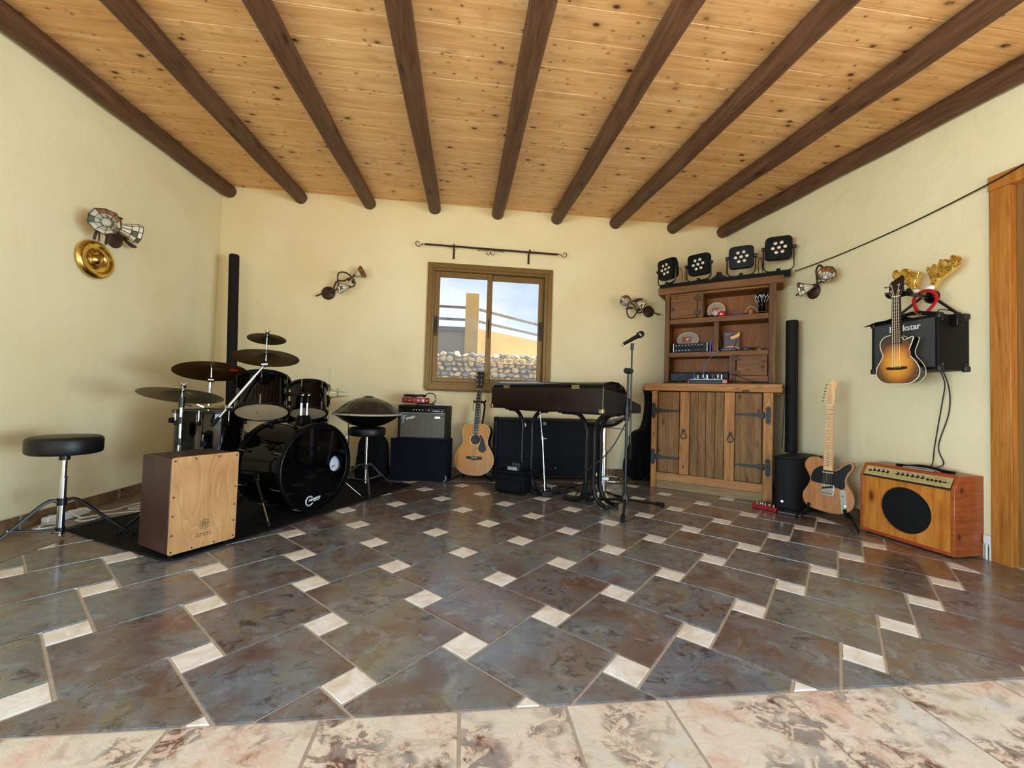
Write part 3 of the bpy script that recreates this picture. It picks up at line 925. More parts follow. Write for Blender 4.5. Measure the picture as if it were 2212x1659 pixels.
for k in range(3):
    a = math.radians(-70+120*k)
    p = V3(-1.72+0.218*math.cos(a), 3.07+0.218*math.sin(a), 0)
    l_ = obj('leg', MB().tube([(p.x, p.y, RZ+0.012), (p.x, p.y, 0.52)], 0.006, 8), 'chrome', ft_)
    obj('rubber_foot', MB().cyl((p.x, p.y, RZ), (p.x, p.y, RZ+0.03), 0.011), 'rubber', l_)
    obj('leg_bracket', MB(rotz((p.x, p.y, 0.46), a)).cbox((-0.008, 0, 0), (0.03, 0.03, 0.04)), 'satin_black', ft_, bev=0.005)
t = MB(); t.cbox((-1.905, 2.975, 0.60), (0.032, 0.032, 0.035)); obj('damper_knob', t, 'satin_black', ft_, bev=0.008)
sn = thing('snare_drum', 'shallow black snare drum with chrome fittings half hidden behind the small tom', 'drum', (-1.28, 3.62, 0.50))
drum(sn, Matrix.Translation((-1.30, 3.60, 0.50)), 0.165, 0.13, 8, 'cream_head', 'cream_head', hoop='chrome')
t = MB(); t.cyl((-1.30, 3.60, RZ+0.06), (-1.30, 3.60, 0.49), 0.011)
obj('stand_column', t, 'chrome', sn)
for k in range(3):
    a = math.radians(40+120*k); d = V3(math.cos(a), math.sin(a), 0)
    obj('stand_leg', MB().tube([V3(-1.30, 3.60, 0.22), V3(-1.30, 3.60, RZ+0.008)+d*0.22], 0.007, 6), 'chrome', sn)
    obj('basket_arm', MB().tube([V3(-1.30, 3.60, 0.44), V3(-1.30, 3.60, 0.485)+d*0.17, V3(-1.30, 3.60, 0.515)+d*0.185], 0.006, 6), 'chrome', sn)

# --- cymbals
def cymbal(label, c, n_, r, mat, bell=0.032, drop=0.018, nut=True, group='cymbals round the drum kit', mark=False):
    T = tilted(c, n_)
    rt = thing('cymbal', label, 'cymbal', c, T, group)
    br = r*0.17
    prof = [(0.006, bell*0.95), (br*0.55, bell*0.78), (br, bell*0.30), (br*1.15, bell*0.18), (r*0.6, -drop*0.45), (r, -drop), (r, -drop-0.0012), (r*0.6, -drop*0.45-0.0014), (br*1.15, bell*0.18-0.0014), (br, bell*0.30-0.0014), (br*0.55, bell*0.78-0.0014), (0.006, bell*0.95-0.0014)]
    obj('plate', MB(T).lathe(prof, 64, cap=False), mat, rt, ang=50)
    if nut:
        obj('felt', MB(T).cyl((0, 0, bell*0.9), (0, 0, bell+0.012), 0.013), 'black_metal', rt)
        w_ = MB(T); w_.cyl((0, 0, bell+0.012), (0, 0, bell+0.024), 0.006, n_=8); w_.tube([(-0.018, 0, bell+0.03), (0, 0, bell+0.018), (0.018, 0, bell+0.03)], 0.0035, 6)
        obj('wing_nut', w_, 'chrome', rt)
    obj('under_felt', MB(T).cyl((0, 0, bell*0.3), (0, 0, bell*0.88), 0.015), 'satin_black', rt)
    return rt, T
c1, T1 = cymbal('wide brown cymbal with a red mark on its underside, over the floor tom', (-1.655, 2.93, 0.945), (-0.14, 0.26, 1), 0.205, 'cymbal_brown', nut=False)
t = MB(T1 @ Matrix.Rotation(2.74, 4, 'Z'))
for i in range(9):
    t.cbox((0.135+0.016*math.sin(i*2.1), 0.016*math.cos(i*1.7), -0.0165), (0.016, 0.012, 0.002))
obj('red_print', t, 'print_red', c1)
c2, T2 = cymbal('large dark cymbal on the long slanting boom, below the tiny one', (-1.297, 2.88, 1.043), (-0.08, 0.215, 1), 0.196, 'cymbal_dark', nut=False)
c3, T3 = cymbal('smallest dark cymbal, topmost of the drum kit', (-1.297, 2.88, 1.165), (-0.07, 0.215, 1), 0.113, 'cymbal_dark', bell=0.02, drop=0.012)
c4, T4 = cymbal('pale cymbal tilted down to the right, nearest to the left wall', (-1.655, 2.66, 0.786), (-0.03, 0.25, 1), 0.208, 'cymbal_pale')
# --- stands
s1_ = thing('cymbal_stand', 'chrome cymbal stand with a long boom arm clamped across it', 'stand', (-1.665, 2.94, RZ))
tripod(s1_, (-1.665, 2.94), RZ+0.04, 0.60, 0.25, 70, 'chrome', 'chrome', hub=0.20, rcol=0.012, zf=RZ)
t = MB(); t.cyl((-1.665, 2.94, 0.60), (-1.662, 2.938, 0.86), 0.0092); obj('upper_tube', t, 'chrome', s1_)
obj('sleeve_joint', MB().cyl((-1.665, 2.94, 0.405), (-1.665, 2.94, 0.455), 0.019), 'steel', s1_)
obj('sleeve_joint', MB().cyl((-1.664, 2.939, 0.74), (-1.664, 2.939, 0.765), 0.017), 'chrome', s1_)
obj('tilter', MB().cyl((-1.672, 2.93, 0.875), (-1.645, 2.945, 0.875), 0.018), 'chrome', s1_)
obj('rod', MB().cyl((-1.655, 2.935, 0.87), (-1.655, 2.93, 0.985), 0.0045), 'chrome', s1_)
t = MB(); t.tube([(-1.70, 2.965, 0.69), (-1.655, 2.93, 0.69), (-1.56, 2.86, 0.696), (-1.48, 2.805, 0.702)], 0.014, 8); obj('clamp', t, 'cap_metal', s1_)
obj('clamp_bolt', MB().tube([(-1.73, 2.93, 0.71), (-1.70, 2.955, 0.69)], 0.006, 6), 'chrome', s1_)
obj('clamp_wheel', MB().cyl((-1.482, 2.79, 0.702), (-1.460, 2.815, 0.702), 0.017), 'chrome', s1_)
bb_ = V3(-1.47, 2.795, 0.702); bc = V3(-1.298, 2.872, 0.986)
obj('boom_arm', MB().cyl(bb_+(bb_-bc)*0.28, bc, 0.0082), 'chrome', s1_)
obj('boom_sleeve', MB().cyl(bb_.lerp(bc, 0.0), bb_.lerp(bc, 0.72), 0.0105), 'chrome', s1_)
obj('boom_grip', MB().cyl(bb_+(bb_-bc)*0.42, bb_+(bb_-bc)*0.22, 0.011), 'rubber', s1_)
obj('tilter', MB().cyl((-1.318, 2.868, 0.985), (-1.285, 2.882, 0.990), 0.020), 'chrome', s1_)
obj('rod', MB().cyl((-1.297, 2.88, 0.985), (-1.297, 2.88, 1.215), 0.0040), 'chrome', s1_)
s2_ = thing('cymbal_stand', 'black and chrome cymbal stand nearest to the left wall, half behind the box drum', 'stand', (-1.645, 2.645, RZ))
tripod(s2_, (-1.645, 2.645), RZ+0.04, 0.50, 0.24, 100, 'black_metal', 'chrome', hub=0.19, rcol=0.011, zf=RZ)
obj('upper_tube', MB().cyl((-1.645, 2.645, 0.50), (-1.648, 2.648, 0.735), 0.0085), 'chrome', s2_)
for z_ in (0.50, 0.625): obj('sleeve_joint', MB().cyl((-1.645, 2.645, z_-0.02), (-1.645, 2.645, z_+0.02), 0.015), 'black_metal', s2_)
for z_ in (0.495, 0.722): obj('lever', MB().tube([(-1.645, 2.645, z_), (-1.60, 2.66, z_-0.012)], 0.0045, 6), 'black_metal', s2_)
obj('tilter', MB().cyl((-1.648, 2.648, 0.70), (-1.648, 2.648, 0.762), 0.0155), 'black_metal', s2_)
obj('rod', MB().cyl((-1.648, 2.648, 0.75), (-1.652, 2.655, 0.825), 0.0042), 'chrome', s2_)
# hi-hat
hh = thing('hi_hat', 'pair of brass hi-hat cymbals on a chrome stand behind the small tom', 'cymbal', (-1.22, 3.93, RZ))
tripod(hh, (-1.22, 3.93), RZ+0.04, 0.72, 0.23, 20, 'black_metal', 'chrome', hub=0.2, rcol=0.010, zf=RZ)
obj('pull_rod', MB().cyl((-1.22, 3.93, 0.70), (-1.215, 3.93, 1.045), 0.0030), 'cap_metal', hh)
def hh_prof(r, up): 
    s_ = 1 if up else -1
    return [(0.005, 0.030*s_), (0.022, 0.026*s_), (0.036, 0.012*s_), (r*0.6, 0.002*s_), (r, -0.008*s_), (r, -0.0095*s_), (r*0.6, 0.0005*s_), (0.036, 0.0105*s_), (0.022, 0.0245*s_), (0.005, 0.0285*s_)]
p_ = hh_prof(0.178, True); obj('top_cymbal', MB(Matrix.Translation((-1.22, 3.93, 0.826))).lathe(p_, 48, cap=False), 'cymbal_pale', hh, ang=50)
p_ = list(reversed(hh_prof(0.178, False))); obj('bottom_cymbal', MB(Matrix.Translation((-1.22, 3.93, 0.775))).lathe(p_, 48, cap=False), 'cymbal_pale', hh, ang=50)
obj('clutch', MB().lathe([(0.006, 0), (0.018, 0), (0.018, 0.006), (0.011, 0.010), (0.011, 0.026), (0.004, 0.03)], 14, Matrix.Translation((-1.22, 3.93, 0.857))), 'black_metal', hh)
obj('jingle_pin', MB().cyl((-1.145, 3.945, 0.77), (-1.145, 3.945, 0.855), 0.0028), 'black_metal', hh)
obj('seat_cup', MB().cyl((-1.22, 3.93, 0.70), (-1.22, 3.93, 0.75), 0.016), 'satin_black', hh)

# --- handpan on a stool
s3 = thing('drum_stool', 'black round stool on chrome tripod carrying the steel handpan', 'stool', (-0.782, 3.556, RZ))
obj('seat', MB(Matrix.Translation((-0.782, 3.556, 0.466))).lathe(seat_lathe(0.146, 0.070), 40), 'leatherette', s3)
tripod(s3, (-0.782, 3.556), 0.07, 0.468, 0.27, 0, 'steel', 'chrome', angs=[50, 175, -70], hub=0.215, rcol=0.0115, footr=0.018, zf=RZ)
hp = thing('handpan', 'dark steel handpan, a flattened drum bowl with dimples, set on the chrome stool', 'drum', (-0.782, 3.556, 0.536))
TH = Matrix.Translation((-0.782, 3.556, 0.648))
up = [(0.270, 0.0), (0.262, 0.012), (0.245, 0.024), (0.20, 0.060), (0.155, 0.094), (0.11, 0.118), (0.07, 0.130), (0.045, 0.134), (0.0, 0.135)]
plain('pan_steel', rgb(66, 64, 62), 0.3, 0.8, var=0.12, vs=8)
obj('upper_shell', MB(TH).lathe(up, 64), 'pan_steel', hp)
lo = [(0.0, -0.110), (0.06, -0.108), (0.13, -0.092), (0.20, -0.055), (0.245, -0.022), (0.270, -0.001)]
obj('lower_shell', MB(TH).lathe(lo, 64), 'satin_black', hp)
obj('rim_rope', MB(TH).tube([(0.271*math.cos(2*PI*i/64), 0.271*math.sin(2*PI*i/64), -0.002) for i in range(64)], 0.0075, 8, closed=True), 'rope', hp)
obj('centre_dimple', MB(TH).lathe([(0.052, 0.131), (0.040, 0.142), (0.020, 0.148), (0, 0.149)], 28), 'pan_steel', hp)
for k in range(8):
    a = math.radians(-112+45*k); rr = 0.182; zz = 0.0725
    nrm_ = V3(math.cos(a)*0.60, math.sin(a)*0.60, 0.80)
    Tn = TH @ tilted((rr*math.cos(a), rr*math.sin(a), zz+0.001), nrm_)
    t = MB(Tn); t.lathe([(0.052, -0.004), (0.046, 0.0002), (0.036, -0.0002), (0.026, -0.0012), (0.021, 0.0012), (0.012, -0.0002), (0, -0.0008)], 26, Matrix.Diagonal((1.0, 1.1, 1, 1)))
    obj('tone_field', t, 'pan_steel', hp)
t = MB(); t.tube(smooth_pts([(-0.86, 3.292, 0.645), (-0.863, 3.285, 0.60), (-0.866, 3.30, 0.52), (-0.862, 3.31, 0.44), (-0.866, 3.31, 0.40)], 5), 0.007, 6, flat=0.4)
st = obj('strap', t, 'black_nylon', hp)
t = MB(); t.cbox((-0.875, 3.30, 0.475), (0.014, 0.006, 0.022)); t.cbox((-0.866, 3.31, 0.395), (0.018, 0.007, 0.016)); t.cbox((-0.864, 3.31, 0.365), (0.010, 0.006, 0.026))
obj('buckle', t, 'white_plastic', st, bev=0.002)

# --- black bag on the floor behind the handpan stool
def sack(name, label, cat, T, w_, d_, h_, mat, taper=0.8, lump=0.02, seed=1, grp=None):
    rt = thing(name, label, cat, T.to_translation(), T, grp)
    rnd = random.Random(seed)
    t_ = MB(T); n_ = 28; k = 12; vs = []; fs = []
    for j in range(k+1):
        z_ = j/k
        s_ = (1-(1-taper)*z_**1.5)*(1.0 if j not in (0, k) else 0.9)
        if z_ > 0.8: s_ *= 1-0.35*((z_-0.8)/0.2)**2
        for i in range(n_):
            a = 2*PI*i/n_
            ex = 0.55
            x_ = abs(math.cos(a))**ex*(1 if math.cos(a) > 0 else -1)*w_/2*s_
            y_ = abs(math.sin(a))**ex*(1 if math.sin(a) > 0 else -1)*d_/2*s_
            q = 1+lump*(math.sin(3*a+z_*7+seed)+0.6*math.sin(7*a-z_*9))
            vs.append((x_*q, y_*q, z_*h_))
    for j in range(k):
        for i in range(n_):
            i2 = (i+1) % n_
            fs.append((j*n_+i, j*n_+i2, (j+1)*n_+i2, (j+1)*n_+i))
    fs.append(tuple(range(n_-1, -1, -1))); fs.append(tuple(k*n_+i for i in range(n_)))
    t_.add(vs, fs)
    obj('body', t_, mat, rt, ang=60)
    return rt
bp = sack('backpack', 'black soft backpack standing on the floor behind the handpan stool', 'bag', rotz((-0.84, 4.10, RZ), -0.1), 0.30, 0.22, 0.42, 'black_nylon', 0.8, 0.03, 3)
obj('front_pocket', MB(rotz((-0.84, 4.10, 0), -0.1)).cbox((0.0, -0.125, 0.14), (0.22, 0.05, 0.2)), 'black_nylon', bp, bev=0.02, seg=4)
obj('grab_loop', MB().tube(smooth_pts([(-0.88, 4.10, 0.42), (-0.87, 4.10, 0.455), (-0.83, 4.10, 0.455), (-0.82, 4.10, 0.42)], 4), 0.007, 6), 'black_nylon', bp)

# --- amplifier standing on a cloth-covered box
def rounded_box(T, x0, x1, y0, y1, z0, z1): return MB(T).box(x0, x1, y0, y1, z0, z1)
TF = frame((-0.668, 4.043, 0), (0.986, -0.166, 0), (0, 0, 1))
cb = thing('covered_box', 'box under a charcoal cloth cover with soft folds, carrying the silver fronted amplifier', 'box', (-0.668, 4.043, 0), TF)
t = MB(TF); n1, n2 = 22, 16; vs = []; fs = []
W_, D_, Hh = 0.537, 0.28, 0.385
ring_ = []
per = [(0, 0), (W_, 0), (W_, D_), (0, D_)]
for e_ in range(4):
    p0, p1 = per[e_], per[(e_+1) % 4]
    kk = 16 if e_ % 2 == 0 else 8
    for j in range(kk): ring_.append((p0[0]+(p1[0]-p0[0])*j/kk, p0[1]+(p1[1]-p0[1])*j/kk, e_, j/kk))
nr_ = len(ring_)
for j in range(n2+1):
    z_ = j/n2
    for (x_, y_, e_, u_) in ring_:
        wv = 0.006*math.sin(u_*9+z_*5+e_)*(1-z_)+0.009*math.exp(-((z_-0.16-0.12*abs(u_-0.5))/0.035)**2)+0.006*math.exp(-((z_-0.07)/0.03)**2)-0.007*math.exp(-((z_-0.11)/0.02)**2)
        nx_, ny_ = ((0, -1), (1, 0), (0, 1), (-1, 0))[e_]
        if e_ == 2: wv = 0
        zz = z_*Hh+(0.016*(abs(u_-0.5)*2)**6 if (z_ > 0.99 and e_ == 0) else 0)
        vs.append((x_+nx_*wv, y_+ny_*wv, 0.004+zz))
for j in range(n2):
    for i in range(nr_):
        i2 = (i+1) % nr_; fs.append((j*nr_+i, j*nr_+i2, (j+1)*nr_+i2, (j+1)*nr_+i))
fs.append(tuple(n2*nr_+i for i in range(nr_))); fs.append(tuple(range(nr_-1, -1, -1)))
t.add(vs, fs); obj('cover', t, 'black_cloth', cb, ang=60)
obj('drawstring', MB(TF).tube(smooth_pts([(0.53, -0.006, 0.06), (0.545, -0.012, 0.045), (0.535, -0.015, 0.02), (0.52, -0.012, 0.008)], 4), 0.003, 6), 'cable_white', cb)

am = thing('guitar_amplifier', 'guitar amplifier with silver grey grille cloth on top of the cloth covered box', 'amplifier', (-0.60, 4.05, 0.389), TF @ Matrix.Translation((0.055, 0.02, 0.389)))
A0 = 0.389
t = MB(TF); ring(t, 0.052, 0.528, A0, 0.715, 0.022, 0.02, 0.24); t.box(0.06, 0.52, 0.06, 0.236, A0+0.01, 0.705); obj('cabinet', t, 'tolex', am, bev=0.006)
t = MB(TF); t.box(0.074, 0.506, 0.030, 0.045, A0+0.020, 0.642); obj('grille', t, 'grille_silver', am, bev=0.003)
t = MB(TF); t.box(0.076, 0.505, 0.024, 0.05, 0.646, 0.692); pn = obj('control_panel', t, 'satin_black', am, bev=0.002)
t = MB(TF); t.box(0.074, 0.506, 0.028, 0.032, 0.642, 0.6445); obj('trim_line', t, 'white_plastic', am)
for i, u_ in enumerate((0.098, 0.135, 0.155, 0.178, 0.205, 0.232, 0.262, 0.292, 0.325, 0.352)):
    big = i in (4, 5, 6, 7, 9)
    r_ = 0.0085 if big else 0.0045
    k_ = obj('knob', MB(TF).cyl((u_, 0.024, 0.672), (u_, 0.010, 0.672), r_, r_*0.8, 12), 'satin_black', am)
    obj('knob_cap', MB(TF).cyl((u_, 0.0101, 0.673), (u_, 0.0085, 0.673), r_*0.62, n_=10), 'print_white' if big else 'steel', k_)
TXF = TF @ Matrix(((1, 0, 0, 0.150), (0, 0, -1, 0.0285), (0, 1, 0, 0.592), (0, 0, 0, 1)))
# slanted white script, drawn as brush strokes, then the plain word's letters
t = MB(TXF @ Matrix.Rotation(0.22, 4, 'Z'))
t.tube(smooth_pts([(-0.062, 0.006, 0), (-0.055, 0.022, 0), (-0.040, 0.030, 0), (-0.026, 0.030, 0), (-0.012, 0.022, 0)], 4), 0.0036, 6, flat=0.6)
t.tube(smooth_pts([(-0.034, 0.029, 0), (-0.042, 0.008, 0), (-0.050, -0.018, 0), (-0.062, -0.034, 0), (-0.070, -0.030, 0)], 4), 0.0042, 6, flat=0.6)
t.tube(smooth_pts([(-0.058, 0.003, 0), (-0.040, 0.006, 0), (-0.028, 0.010, 0)], 4), 0.003, 6, flat=0.6)
obj('script_capital', t, 'print_white', am)
text('script_lettering', 'ender', 0.040, 'print_white', am, TXF @ Matrix.Rotation(0.22, 4, 'Z') @ Matrix.Translation((-0.026, 0.0, 0.001)), 0.0015, shear=0.45, align='LEFT', bold=0.0007, space=0.92)
t = MB(TF); t.box(0.405, 0.462, 0.024, 0.031, 0.592, 0.616); obj('badge', t, 'chrome', am, bev=0.006)
text('lettering', 'Champion', 0.017, 'steel', am, TF @ Matrix(((1, 0, 0, 0.415), (0, 0, -1, 0.0235), (0, 1, 0, 0.666), (0, 0, 0, 1))), 0.0004, shear=0.4)
t = MB(TF); t.cyl((0.475, 0.024, 0.663), (0.475, 0.016, 0.663), 0.005, n_=8); obj('pilot_lamp', t, 'print_white', am)
t = MB(TF); t.tube(smooth_pts([(0.20, 0.13, 0.715), (0.22, 0.13, 0.728), (0.36, 0.13, 0.728), (0.38, 0.13, 0.715)], 4), 0.007, 6); obj('handle', t, 'rubber', am)

tb = thing('tambourine', 'dark red crescent tambourine lying on the silver fronted amplifier', 'tambourine', (-0.49, 4.11, 0.737), TF @ Matrix.Translation((0.18, 0.12, 0.736)))
t = MB(TF @ Matrix.Translation((0.19, 0.12, 0)))
ov = [(0.135*math.cos(2*PI*i/36)*(1 if abs(math.cos(2*PI*i/36)) < 0.7 else 1.0), 0.085*math.sin(2*PI*i/36)) for i in range(36)]
ii = inset_poly(ov, 0.026); n_ = 36
vs = [(p[0], p[1], 0.737) for p in ov]+[(p[0], p[1], 0.787) for p in ov]+[(p[0], p[1], 0.737) for p in ii]+[(p[0], p[1], 0.787) for p in ii]
fs = []
for i in range(n_):
    j = (i+1) % n_
    fs += [(i, j, j+n_, i+n_), (i+2*n_, i+3*n_, j+3*n_, j+2*n_), (i+n_, j+n_, j+3*n_, i+3*n_), (i, i+2*n_, j+2*n_, j)]
t.add(vs, fs); obj('frame', t, 'red_paint', tb, bev=0.007, seg=3)
for a in (-2.3, -1.9, -1.2, -0.8, -0.4):
    for dz in (0.003, -0.003):
        obj('jingle', MB(TF @ Matrix.Translation((0.19+0.125*math.cos(a), 0.12+0.078*math.sin(a), 0.763+dz))).cyl((0, 0, -0.001), (0, 0, 0.001), 0.013, n_=14), 'chrome', tb)
cc = MB(TF)
pts = []
for i in range(100):
    a = 2*PI*i/20; rr = 0.085+0.012*math.sin(i*0.37)
    pts.append((0.18+rr*1.15*math.cos(a), 0.12+rr*0.62*math.sin(a), 0.794+0.020*abs(math.sin(i*0.21))+0.003*math.cos(i)))
pts += smooth_pts([(0.28, 0.11, 0.81), (0.33, 0.09, 0.835), (0.385, 0.08, 0.82), (0.40, 0.07, 0.765), (0.37, 0.06, 0.735), (0.42, 0.05, 0.723)], 4)
cc.tube(pts, 0.0048, 6)
o = obj('instrument_cable', cc, 'cable_black'); tag(o, 'black cable coiled on the dark red tambourine', 'cable')
t = MB(TF)
t.tube(smooth_pts([(0.385, 0.07, 0.724), (0.42, 0.06, 0.724), (0.45, 0.05, 0.730), (0.40, 0.045, 0.724)], 4), 0.0055, 6)
o = obj('adapter_lead', t, 'cable_white'); tag(o, 'short white lead lying at the right of the coiled cable', 'cable')

# --- thin column loudspeaker in the left corner
def column_speaker(label, x_, y_, z0, z1, r_, lean):
    rt = thing('column_speaker', label, 'loudspeaker', (x_, y_, 0))
    TL_ = Matrix.Translation((x_, y_, z0)) @ Matrix.Rotation(lean, 4, 'Y') @ Matrix.Translation((0, 0, -z0))
    t_ = MB(TL_); t_.lathe([(r_-0.004, z0), (r_, z0+0.004), (r_, z1-0.006), (r_-0.005, z1)], 28)
    obj('column', t_, 'grille_black', rt)
    obj('joint_ring', MB(TL_).lathe([(r_, -0.004), (r_+0.0012, -0.002), (r_+0.0012, 0.002), (r_, 0.004)], 28, Matrix.Translation((0, 0, z0+(z1-z0)*0.385)), cap=False), 'satin_black', rt)
    obj('cap', MB(TL_ @ Matrix.Translation((0, 0, z1))).lathe([(r_-0.003, -0.002), (r_-0.003, 0.003), (0, 0.003)], 28), 'satin_black', rt)
    return rt
cs = column_speaker('tall thin black column loudspeaker in the left corner behind the drum kit', -2.135, 4.12, 0.40, 2.075, 0.042, -0.028)
t = MB(rotz((-2.165, 4.12, 0), -0.4)); t.box(-0.16, 0.16, -0.14, 0.16, 0.0, 0.41); obj('bass_cabinet', t, 'tolex', cs, bev=0.015)

# --- power strip with white leads by the left wall
ps = thing('power_strip', 'white socket strip on the floor against the left wall', 'power strip', (-2.36, 2.80, 0), frame((-2.375, 2.70, 0), (0.12, 0.99, 0), (0, 0, 1)))
TP = WM[ps.name]
obj('housing', MB(TP).box(0, 0.24, -0.022, 0.022, 0.0, 0.042), 'white_plastic', ps, bev=0.007)
for u_ in (0.04, 0.095, 0.15, 0.205):
    obj('socket', MB(TP).lathe([(0.019, 0.0425), (0.019, 0.044), (0.016, 0.044), (0.015, 0.040), (0, 0.040)], 18, Matrix.Translation((u_, 0, 0))), 'white_plastic', ps)
pts = smooth_pts([(-2.365, 2.69, 0.012), (-2.34, 2.60, 0.010), (-2.30, 2.58, 0.016), (-2.27, 2.64, 0.010), (-2.30, 2.70, 0.008), (-2.33, 2.66, 0.018), (-2.31, 2.60, 0.020)], 6)
o = obj('power_lead', MB().tube(pts, 0.005, 8), 'cable_white'); tag(o, 'white lead looped in front of the white socket strip', 'cable')
pts = smooth_pts([(-2.30, 2.86, 0.05), (-2.25, 2.92, 0.02), (-2.22, 2.99, 0.012), (-2.20, 3.12, 0.012), (-2.12, 3.20, 0.012), (-2.05, 3.10, 0.012), (-2.12, 2.99, 0.014), (-2.16, 3.03, 0.014), (-2.08, 3.13, 0.014), (-1.95, 3.16, 0.012)], 6)
o = obj('extension_lead', MB().tube(pts, 0.005, 8), 'cable_white'); tag(o, 'white lead with loops running along the floor to behind the box drum', 'cable')
pts = smooth_pts([(-2.33, 2.80, 0.05), (-2.26, 2.80, 0.014), (-2.22, 2.86, 0.012), (-2.17, 2.80, 0.012), (-2.20, 2.74, 0.012), (-2.26, 2.76, 0.012), (-2.22, 2.83, 0.016), (-2.10, 2.93, 0.012), (-1.98, 2.98, 0.012), (-1.86, 2.98, 0.012)], 6)
o = obj('extension_lead', MB().tube(pts, 0.005, 8), 'cable_white'); tag(o, 'white lead zigzagging away from the right end of the socket strip', 'cable')
t = MB(); t.box(XL+0.001, XL+0.008, 2.36, 2.44, 0.36, 0.44)

# ================================================================== materials for the right half
plain('spruce', rgb(214, 152, 66), 0.3, var=0.05, vs=6, coat=0.3)
wood('spruce_top', rgb(176, 110, 34), rgb(196, 130, 44), rgb(208, 146, 60), (60, 3, 2.2), 0.35, rnd=False, bstr=0.02, spec=0.25)
wood('rosewood', rgb(22, 10, 8), rgb(36, 18, 12), rgb(52, 28, 18), (40, 40, 3), 0.4, spec=0.2, rnd=False, bstr=0.05)
wood('maple', rgb(212, 166, 108), rgb(224, 182, 126), rgb(234, 196, 144), (30, 30, 3), 0.35, rnd=False, bstr=0.03)
wood('ash_natural', rgb(142, 86, 44), rgb(170, 108, 60), rgb(190, 130, 78), (14, 14, 1.6), 0.28, rnd=False, coat=0.3, bstr=0.03)
plain('tortoise', rgb(30, 10, 8), 0.35, spec=0.2)
plain('pick_black', rgb(10, 10, 11), 0.3, spec=0.2)
plain('bone', rgb(228, 216, 186), 0.5)
plain('fret_steel', rgb(176, 170, 156), 0.3, 1.0)
plain('burgundy_tolex', rgb(22, 4, 8), 0.28, var=0.5, vs=14, coat=0.15)
plain('charcoal_tolex', rgb(22, 23, 25), 0.5, spec=0.3, var=0.12, vs=120)
wood('cab_light', rgb(122, 76, 34), rgb(166, 112, 56), rgb(192, 140, 80), (26, 26, 2.0), 0.65, bstr=0.4, knots=((16, 16, 7), 0.13, rgb(66, 36, 18)))
wood('cab_dark', rgb(78, 52, 28), rgb(124, 88, 50), rgb(156, 118, 74), (34, 34, 1.8), 0.75, bstr=0.6, knots=((12, 12, 4), 0.12, rgb(60, 38, 22)))
wood('cab_grey', rgb(120, 96, 62), rgb(146, 120, 82), rgb(162, 140, 100), (2.0, 26, 26), 0.75, bstr=0.5)
wood('cab_light_x', rgb(134, 86, 42), rgb(168, 116, 64), rgb(190, 140, 84), (2.0, 26, 26), 0.65, bstr=0.4, knots=((6, 14, 14), 0.13, rgb(66, 36, 18)))
wood('hutch_wood', rgb(60, 36, 14), rgb(92, 58, 24), rgb(126, 84, 38), (26, 26, 2.2), 0.6, bstr=0.5)
wood('hutch_wood_x', rgb(74, 44, 16), rgb(108, 68, 28), rgb(138, 92, 42), (2.2, 26, 26), 0.6, bstr=0.5, knots=((6, 14, 14), 0.12, rgb(50, 28, 12)))
wood('hutch_back', rgb(108, 60, 20), rgb(132, 76, 26), rgb(148, 90, 36), (34, 34, 2.6), 0.6, bstr=0.2)
wood('combo_front', rgb(160, 88, 28), rgb(194, 118, 42), rgb(216, 146, 64), (24, 24, 2.2), 0.35, rnd=False, bstr=0.1, knots=((9, 9, 3.5), 0.20, rgb(110, 50, 16)))
wood('combo_side', rgb(130, 58, 22), rgb(160, 80, 34), rgb(182, 100, 46), (4, 4, 46), 0.35, rnd=False, bstr=0.15, knots=((11, 11, 8), 0.17, rgb(80, 30, 12)))
wood('combo_edge', rgb(136, 52, 26), rgb(160, 68, 36), rgb(178, 86, 50), (8, 60, 60), 0.35, rnd=False, bstr=0.1)
plain('panel_gold', rgb(196, 180, 122), 0.35, 0.3, var=0.05)
plain('disc_grey', rgb(150, 138, 126), 0.5)
plain('print_planet', rgb(60, 26, 22), 0.4, var=0.4, vs=9)
plain('print_flare', rgb(238, 176, 60), 0.4)
plain('print_orange', rgb(196, 120, 70), 0.4)
plain('book_blue', rgb(52, 64, 160), 0.5)
plain('book_red', rgb(120, 44, 34), 0.5)
plain('copper_brown', rgb(150, 86, 44), 0.5)
# sunburst lacquer: amber middle, near-black rim, following the body's own shape
m_, n, b = nodes('sunburst')
v = coords(n, (1.0, 0.0, 0.72), (0, 0, -0.085))
g = n.nodes.new('ShaderNodeTexGradient'); g.gradient_type = 'SPHERICAL'
mp2 = add(n, 'ShaderNodeMapping', Scale=(7.5, 7.5, 7.5)); n.links.new(v, mp2.inputs['Vector']); n.links.new(mp2.outputs[0], g.inputs['Vector'])
n.links.new(ramp(n, g.outputs['Fac'], [(0.12, rgb(22, 12, 8)), (0.36, rgb(96, 48, 12)), (0.62, rgb(196, 124, 30)), (1.0, rgb(226, 168, 60))]), b.inputs['Base Color'])
setp(b, 0.08, 0, 0.6, 0.8)

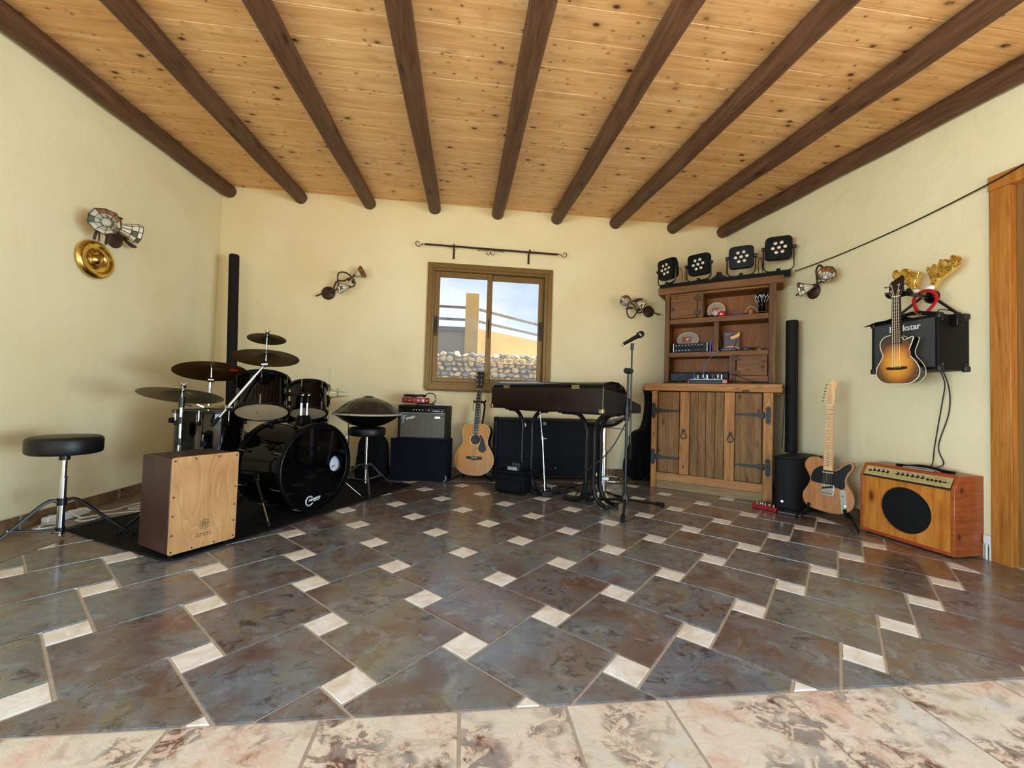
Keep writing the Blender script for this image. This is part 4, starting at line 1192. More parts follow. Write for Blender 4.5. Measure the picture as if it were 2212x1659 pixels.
# ================================================================== back wall pieces
rod = thing('curtain_rod', 'dark wrought iron curtain rod with curled ends above the window', 'curtain rod', (0.25, 4.27, 2.36))
def zr(x): return 2.372
obj('bar', MB().cyl((-0.443, 4.27, 2.368), (0.954, 4.27, 2.360), 0.0075), 'wrought_iron', rod)
obj('bar', MB().cyl((-0.443, 4.285, 2.366), (0.954, 4.285, 2.356), 0.004), 'wrought_iron', rod)
for sx, x_, z_ in ((-1, -0.443, 2.368), (1, 0.954, 2.360)):
    pts = [(x_, 4.27, z_), (x_+sx*0.03, 4.27, z_-0.005), (x_+sx*0.055, 4.27, z_-0.028), (x_+sx*0.085, 4.27, z_-0.022), (x_+sx*0.092, 4.27, z_+0.008), (x_+sx*0.074, 4.27, z_+0.022), (x_+sx*0.060, 4.27, z_+0.008), (x_+sx*0.066, 4.27, z_-0.003)]
    obj('finial', MB().tube(smooth_pts(pts, 4), 0.0042, 6), 'wrought_iron', rod)
for x_ in (-0.148, 0.648):
    t = MB(); t.box(x_-0.009, x_+0.009, 4.335, 4.35, 2.255, 2.36); t.box(x_-0.007, x_+0.007, 4.262, 4.34, 2.352, 2.362); t.box(x_-0.008, x_+0.008, 4.258, 4.282, 2.35, 2.385)
    obj('bracket', t, 'wrought_iron', rod, bev=0.002)
t = MB()
for sx in (-1, 1):
    t.tube(smooth_pts([(0.235+sx*0.14, 4.272, 2.338), (0.235+sx*0.10, 4.272, 2.347), (0.235+sx*0.05, 4.272, 2.345), (0.235, 4.272, 2.356)], 4), 0.0035, 5)
    t.tube(smooth_pts([(0.235+sx*0.002, 4.272, 2.345), (0.235+sx*0.004, 4.272, 2.318), (0.235+sx*0.02, 4.272, 2.302), (0.235+sx*0.038, 4.272, 2.312), (0.235+sx*0.034, 4.272, 2.33)], 4), 0.0035, 5)
obj('scroll_ornament', t, 'wrought_iron', rod)

def shade(root, apex, mouth, R, n_=10, seed=0, amber=3):
    a = Vector(apex); mth = Vector(mouth); d = mth-a; L = d.length
    T = Matrix.Translation(a) @ d.to_track_quat('Z', 'Y').to_matrix().to_4x4() @ Matrix.Rotation(0.3+seed, 4, 'Z')
    def rg(r_, z_, k=0.0): return [(r_*(1+k*(i % 2))*math.cos(2*PI*i/n_), r_*(1+k*(i % 2))*math.sin(2*PI*i/n_), z_) for i in range(n_)]
    rings = [rg(R*0.16, 0), rg(R*0.70, L*0.62, 0.0), rg(R*0.98, L*0.84, 0.04), rg(R*0.95, L*1.0, 0.06)]
    vs = sum(rings, [])
    vs += [(p[0]*0.985, p[1]*0.985, p[2]) for p in vs]
    K = len(rings)*n_
    t_ = MB(T); vs_ = vs
    base = len(t_.v); t_.v += [T @ Vector(p) for p in vs_]
    for j in range(3):
        for i in range(n_):
            i2 = (i+1) % n_
            f = (j*n_+i, j*n_+i2, (j+1)*n_+i2, (j+1)*n_+i)
            mi = 0 if j == 0 else (1 if i < amber else (2 if i % 4 == (0 if j == 1 else 1) else 0))
            t_.f += [f, tuple(K+q for q in reversed(f))]; t_.mi += [mi, mi]
    j = 3
    for i in range(n_):
        i2 = (i+1) % n_
        t_.f.append((j*n_+i, j*n_+i2, K+j*n_+i2, K+j*n_+i)); t_.mi.append(0)
    sh_ = obj('glass_shade', t_, ['glass_white', 'glass_amber', 'glass_green'], root, smooth=False)
    t_ = MB(T)
    for i in range(n_):
        t_.tube([rings[j_][i] for j_ in range(4)], 0.0022, 5)
    for j_ in (1, 2, 3): t_.tube(rings[j_], 0.0022, 5, closed=True)
    t_.lathe([(R*0.2, -0.012), (R*0.22, 0.006), (R*0.17, 0.012), (0, 0.012)], 12)
    obj('lead_came', t_, 'iron_brown', sh_)
    obj('bulb', MB(T).ball((0, 0, L*0.45), R*0.32, 12), 'mirror_lens', sh_)

def leafm(root, pts, w_, nrm):
    """a pointed metal leaf along pts"""
    P_ = smooth_pts(pts, 4); k = len(P_); t_ = MB(); vs = []; nrm = Vector(nrm)
    for i, p in enumerate(P_):
        tg = (P_[min(i+1, k-1)]-P_[max(i-1, 0)]).normalized(); sd = tg.cross(nrm).normalized()
        ww = w_*math.sin(PI*min(0.999, 0.03+0.97*i/(k-1)))**0.8+0.0008
        vs += [p+sd*ww+nrm*0.0015, p-sd*ww+nrm*0.0015, p-sd*ww-nrm*0.0015, p+sd*ww-nrm*0.0015]
    fs = []
    for i in range(k-1):
        for j in range(4): fs.append((i*4+j, i*4+(j+1) % 4, (i+1)*4+(j+1) % 4, (i+1)*4+j))
    fs += [(3, 2, 1, 0), tuple((k-1)*4+j for j in range(4))]
    t_.add(vs, fs); obj('leaf', t_, 'iron_brown', root)

G1 = 'wall lamps of bent iron with two stained glass shades'
def sconce(label, disc, rdisc, nrm, arms, shades, leaves):
    rt = thing('wall_lamp', label, 'wall lamp', disc, None, G1)
    T = tilted(disc, nrm)
    obj('wall_plate', MB(T).lathe([(rdisc, 0.0), (rdisc, 0.008), (rdisc*0.9, 0.016), (rdisc*0.5, 0.026), (0, 0.030)], 32), 'iron_brown', rt)
    obj('stem', MB(T).cyl((0, 0, 0.02), (0, 0, 0.075), 0.012), 'iron_brown', rt)
    for a_ in arms: obj('arm', MB().tube(smooth_pts(a_, 5), 0.0075, 8), 'iron_brown', rt)
    for i, (ap, mo, R_, am_) in enumerate(shades): shade(rt, ap, mo, R_, seed=i*0.4, amber=am_)
    for l_ in leaves: leafm(rt, l_, 0.014, nrm)
    return rt
sconce('two-shade iron wall lamp on the window wall, left of the window', (-1.394, 4.35, 1.819), 0.067, (0, -1, 0),
    [[(-1.493, 4.29, 1.768), (-1.434, 4.28, 1.795), (-1.367, 4.275, 1.811), (-1.307, 4.275, 1.838), (-1.278, 4.27, 1.862)],
     [(-1.340, 4.275, 1.820), (-1.324, 4.27, 1.849), (-1.304, 4.27, 1.911), (-1.276, 4.27, 1.933), (-1.224, 4.26, 1.930), (-1.177, 4.25, 1.956), (-1.145, 4.25, 1.969), (-1.120, 4.25, 1.991)],
     [(-1.278, 4.27, 1.862), (-1.281, 4.25, 1.960), (-1.269, 4.24, 2.001), (-1.234, 4.24, 2.014), (-1.189, 4.24, 2.003), (-1.145, 4.24, 1.969), (-1.118, 4.24, 1.930), (-1.110, 4.24, 1.903), (-1.128, 4.24, 1.875), (-1.161, 4.24, 1.869)]],
    [((-1.120, 4.25, 1.991), (-1.034, 4.25, 2.036), 0.060, 8), ((-1.161, 4.24, 1.869), (-1.262, 4.22, 1.846), 0.056, 4)],
    [[(-1.125, 4.235, 1.90), (-1.13, 4.235, 1.925), (-1.112, 4.235, 1.95)], [(-1.19, 4.235, 1.955), (-1.165, 4.235, 1.94), (-1.145, 4.235, 1.965)]])
sconce('two-shade iron wall lamp with one big loop, between window and dresser', (2.012, 4.35, 1.817), 0.064, (0, -1, 0),
    [[(2.110, 4.28, 1.775), (2.032, 4.27, 1.790), (1.965, 4.26, 1.805), (1.910, 4.25, 1.793), (1.864, 4.25, 1.776), (1.834, 4.25, 1.780), (1.858, 4.25, 1.820), (1.884, 4.25, 1.826)],
     [(1.883, 4.25, 1.821), (1.834, 4.25, 1.780), (1.795, 4.24, 1.724), (1.760, 4.23, 1.712), (1.729, 4.23, 1.735), (1.715, 4.23, 1.792), (1.732, 4.22, 1.852), (1.766, 4.22, 1.888), (1.791, 4.22, 1.896), (1.815, 4.22, 1.884)],
     [(1.724, 4.22, 1.862), (1.761, 4.22, 1.866), (1.802, 4.23, 1.841), (1.828, 4.24, 1.794)]],
    [((1.724, 4.22, 1.864), (1.650, 4.12, 1.868), 0.058, 3), ((1.815, 4.22, 1.882), (1.892, 4.19, 1.838), 0.054, 2)],
    [[(1.790, 4.22, 1.899), (1.836, 4.22, 1.912), (1.897, 4.22, 1.922)], [(1.700, 4.23, 1.805), (1.735, 4.22, 1.815), (1.790, 4.22, 1.82)]])
sconce('two-shade iron wall lamp on the right wall, between dresser and antlers', (2.93, 3.150, 1.795), 0.064, (-1, 0, 0),
    [[(2.86, 3.262, 1.786), (2.86, 3.191, 1.804), (2.85, 3.113, 1.818), (2.85, 3.039, 1.824), (2.84, 2.978, 1.831)],
     [(2.85, 3.044, 1.814), (2.84, 3.025, 1.851), (2.83, 3.026, 1.922), (2.82, 3.002, 1.952), (2.80, 2.960, 1.952), (2.79, 2.925, 1.925)]],
    [((2.84, 2.960, 1.828), (2.75, 2.845, 1.850), 0.060, 3), ((2.84, 3.055, 1.812), (2.77, 3.135, 1.795), 0.058, 2)],
    [[(2.81, 3.00, 1.84), (2.80, 2.985, 1.86), (2.80, 2.98, 1.88)]])
sconce('two-shade iron wall lamp on the left wall, above the brass bell', (-2.44, 3.128, 1.835), 0.066, (1, 0, 0),
    [[(-2.35, 3.205, 1.840), (-2.36, 3.097, 1.842), (-2.36, 3.025, 1.845), (-2.35, 2.975, 1.825), (-2.35, 2.960, 1.76), (-2.35, 2.958, 1.735)],
     [(-2.36, 3.06, 1.84), (-2.35, 3.0, 1.872), (-2.33, 2.972, 1.880)],
     [(-2.34, 2.96, 1.80), (-2.34, 2.90, 1.81), (-2.34, 2.872, 1.785), (-2.35, 2.870, 1.735)]],
    [((-2.34, 2.952, 1.876), (-2.24, 2.80, 1.832), 0.078, 3), ((-2.34, 2.985, 1.878), (-2.255, 3.095, 1.862), 0.066, 2)],
    [[(-2.36, 2.960, 1.897), (-2.36, 3.001, 1.928), (-2.36, 3.040, 1.946), (-2.36, 3.094, 1.964)], [(-2.36, 3.10, 1.83), (-2.35, 3.16, 1.805), (-2.35, 3.21, 1.81)]])
gb = thing('brass_bell', 'shiny brass bell mouth hanging under the left wall lamp', 'ornament', (-2.39, 2.965, 1.63))
TG = tilted((-2.415, 2.962, 1.632), (1, -0.12, 0.05))
obj('dish', MB(TG).lathe([(0.118, 0.0), (0.124, 0.006), (0.120, 0.018), (0.108, 0.028), (0.094, 0.030), (0.082, 0.022), (0.070, 0.020), (0.056, 0.030), (0.048, 0.034), (0.042, 0.026), (0.034, 0.024), (0.026, 0.034), (0.014, 0.042), (0, 0.044)], 56), 'brass', gb, ang=60)
obj('hook', MB().tube(smooth_pts([(-2.35, 2.905, 1.80), (-2.345, 2.90, 1.77), (-2.35, 2.905, 1.735)], 4), 0.004, 6), 'iron_brown', gb)

# ================================================================== acoustic guitar
def guitar_T(o, up, right): return frame(o, right, up)
def poly_body(T, outline, y0, y1, inset=0.0): 
    return MB(T).prism(outline, y1, y0, 'y', inset=inset)
half = [(0.0, 0.0), (0.08, 0.004), (0.150, 0.040), (0.190, 0.095), (0.200, 0.150), (0.186, 0.212), (0.152, 0.268), (0.130, 0.305), (0.127, 0.345), (0.139, 0.395), (0.144, 0.425), (0.128, 0.472), (0.085, 0.498), (0.0, 0.503)]
out = sm2(half+[(-x_, z_) for x_, z_ in reversed(half[1:-1])], 4)
TA = guitar_T((0.120, 4.07, 0.048), (0.115, 0.11, 1.0), (0.94, -0.34, 0))
ag = thing('acoustic_guitar', 'honey coloured acoustic guitar on a stand under the window', 'guitar', (0.122, 4.07, 0.048), TA)
obj('body', poly_body(TA, out, 0.001, 0.108), 'rosewood', ag, bev=0.003)
obj('soundboard', poly_body(TA, inset_poly(out, 0.0025), -0.0015, 0.001), 'spruce_top', ag, smooth=False)
for y_ in (0.0, 0.106): obj('binding', MB(TA).tube([(p[0], y_, p[1]) for p in out], 0.0022, 6, closed=True), 'bone', ag)
obj('soundhole', MB(TA).lathe([(0.049, 0.0), (0.049, 0.0006), (0, 0.0006)], 32, Matrix.Translation((0, -0.0016, 0.345)) @ Matrix.Rotation(PI/2, 4, 'X')), 'rosewood', ag)
obj('rosette', MB(TA).lathe([(0.050, 0.0), (0.050, 0.0009), (0.058, 0.0009), (0.058, 0.0)], 36, Matrix.Translation((0, -0.0016, 0.345)) @ Matrix.Rotation(PI/2, 4, 'X'), cap=False), 'maple', ag)
pgp = sm2([(0.040, 0.395), (0.060, 0.385), (0.085, 0.345), (0.112, 0.275), (0.110, 0.240), (0.085, 0.222), (0.050, 0.232), (0.034, 0.262), (0.046, 0.298), (0.052, 0.345), (0.044, 0.375)], 3)
obj('pickguard', poly_body(TA, pgp, -0.0035, -0.0012), 'tortoise', ag)
brp = [(-0.082, 0.178), (-0.030, 0.182), (0.030, 0.182), (0.082, 0.178), (0.080, 0.155), (0.035, 0.150), (0.0, 0.143), (-0.035, 0.150), (-0.080, 0.155)]
obj('bridge', poly_body(TA, brp, -0.009, -0.001), 'rosewood', ag, bev=0.002)
obj('saddle', MB(TA).box(-0.036, 0.036, -0.013, -0.008, 0.1715, 0.1745), 'bone', ag)
for i in range(6): obj('bridge_pin', MB(TA).ball((-0.0275+0.011*i, -0.0105, 0.160), 0.003, 8), 'bone', ag)
obj('neck', MB(TA).prism([(-0.027, 0.50), (0.027, 0.50), (0.022, 0.85), (-0.022, 0.85)], 0.022, -0.004, 'y'), 'rosewood', ag, bev=0.004)
fb = obj('fingerboard', MB(TA).prism([(-0.0285, 0.396), (0.0285, 0.396), (0.0225, 0.848), (-0.0225, 0.848)], -0.003, -0.010, 'y'), 'rosewood', ag, smooth=False)
sc = 0.675
for k in range(1, 20):
    z_ = 0.848-sc*(1-2**(-k/12)); w_ = 0.0225+(0.848-z_)/0.452*0.006
    if z_ > 0.40: obj('fret', MB(TA).box(-w_, w_, -0.0115, -0.0095, z_-0.001, z_+0.001), 'fret_steel', fb, smooth=False)
for sx in (-1, 1): obj('neck_binding', MB(TA).tube([(sx*0.0285, -0.009, 0.396), (sx*0.0225, -0.009, 0.848)], 0.0015, 5), 'bone', ag)
obj('nut', MB(TA).box(-0.0225, 0.0225, -0.013, -0.004, 0.848, 0.853), 'bone', ag)
hd = obj('headstock', MB(TA).prism([(-0.024, 0.853), (0.024, 0.853), (0.035, 0.90), (0.040, 1.025), (0.020, 1.035), (0.0, 1.028), (-0.020, 1.035), (-0.036, 1.025), (-0.032, 0.90)], 0.010, -0.004, 'y'), 'rosewood', ag, bev=0.002)
for sx in (-1, 1):
    for k in range(3):
        z_ = 0.90+0.045*k
        t = MB(TA); t.cyl((sx*0.020, -0.004, z_), (sx*0.020, -0.016, z_), 0.0045, n_=10); t.cyl((sx*0.036, 0.004, z_), (sx*0.050, 0.004, z_), 0.003, n_=6); t.ball((sx*0.056, 0.004, z_), 0.0085, 8, sz=0.6)
        obj('tuner', t, 'chrome', ag)
for i in range(6):
    obj('string', MB(TA).tube([(-0.0275+0.011*i, -0.0135, 0.166), (-0.019+0.0076*i, -0.0135, 0.85), ((-0.020 if i < 3 else 0.020), -0.013, 0.90+0.045*(i if i < 3 else 5-i))], 0.0006, 4), 'fret_steel', ag)
obj('end_pin', MB(TA).cyl((0, 0.05, -0.008), (0, 0.05, 0.004), 0.005), 'bone', ag)

gs = thing('guitar_stand', 'black tubular stand holding the honey coloured acoustic guitar', 'stand', (0.15, 4.2, 0))
obj('upright', MB().tube(smooth_pts([(0.17, 4.25, 0.05), (0.195, 4.25, 0.45), (0.215, 4.24, 0.62), (0.222, 4.22, 0.72), (0.205, 4.19, 0.76), (0.17, 4.15, 0.765)], 5), 0.010, 8), 'black_metal', gs)
obj('yoke', MB().tube(smooth_pts([(0.11, 4.13, 0.775), (0.115, 4.14, 0.762), (0.16, 4.17, 0.762), (0.215, 4.15, 0.762), (0.222, 4.12, 0.775)], 4), 0.009, 8), 'rubber', gs)
obj('retaining_strap', MB().tube([(0.108, 4.115, 0.772), (0.106, 4.11, 0.72), (0.104, 4.11, 0.67)], 0.0025, 5), 'iron_brown', gs)
for f in ((-0.10, 4.03), (0.30, 3.98), (0.20, 4.29)):
    l_ = obj('leg', MB().tube([(0.17, 4.25, 0.07), (f[0], f[1], 0.014)], 0.008, 8), 'black_metal', gs)
    obj('rubber_foot', MB().ball((f[0], f[1], 0.013), 0.013, 10), 'rubber', l_)
for sx in (-1, 1): obj('cradle_arm', MB().tube(smooth_pts([(0.17, 4.22, 0.10), (0.15+sx*0.09, 4.12, 0.05), (0.12+sx*0.10, 4.0, 0.042), (0.12+sx*0.10, 3.995, 0.07)], 4), 0.008, 8), 'rubber', gs)

# ================================================================== large black flight case along the wall
fc = thing('speaker_cabinet', 'wide black cabinet standing against the wall beneath the window, behind the piano', 'loudspeaker', (0.88, 4.2, 0))
t = MB(); ring(t, 0.325, 1.425, 0.02, 0.612, 0.028, 4.095, 4.30); t.box(0.34, 1.41, 4.13, 4.29, 0.03, 0.60); obj('cabinet', t, 'tolex', fc, bev=0.006)
t = MB(); t.box(0.353, 1.397, 4.112, 4.135, 0.215, 0.584); obj('front_panel', t, 'tolex_blue', fc, bev=0.004)
t = MB(); t.box(0.353, 1.397, 4.104, 4.135, 0.048, 0.205); obj('lower_panel', t, 'tolex_blue', fc, bev=0.004)
obj('badge', MB().cyl((0.828, 4.112, 0.565), (0.828, 4.106, 0.565), 0.018), 'disc_grey', fc)
obj('handle_recess', MB().cyl((0.62, 4.112, 0.545), (0.62, 4.108, 0.545), 0.02), 'steel', fc)
for x_, z_ in ((0.335, 0.60), (1.415, 0.60), (0.335, 0.03), (1.415, 0.03)):
    obj('corner_guard', MB().cbox((x_, 4.11, z_), (0.045, 0.045, 0.045)), 'rubber', fc, bev=0.012)
obj('corner_plate', MB().cbox((1.36, 4.098, 0.06), (0.05, 0.01, 0.04)), 'cap_metal', fc, bev=0.004)
for x_ in (0.40, 1.35): obj('rubber_foot', MB().cyl((x_, 4.2, 0.0), (x_, 4.2, 0.022), 0.018), 'rubber', fc)
for x_ in (0.45, 0.95, 1.25): obj('screw', MB().cyl((x_, 4.104, 0.12), (x_, 4.1, 0.12), 0.006, n_=8), 'steel', fc)

# ================================================================== electric piano on bent tube legs
TPn = frame((0.988, 2.825, 0), (0.643, -0.766, 0), (0, 0, 1))
pn_ = thing('electric_piano', 'black and burgundy electric piano with closed hinged lid, its back to the room', 'piano', (0.988, 2.825, 0), TPn)
prof = [(0.0, 0.722), (0.0, 0.904), (0.30, 0.872), (0.44, 0.820), (0.575, 0.792), (0.585, 0.785), (0.585, 0.722)]
t = MB(TPn); t.prism(prof, -1.14, 0.0, 'x'); obj('case', t, 'charcoal_tolex', pn_, bev=0.004)
t = MB(TPn); t.box(-1.138, -0.004, -0.006, 0.003, 0.726, 0.906); obj('back_panel', t, 'burgundy_tolex', pn_, bev=0.002)
lidp = [(0.004, 0.904), (0.004, 0.926), (0.03, 0.944), (0.12, 0.957), (0.22, 0.955), (0.31, 0.925), (0.37, 0.86), (0.30, 0.872)]
t = MB(TPn); t.prism(lidp, -1.125, -0.006, 'x'); obj('lid', t, 'gloss_black', pn_, bev=0.004, ang=50)
t = MB(TPn); t.box(-0.003, 0.001, -0.007, 0.002, 0.724, 0.908); obj('edge_trim', t, 'steel', pn_)
for u_ in (-0.95, -0.235):
    t = MB(TPn); t.box(u_-0.035, u_+0.035, -0.010, -0.005, 0.898, 0.925); t.cyl((u_-0.035, -0.010, 0.912), (u_+0.035, -0.010, 0.912), 0.004, n_=8); obj('hinge', t, 'cap_metal', pn_)
for u_, z_ in ((-0.012, 0.735), (-1.128, 0.735)):
    t = MB(TPn); t.prism([(u_-0.022, z_-0.014), (u_+0.014, z_-0.014), (u_+0.014, z_+0.026), (u_, z_+0.018), (u_-0.022, z_+0.022)], 0.02, -0.009, 'y'); obj('corner_guard', t, 'cap_metal', pn_, bev=0.005)
t = MB(TPn); t.box(-1.10, -0.04, 0.565, 0.60, 0.74, 0.80); obj('key_slip', t, 'rosewood', pn_, bev=0.004)
for i in range(26): obj('key', MB(TPn).box(-1.07+0.039*i, -1.034+0.039*i, 0.45, 0.575, 0.806, 0.818), 'bone', pn_)
t = MB(TPn)
for i in range(7): t.cyl((-0.06-0.03*i, 0.50, 0.81), (-0.06-0.03*i, 0.49, 0.838), 0.007, n_=8)
obj('control_knobs', t, 'steel', pn_)
def cleg(u0, off, topdir, utop, ubot, z0=0.018, zt=0.712):
    r_ = 0.11
    sg = 1 if utop > u0 else -1; sb = 1 if ubot > u0 else -1
    pts = [(utop, off, zt), (u0+sg*r_*0.9, off, zt-0.004), (u0+sg*r_*0.35, off, zt-0.045), (u0, off, zt-0.13), (u0, off, zt-0.25), (u0, off, 0.30), (u0, off, z0+0.13), (u0+sb*r_*0.3, off, z0+0.04), (u0+sb*r_*0.85, off, z0+0.002), (ubot, off, z0)]
    l_ = obj('leg', MB(TPn).tube(smooth_pts(pts, 4), 0.0175, 10), 'black_metal', pn_)
    obj('end_cap', MB(TPn).cyl((ubot-sb*0.012, off, z0), (ubot+sb*0.004, off, z0), 0.0182), 'forged_black', l_)
cleg(-0.262, 0.20, 1, -0.50, -0.47)
cleg(-0.190, 0.20, 1, -0.03, -0.055)
cleg(-0.212, 0.33, 1, -0.05, -0.055)
cleg(-0.935, 0.20, 1, -1.10, -1.11)
cleg(-0.822, 0.20, 1, -0.66, -0.64)
for (a0_, a1_) in ((-0.52, 0.0), (-1.12, -0.64)):
    t = MB(TPn); t.box(a0_, a1_, 0.16, 0.37, 0.706, 0.722); obj('mounting_plate', t, 'black_metal', pn_)

# sustain rod and pedal
rp2 = thing('pedal_rod', 'thin chrome push rod between the piano underside and the chipped black pedal', 'rod', (0.70, 3.43, 0.04))
obj('lower_rod', MB().cyl((0.706, 3.425, 0.047), (0.683, 3.47, 0.49), 0.0055), 'chrome', rp2)
obj('upper_rod', MB().cyl((0.683, 3.47, 0.47), (0.660, 3.50, 0.716), 0.0038), 'chrome', rp2)
obj('clamp', MB().cyl((0.684, 3.468, 0.462), (0.682, 3.472, 0.495), 0.010), 'chrome', rp2)
obj('thumb_screw', MB().tube([(0.685, 3.46, 0.48), (0.715, 3.44, 0.478)], 0.0045, 6), 'chrome', rp2)
pd = thing('sustain_pedal', 'chipped black metal sustain pedal on the floor beneath the piano', 'pedal', (0.76, 3.43, 0))
TPd = frame((0.668, 3.44, 0), (0.93, 0.36, 0), (0, 0, 1))
plain('chipped_black', rgb(26, 26, 27), 0.4, var=0.6, vs=50)
t = MB(TPd); t.box(-0.01, 0.085, -0.07, 0.02, 0.0, 0.045); obj('housing', t, 'chipped_black', pd, bev=0.005)
t = MB(TPd); t.box(0.07, 0.26, -0.01, 0.035, 0.012, 0.050); obj('treadle', t, 'chipped_black', pd, bev=0.005)
t = MB(TPd); t.box(0.20, 0.275, -0.025, 0.045, 0.0, 0.055); obj('base', t, 'chipped_black', pd, bev=0.005)
for u_ in (0.0, 0.05, 0.12, 0.18): obj('rivet', MB(TPd).ball((u_, -0.02 if u_ < 0.08 else 0.01, 0.048), 0.006, 8), 'chrome', pd)

# accessory bag and small effect pedal
TBg = frame((0.288, 3.560, 0), (0.84, -0.545, 0), (0, 0, 1))
bg_ = thing('accessory_bag', 'black zipped accessory bag lying on the floor right of the acoustic guitar', 'bag', (0.288, 3.56, 0), TBg)
t = MB(TBg); t.box(0.0, 0.275, 0.0, 0.205, 0.004, 0.178); obj('body', t, 'black_nylon', bg_, bev=0.035, seg=5)
t = MB(TBg); t.box(-0.004, 0.279, -0.004, 0.208, 0.170, 0.197); obj('lid', t, 'black_nylon', bg_, bev=0.018, seg=4)
t = MB(TBg); t.box(0.02, 0.26, -0.024, 0.01, 0.03, 0.13); obj('front_pocket', t, 'black_nylon', bg_, bev=0.014, seg=3)
obj('shoulder_strap', MB(TBg).tube(smooth_pts([(0.27, 0.1, 0.16), (0.32, 0.14, 0.20), (0.40, 0.16, 0.10), (0.44, 0.12, 0.02), (0.38, 0.06, 0.015), (0.31, 0.05, 0.03)], 5), 0.010, 6, flat=0.35), 'black_nylon', bg_)
ep = thing('effect_pedal', 'small silver effect pedal lying on the black accessory bag', 'pedal', (0.44, 3.62, 0.206), TBg @ Matrix.Translation((0.145, 0.06, 0.198)))
TE = TBg @ Matrix.Translation((0.105, 0.03, 0.198))
t = MB(TE); t.prism([(0, 0), (0.0, 0.030), (0.085, 0.048), (0.085, 0)], 0.0, 0.115, 'x'); obj('housing', t, 'black_plastic', ep, bev=0.004)
t = MB(TE); t.add([(0.006, -0.002, 0.003), (0.095, -0.002, 0.003), (0.095, 0.0005, 0.031), (0.006, 0.0005, 0.031), (0.006, 0.004, 0.003), (0.095, 0.004, 0.003), (0.095, 0.006, 0.031), (0.006, 0.006, 0.031)], [(0, 1, 2, 3), (7, 6, 5, 4), (0, 4, 5, 1), (1, 5, 6, 2), (2, 6, 7, 3), (3, 7, 4, 0)])
obj('face_plate', t, 'steel', ep)
for i in range(3): obj('knob', MB(TE).cyl((0.03+0.027*i, 0.06, 0.043), (0.03+0.027*i, 0.058, 0.056), 0.007, n_=10), 'chrome', ep)

# bar stool
bs = thing('bar_stool', 'bar stool with chrome column and curved dark seat, behind the piano', 'stool', (1.19, 3.375, 0))
TS = Matrix.Translation((1.19, 3.375, 0))
obj('base', MB(TS).lathe([(0.188, 0.0), (0.190, 0.006), (0.15, 0.018), (0.09, 0.035), (0.045, 0.052), (0.032, 0.062), (0, 0.062)], 48), 'chrome', bs)
obj('column', MB(TS).cyl((0, 0, 0.05), (0, 0, 0.40), 0.028), 'chrome', bs)
obj('piston', MB(TS).cyl((0, 0, 0.38), (0, 0, 0.60), 0.021), 'chrome', bs)
obj('footrest', MB(TS).tube([(0.03+0.105*math.cos(a), -0.05+0.12*math.sin(a), 0.165) for a in [math.radians(-120+i*10) for i in range(25)]], 0.009, 8), 'chrome', bs)
obj('footrest_bracket', MB(TS).box(-0.04, 0.045, -0.04, 0.04, 0.145, 0.185), 'chrome', bs, bev=0.01)
obj('lever', MB(TS).tube([(0, 0, 0.59), (0.10, -0.05, 0.585), (0.16, -0.09, 0.578)], 0.004, 6), 'black_metal', bs)
t = MB(TS); n_ = 32; k = 8; vs = []; fs = []
Rt = Matrix.Rotation(-0.3, 4, 'Z')
for side in (0, 1):
    for j in range(k+1):
        for i in range(n_):
            a = 2*PI*i/n_; r_ = j/k
            x_ = r_*0.19*math.cos(a); y_ = r_*0.18*math.sin(a)
            zz = 0.645+0.045*max(0, x_/0.19)**2*1.2-0.012*max(0, -x_/0.19)-0.02*(1-r_)+(0 if side == 0 else -0.030*(1-r_**4)-0.012)
            if side == 1 and j == k: zz = 0.645+0.045*max(0, x_/0.19)**2*1.2-0.012*max(0, -x_/0.19)-0.018
            vs.append(tuple(Rt @ Vector((x_, y_, zz))))
o_ = (k+1)*n_
for j in range(k):
    for i in range(n_):
        i2 = (i+1) % n_
        fs.append((j*n_+i, (j+1)*n_+i, (j+1)*n_+i2, j*n_+i2)); fs.append((o_+j*n_+i, o_+j*n_+i2, o_+(j+1)*n_+i2, o_+(j+1)*n_+i))
for i in range(n_):
    i2 = (i+1) % n_; fs.append((k*n_+i, o_+k*n_+i, o_+k*n_+i2, k*n_+i2))
t.add(vs, fs); obj('seat', t, 'leatherette', bs, ang=60)

# microphone stand with microphone
ms = thing('microphone_stand', 'black tripod microphone stand with folded boom, right of the piano', 'stand', (1.228, 2.985, 0))
bx, by = 1.228, 2.985
obj('lower_tube', MB().cyl((bx, by, 0.075), (bx, by, 0.745), 0.0105), 'black_metal', ms)
obj('upper_tube', MB().cyl((bx, by, 0.72), (bx+0.004, by, 1.035), 0.0078), 'black_metal', ms)
obj('clutch', MB().cyl((bx, by, 0.665), (bx, by, 0.775), 0.0165), 'black_plastic', ms)
obj('hub', MB().lathe([(0.014, -0.04), (0.026, -0.03), (0.028, 0.02), (0.017, 0.04)], 18, Matrix.Translation((bx, by, 0.09))), 'black_plastic', ms)
for f in ((1.098, 2.701), (1.571, 3.085), (1.023, 3.24)):
    fv = V3(f[0], f[1], 0.018)
    l_ = obj('leg', MB().cyl((bx, by, 0.085), fv, 0.0105), 'black_metal', ms)
    dv = (fv-V3(bx, by, 0.085)).normalized()
    obj('rubber_foot', MB().cyl(fv-dv*0.05, fv+dv*0.012, 0.0155, 0.017), 'rubber', l_)
obj('joint', MB().cyl((bx-0.022, by-0.02, 1.045), (bx+0.03, by+0.01, 1.045), 0.022), 'black_plastic', ms)
obj('joint_knob', MB().cyl((bx-0.03, by-0.03, 1.045), (bx-0.012, by-0.02, 1.045), 0.019, n_=8), 'black_plastic', ms)
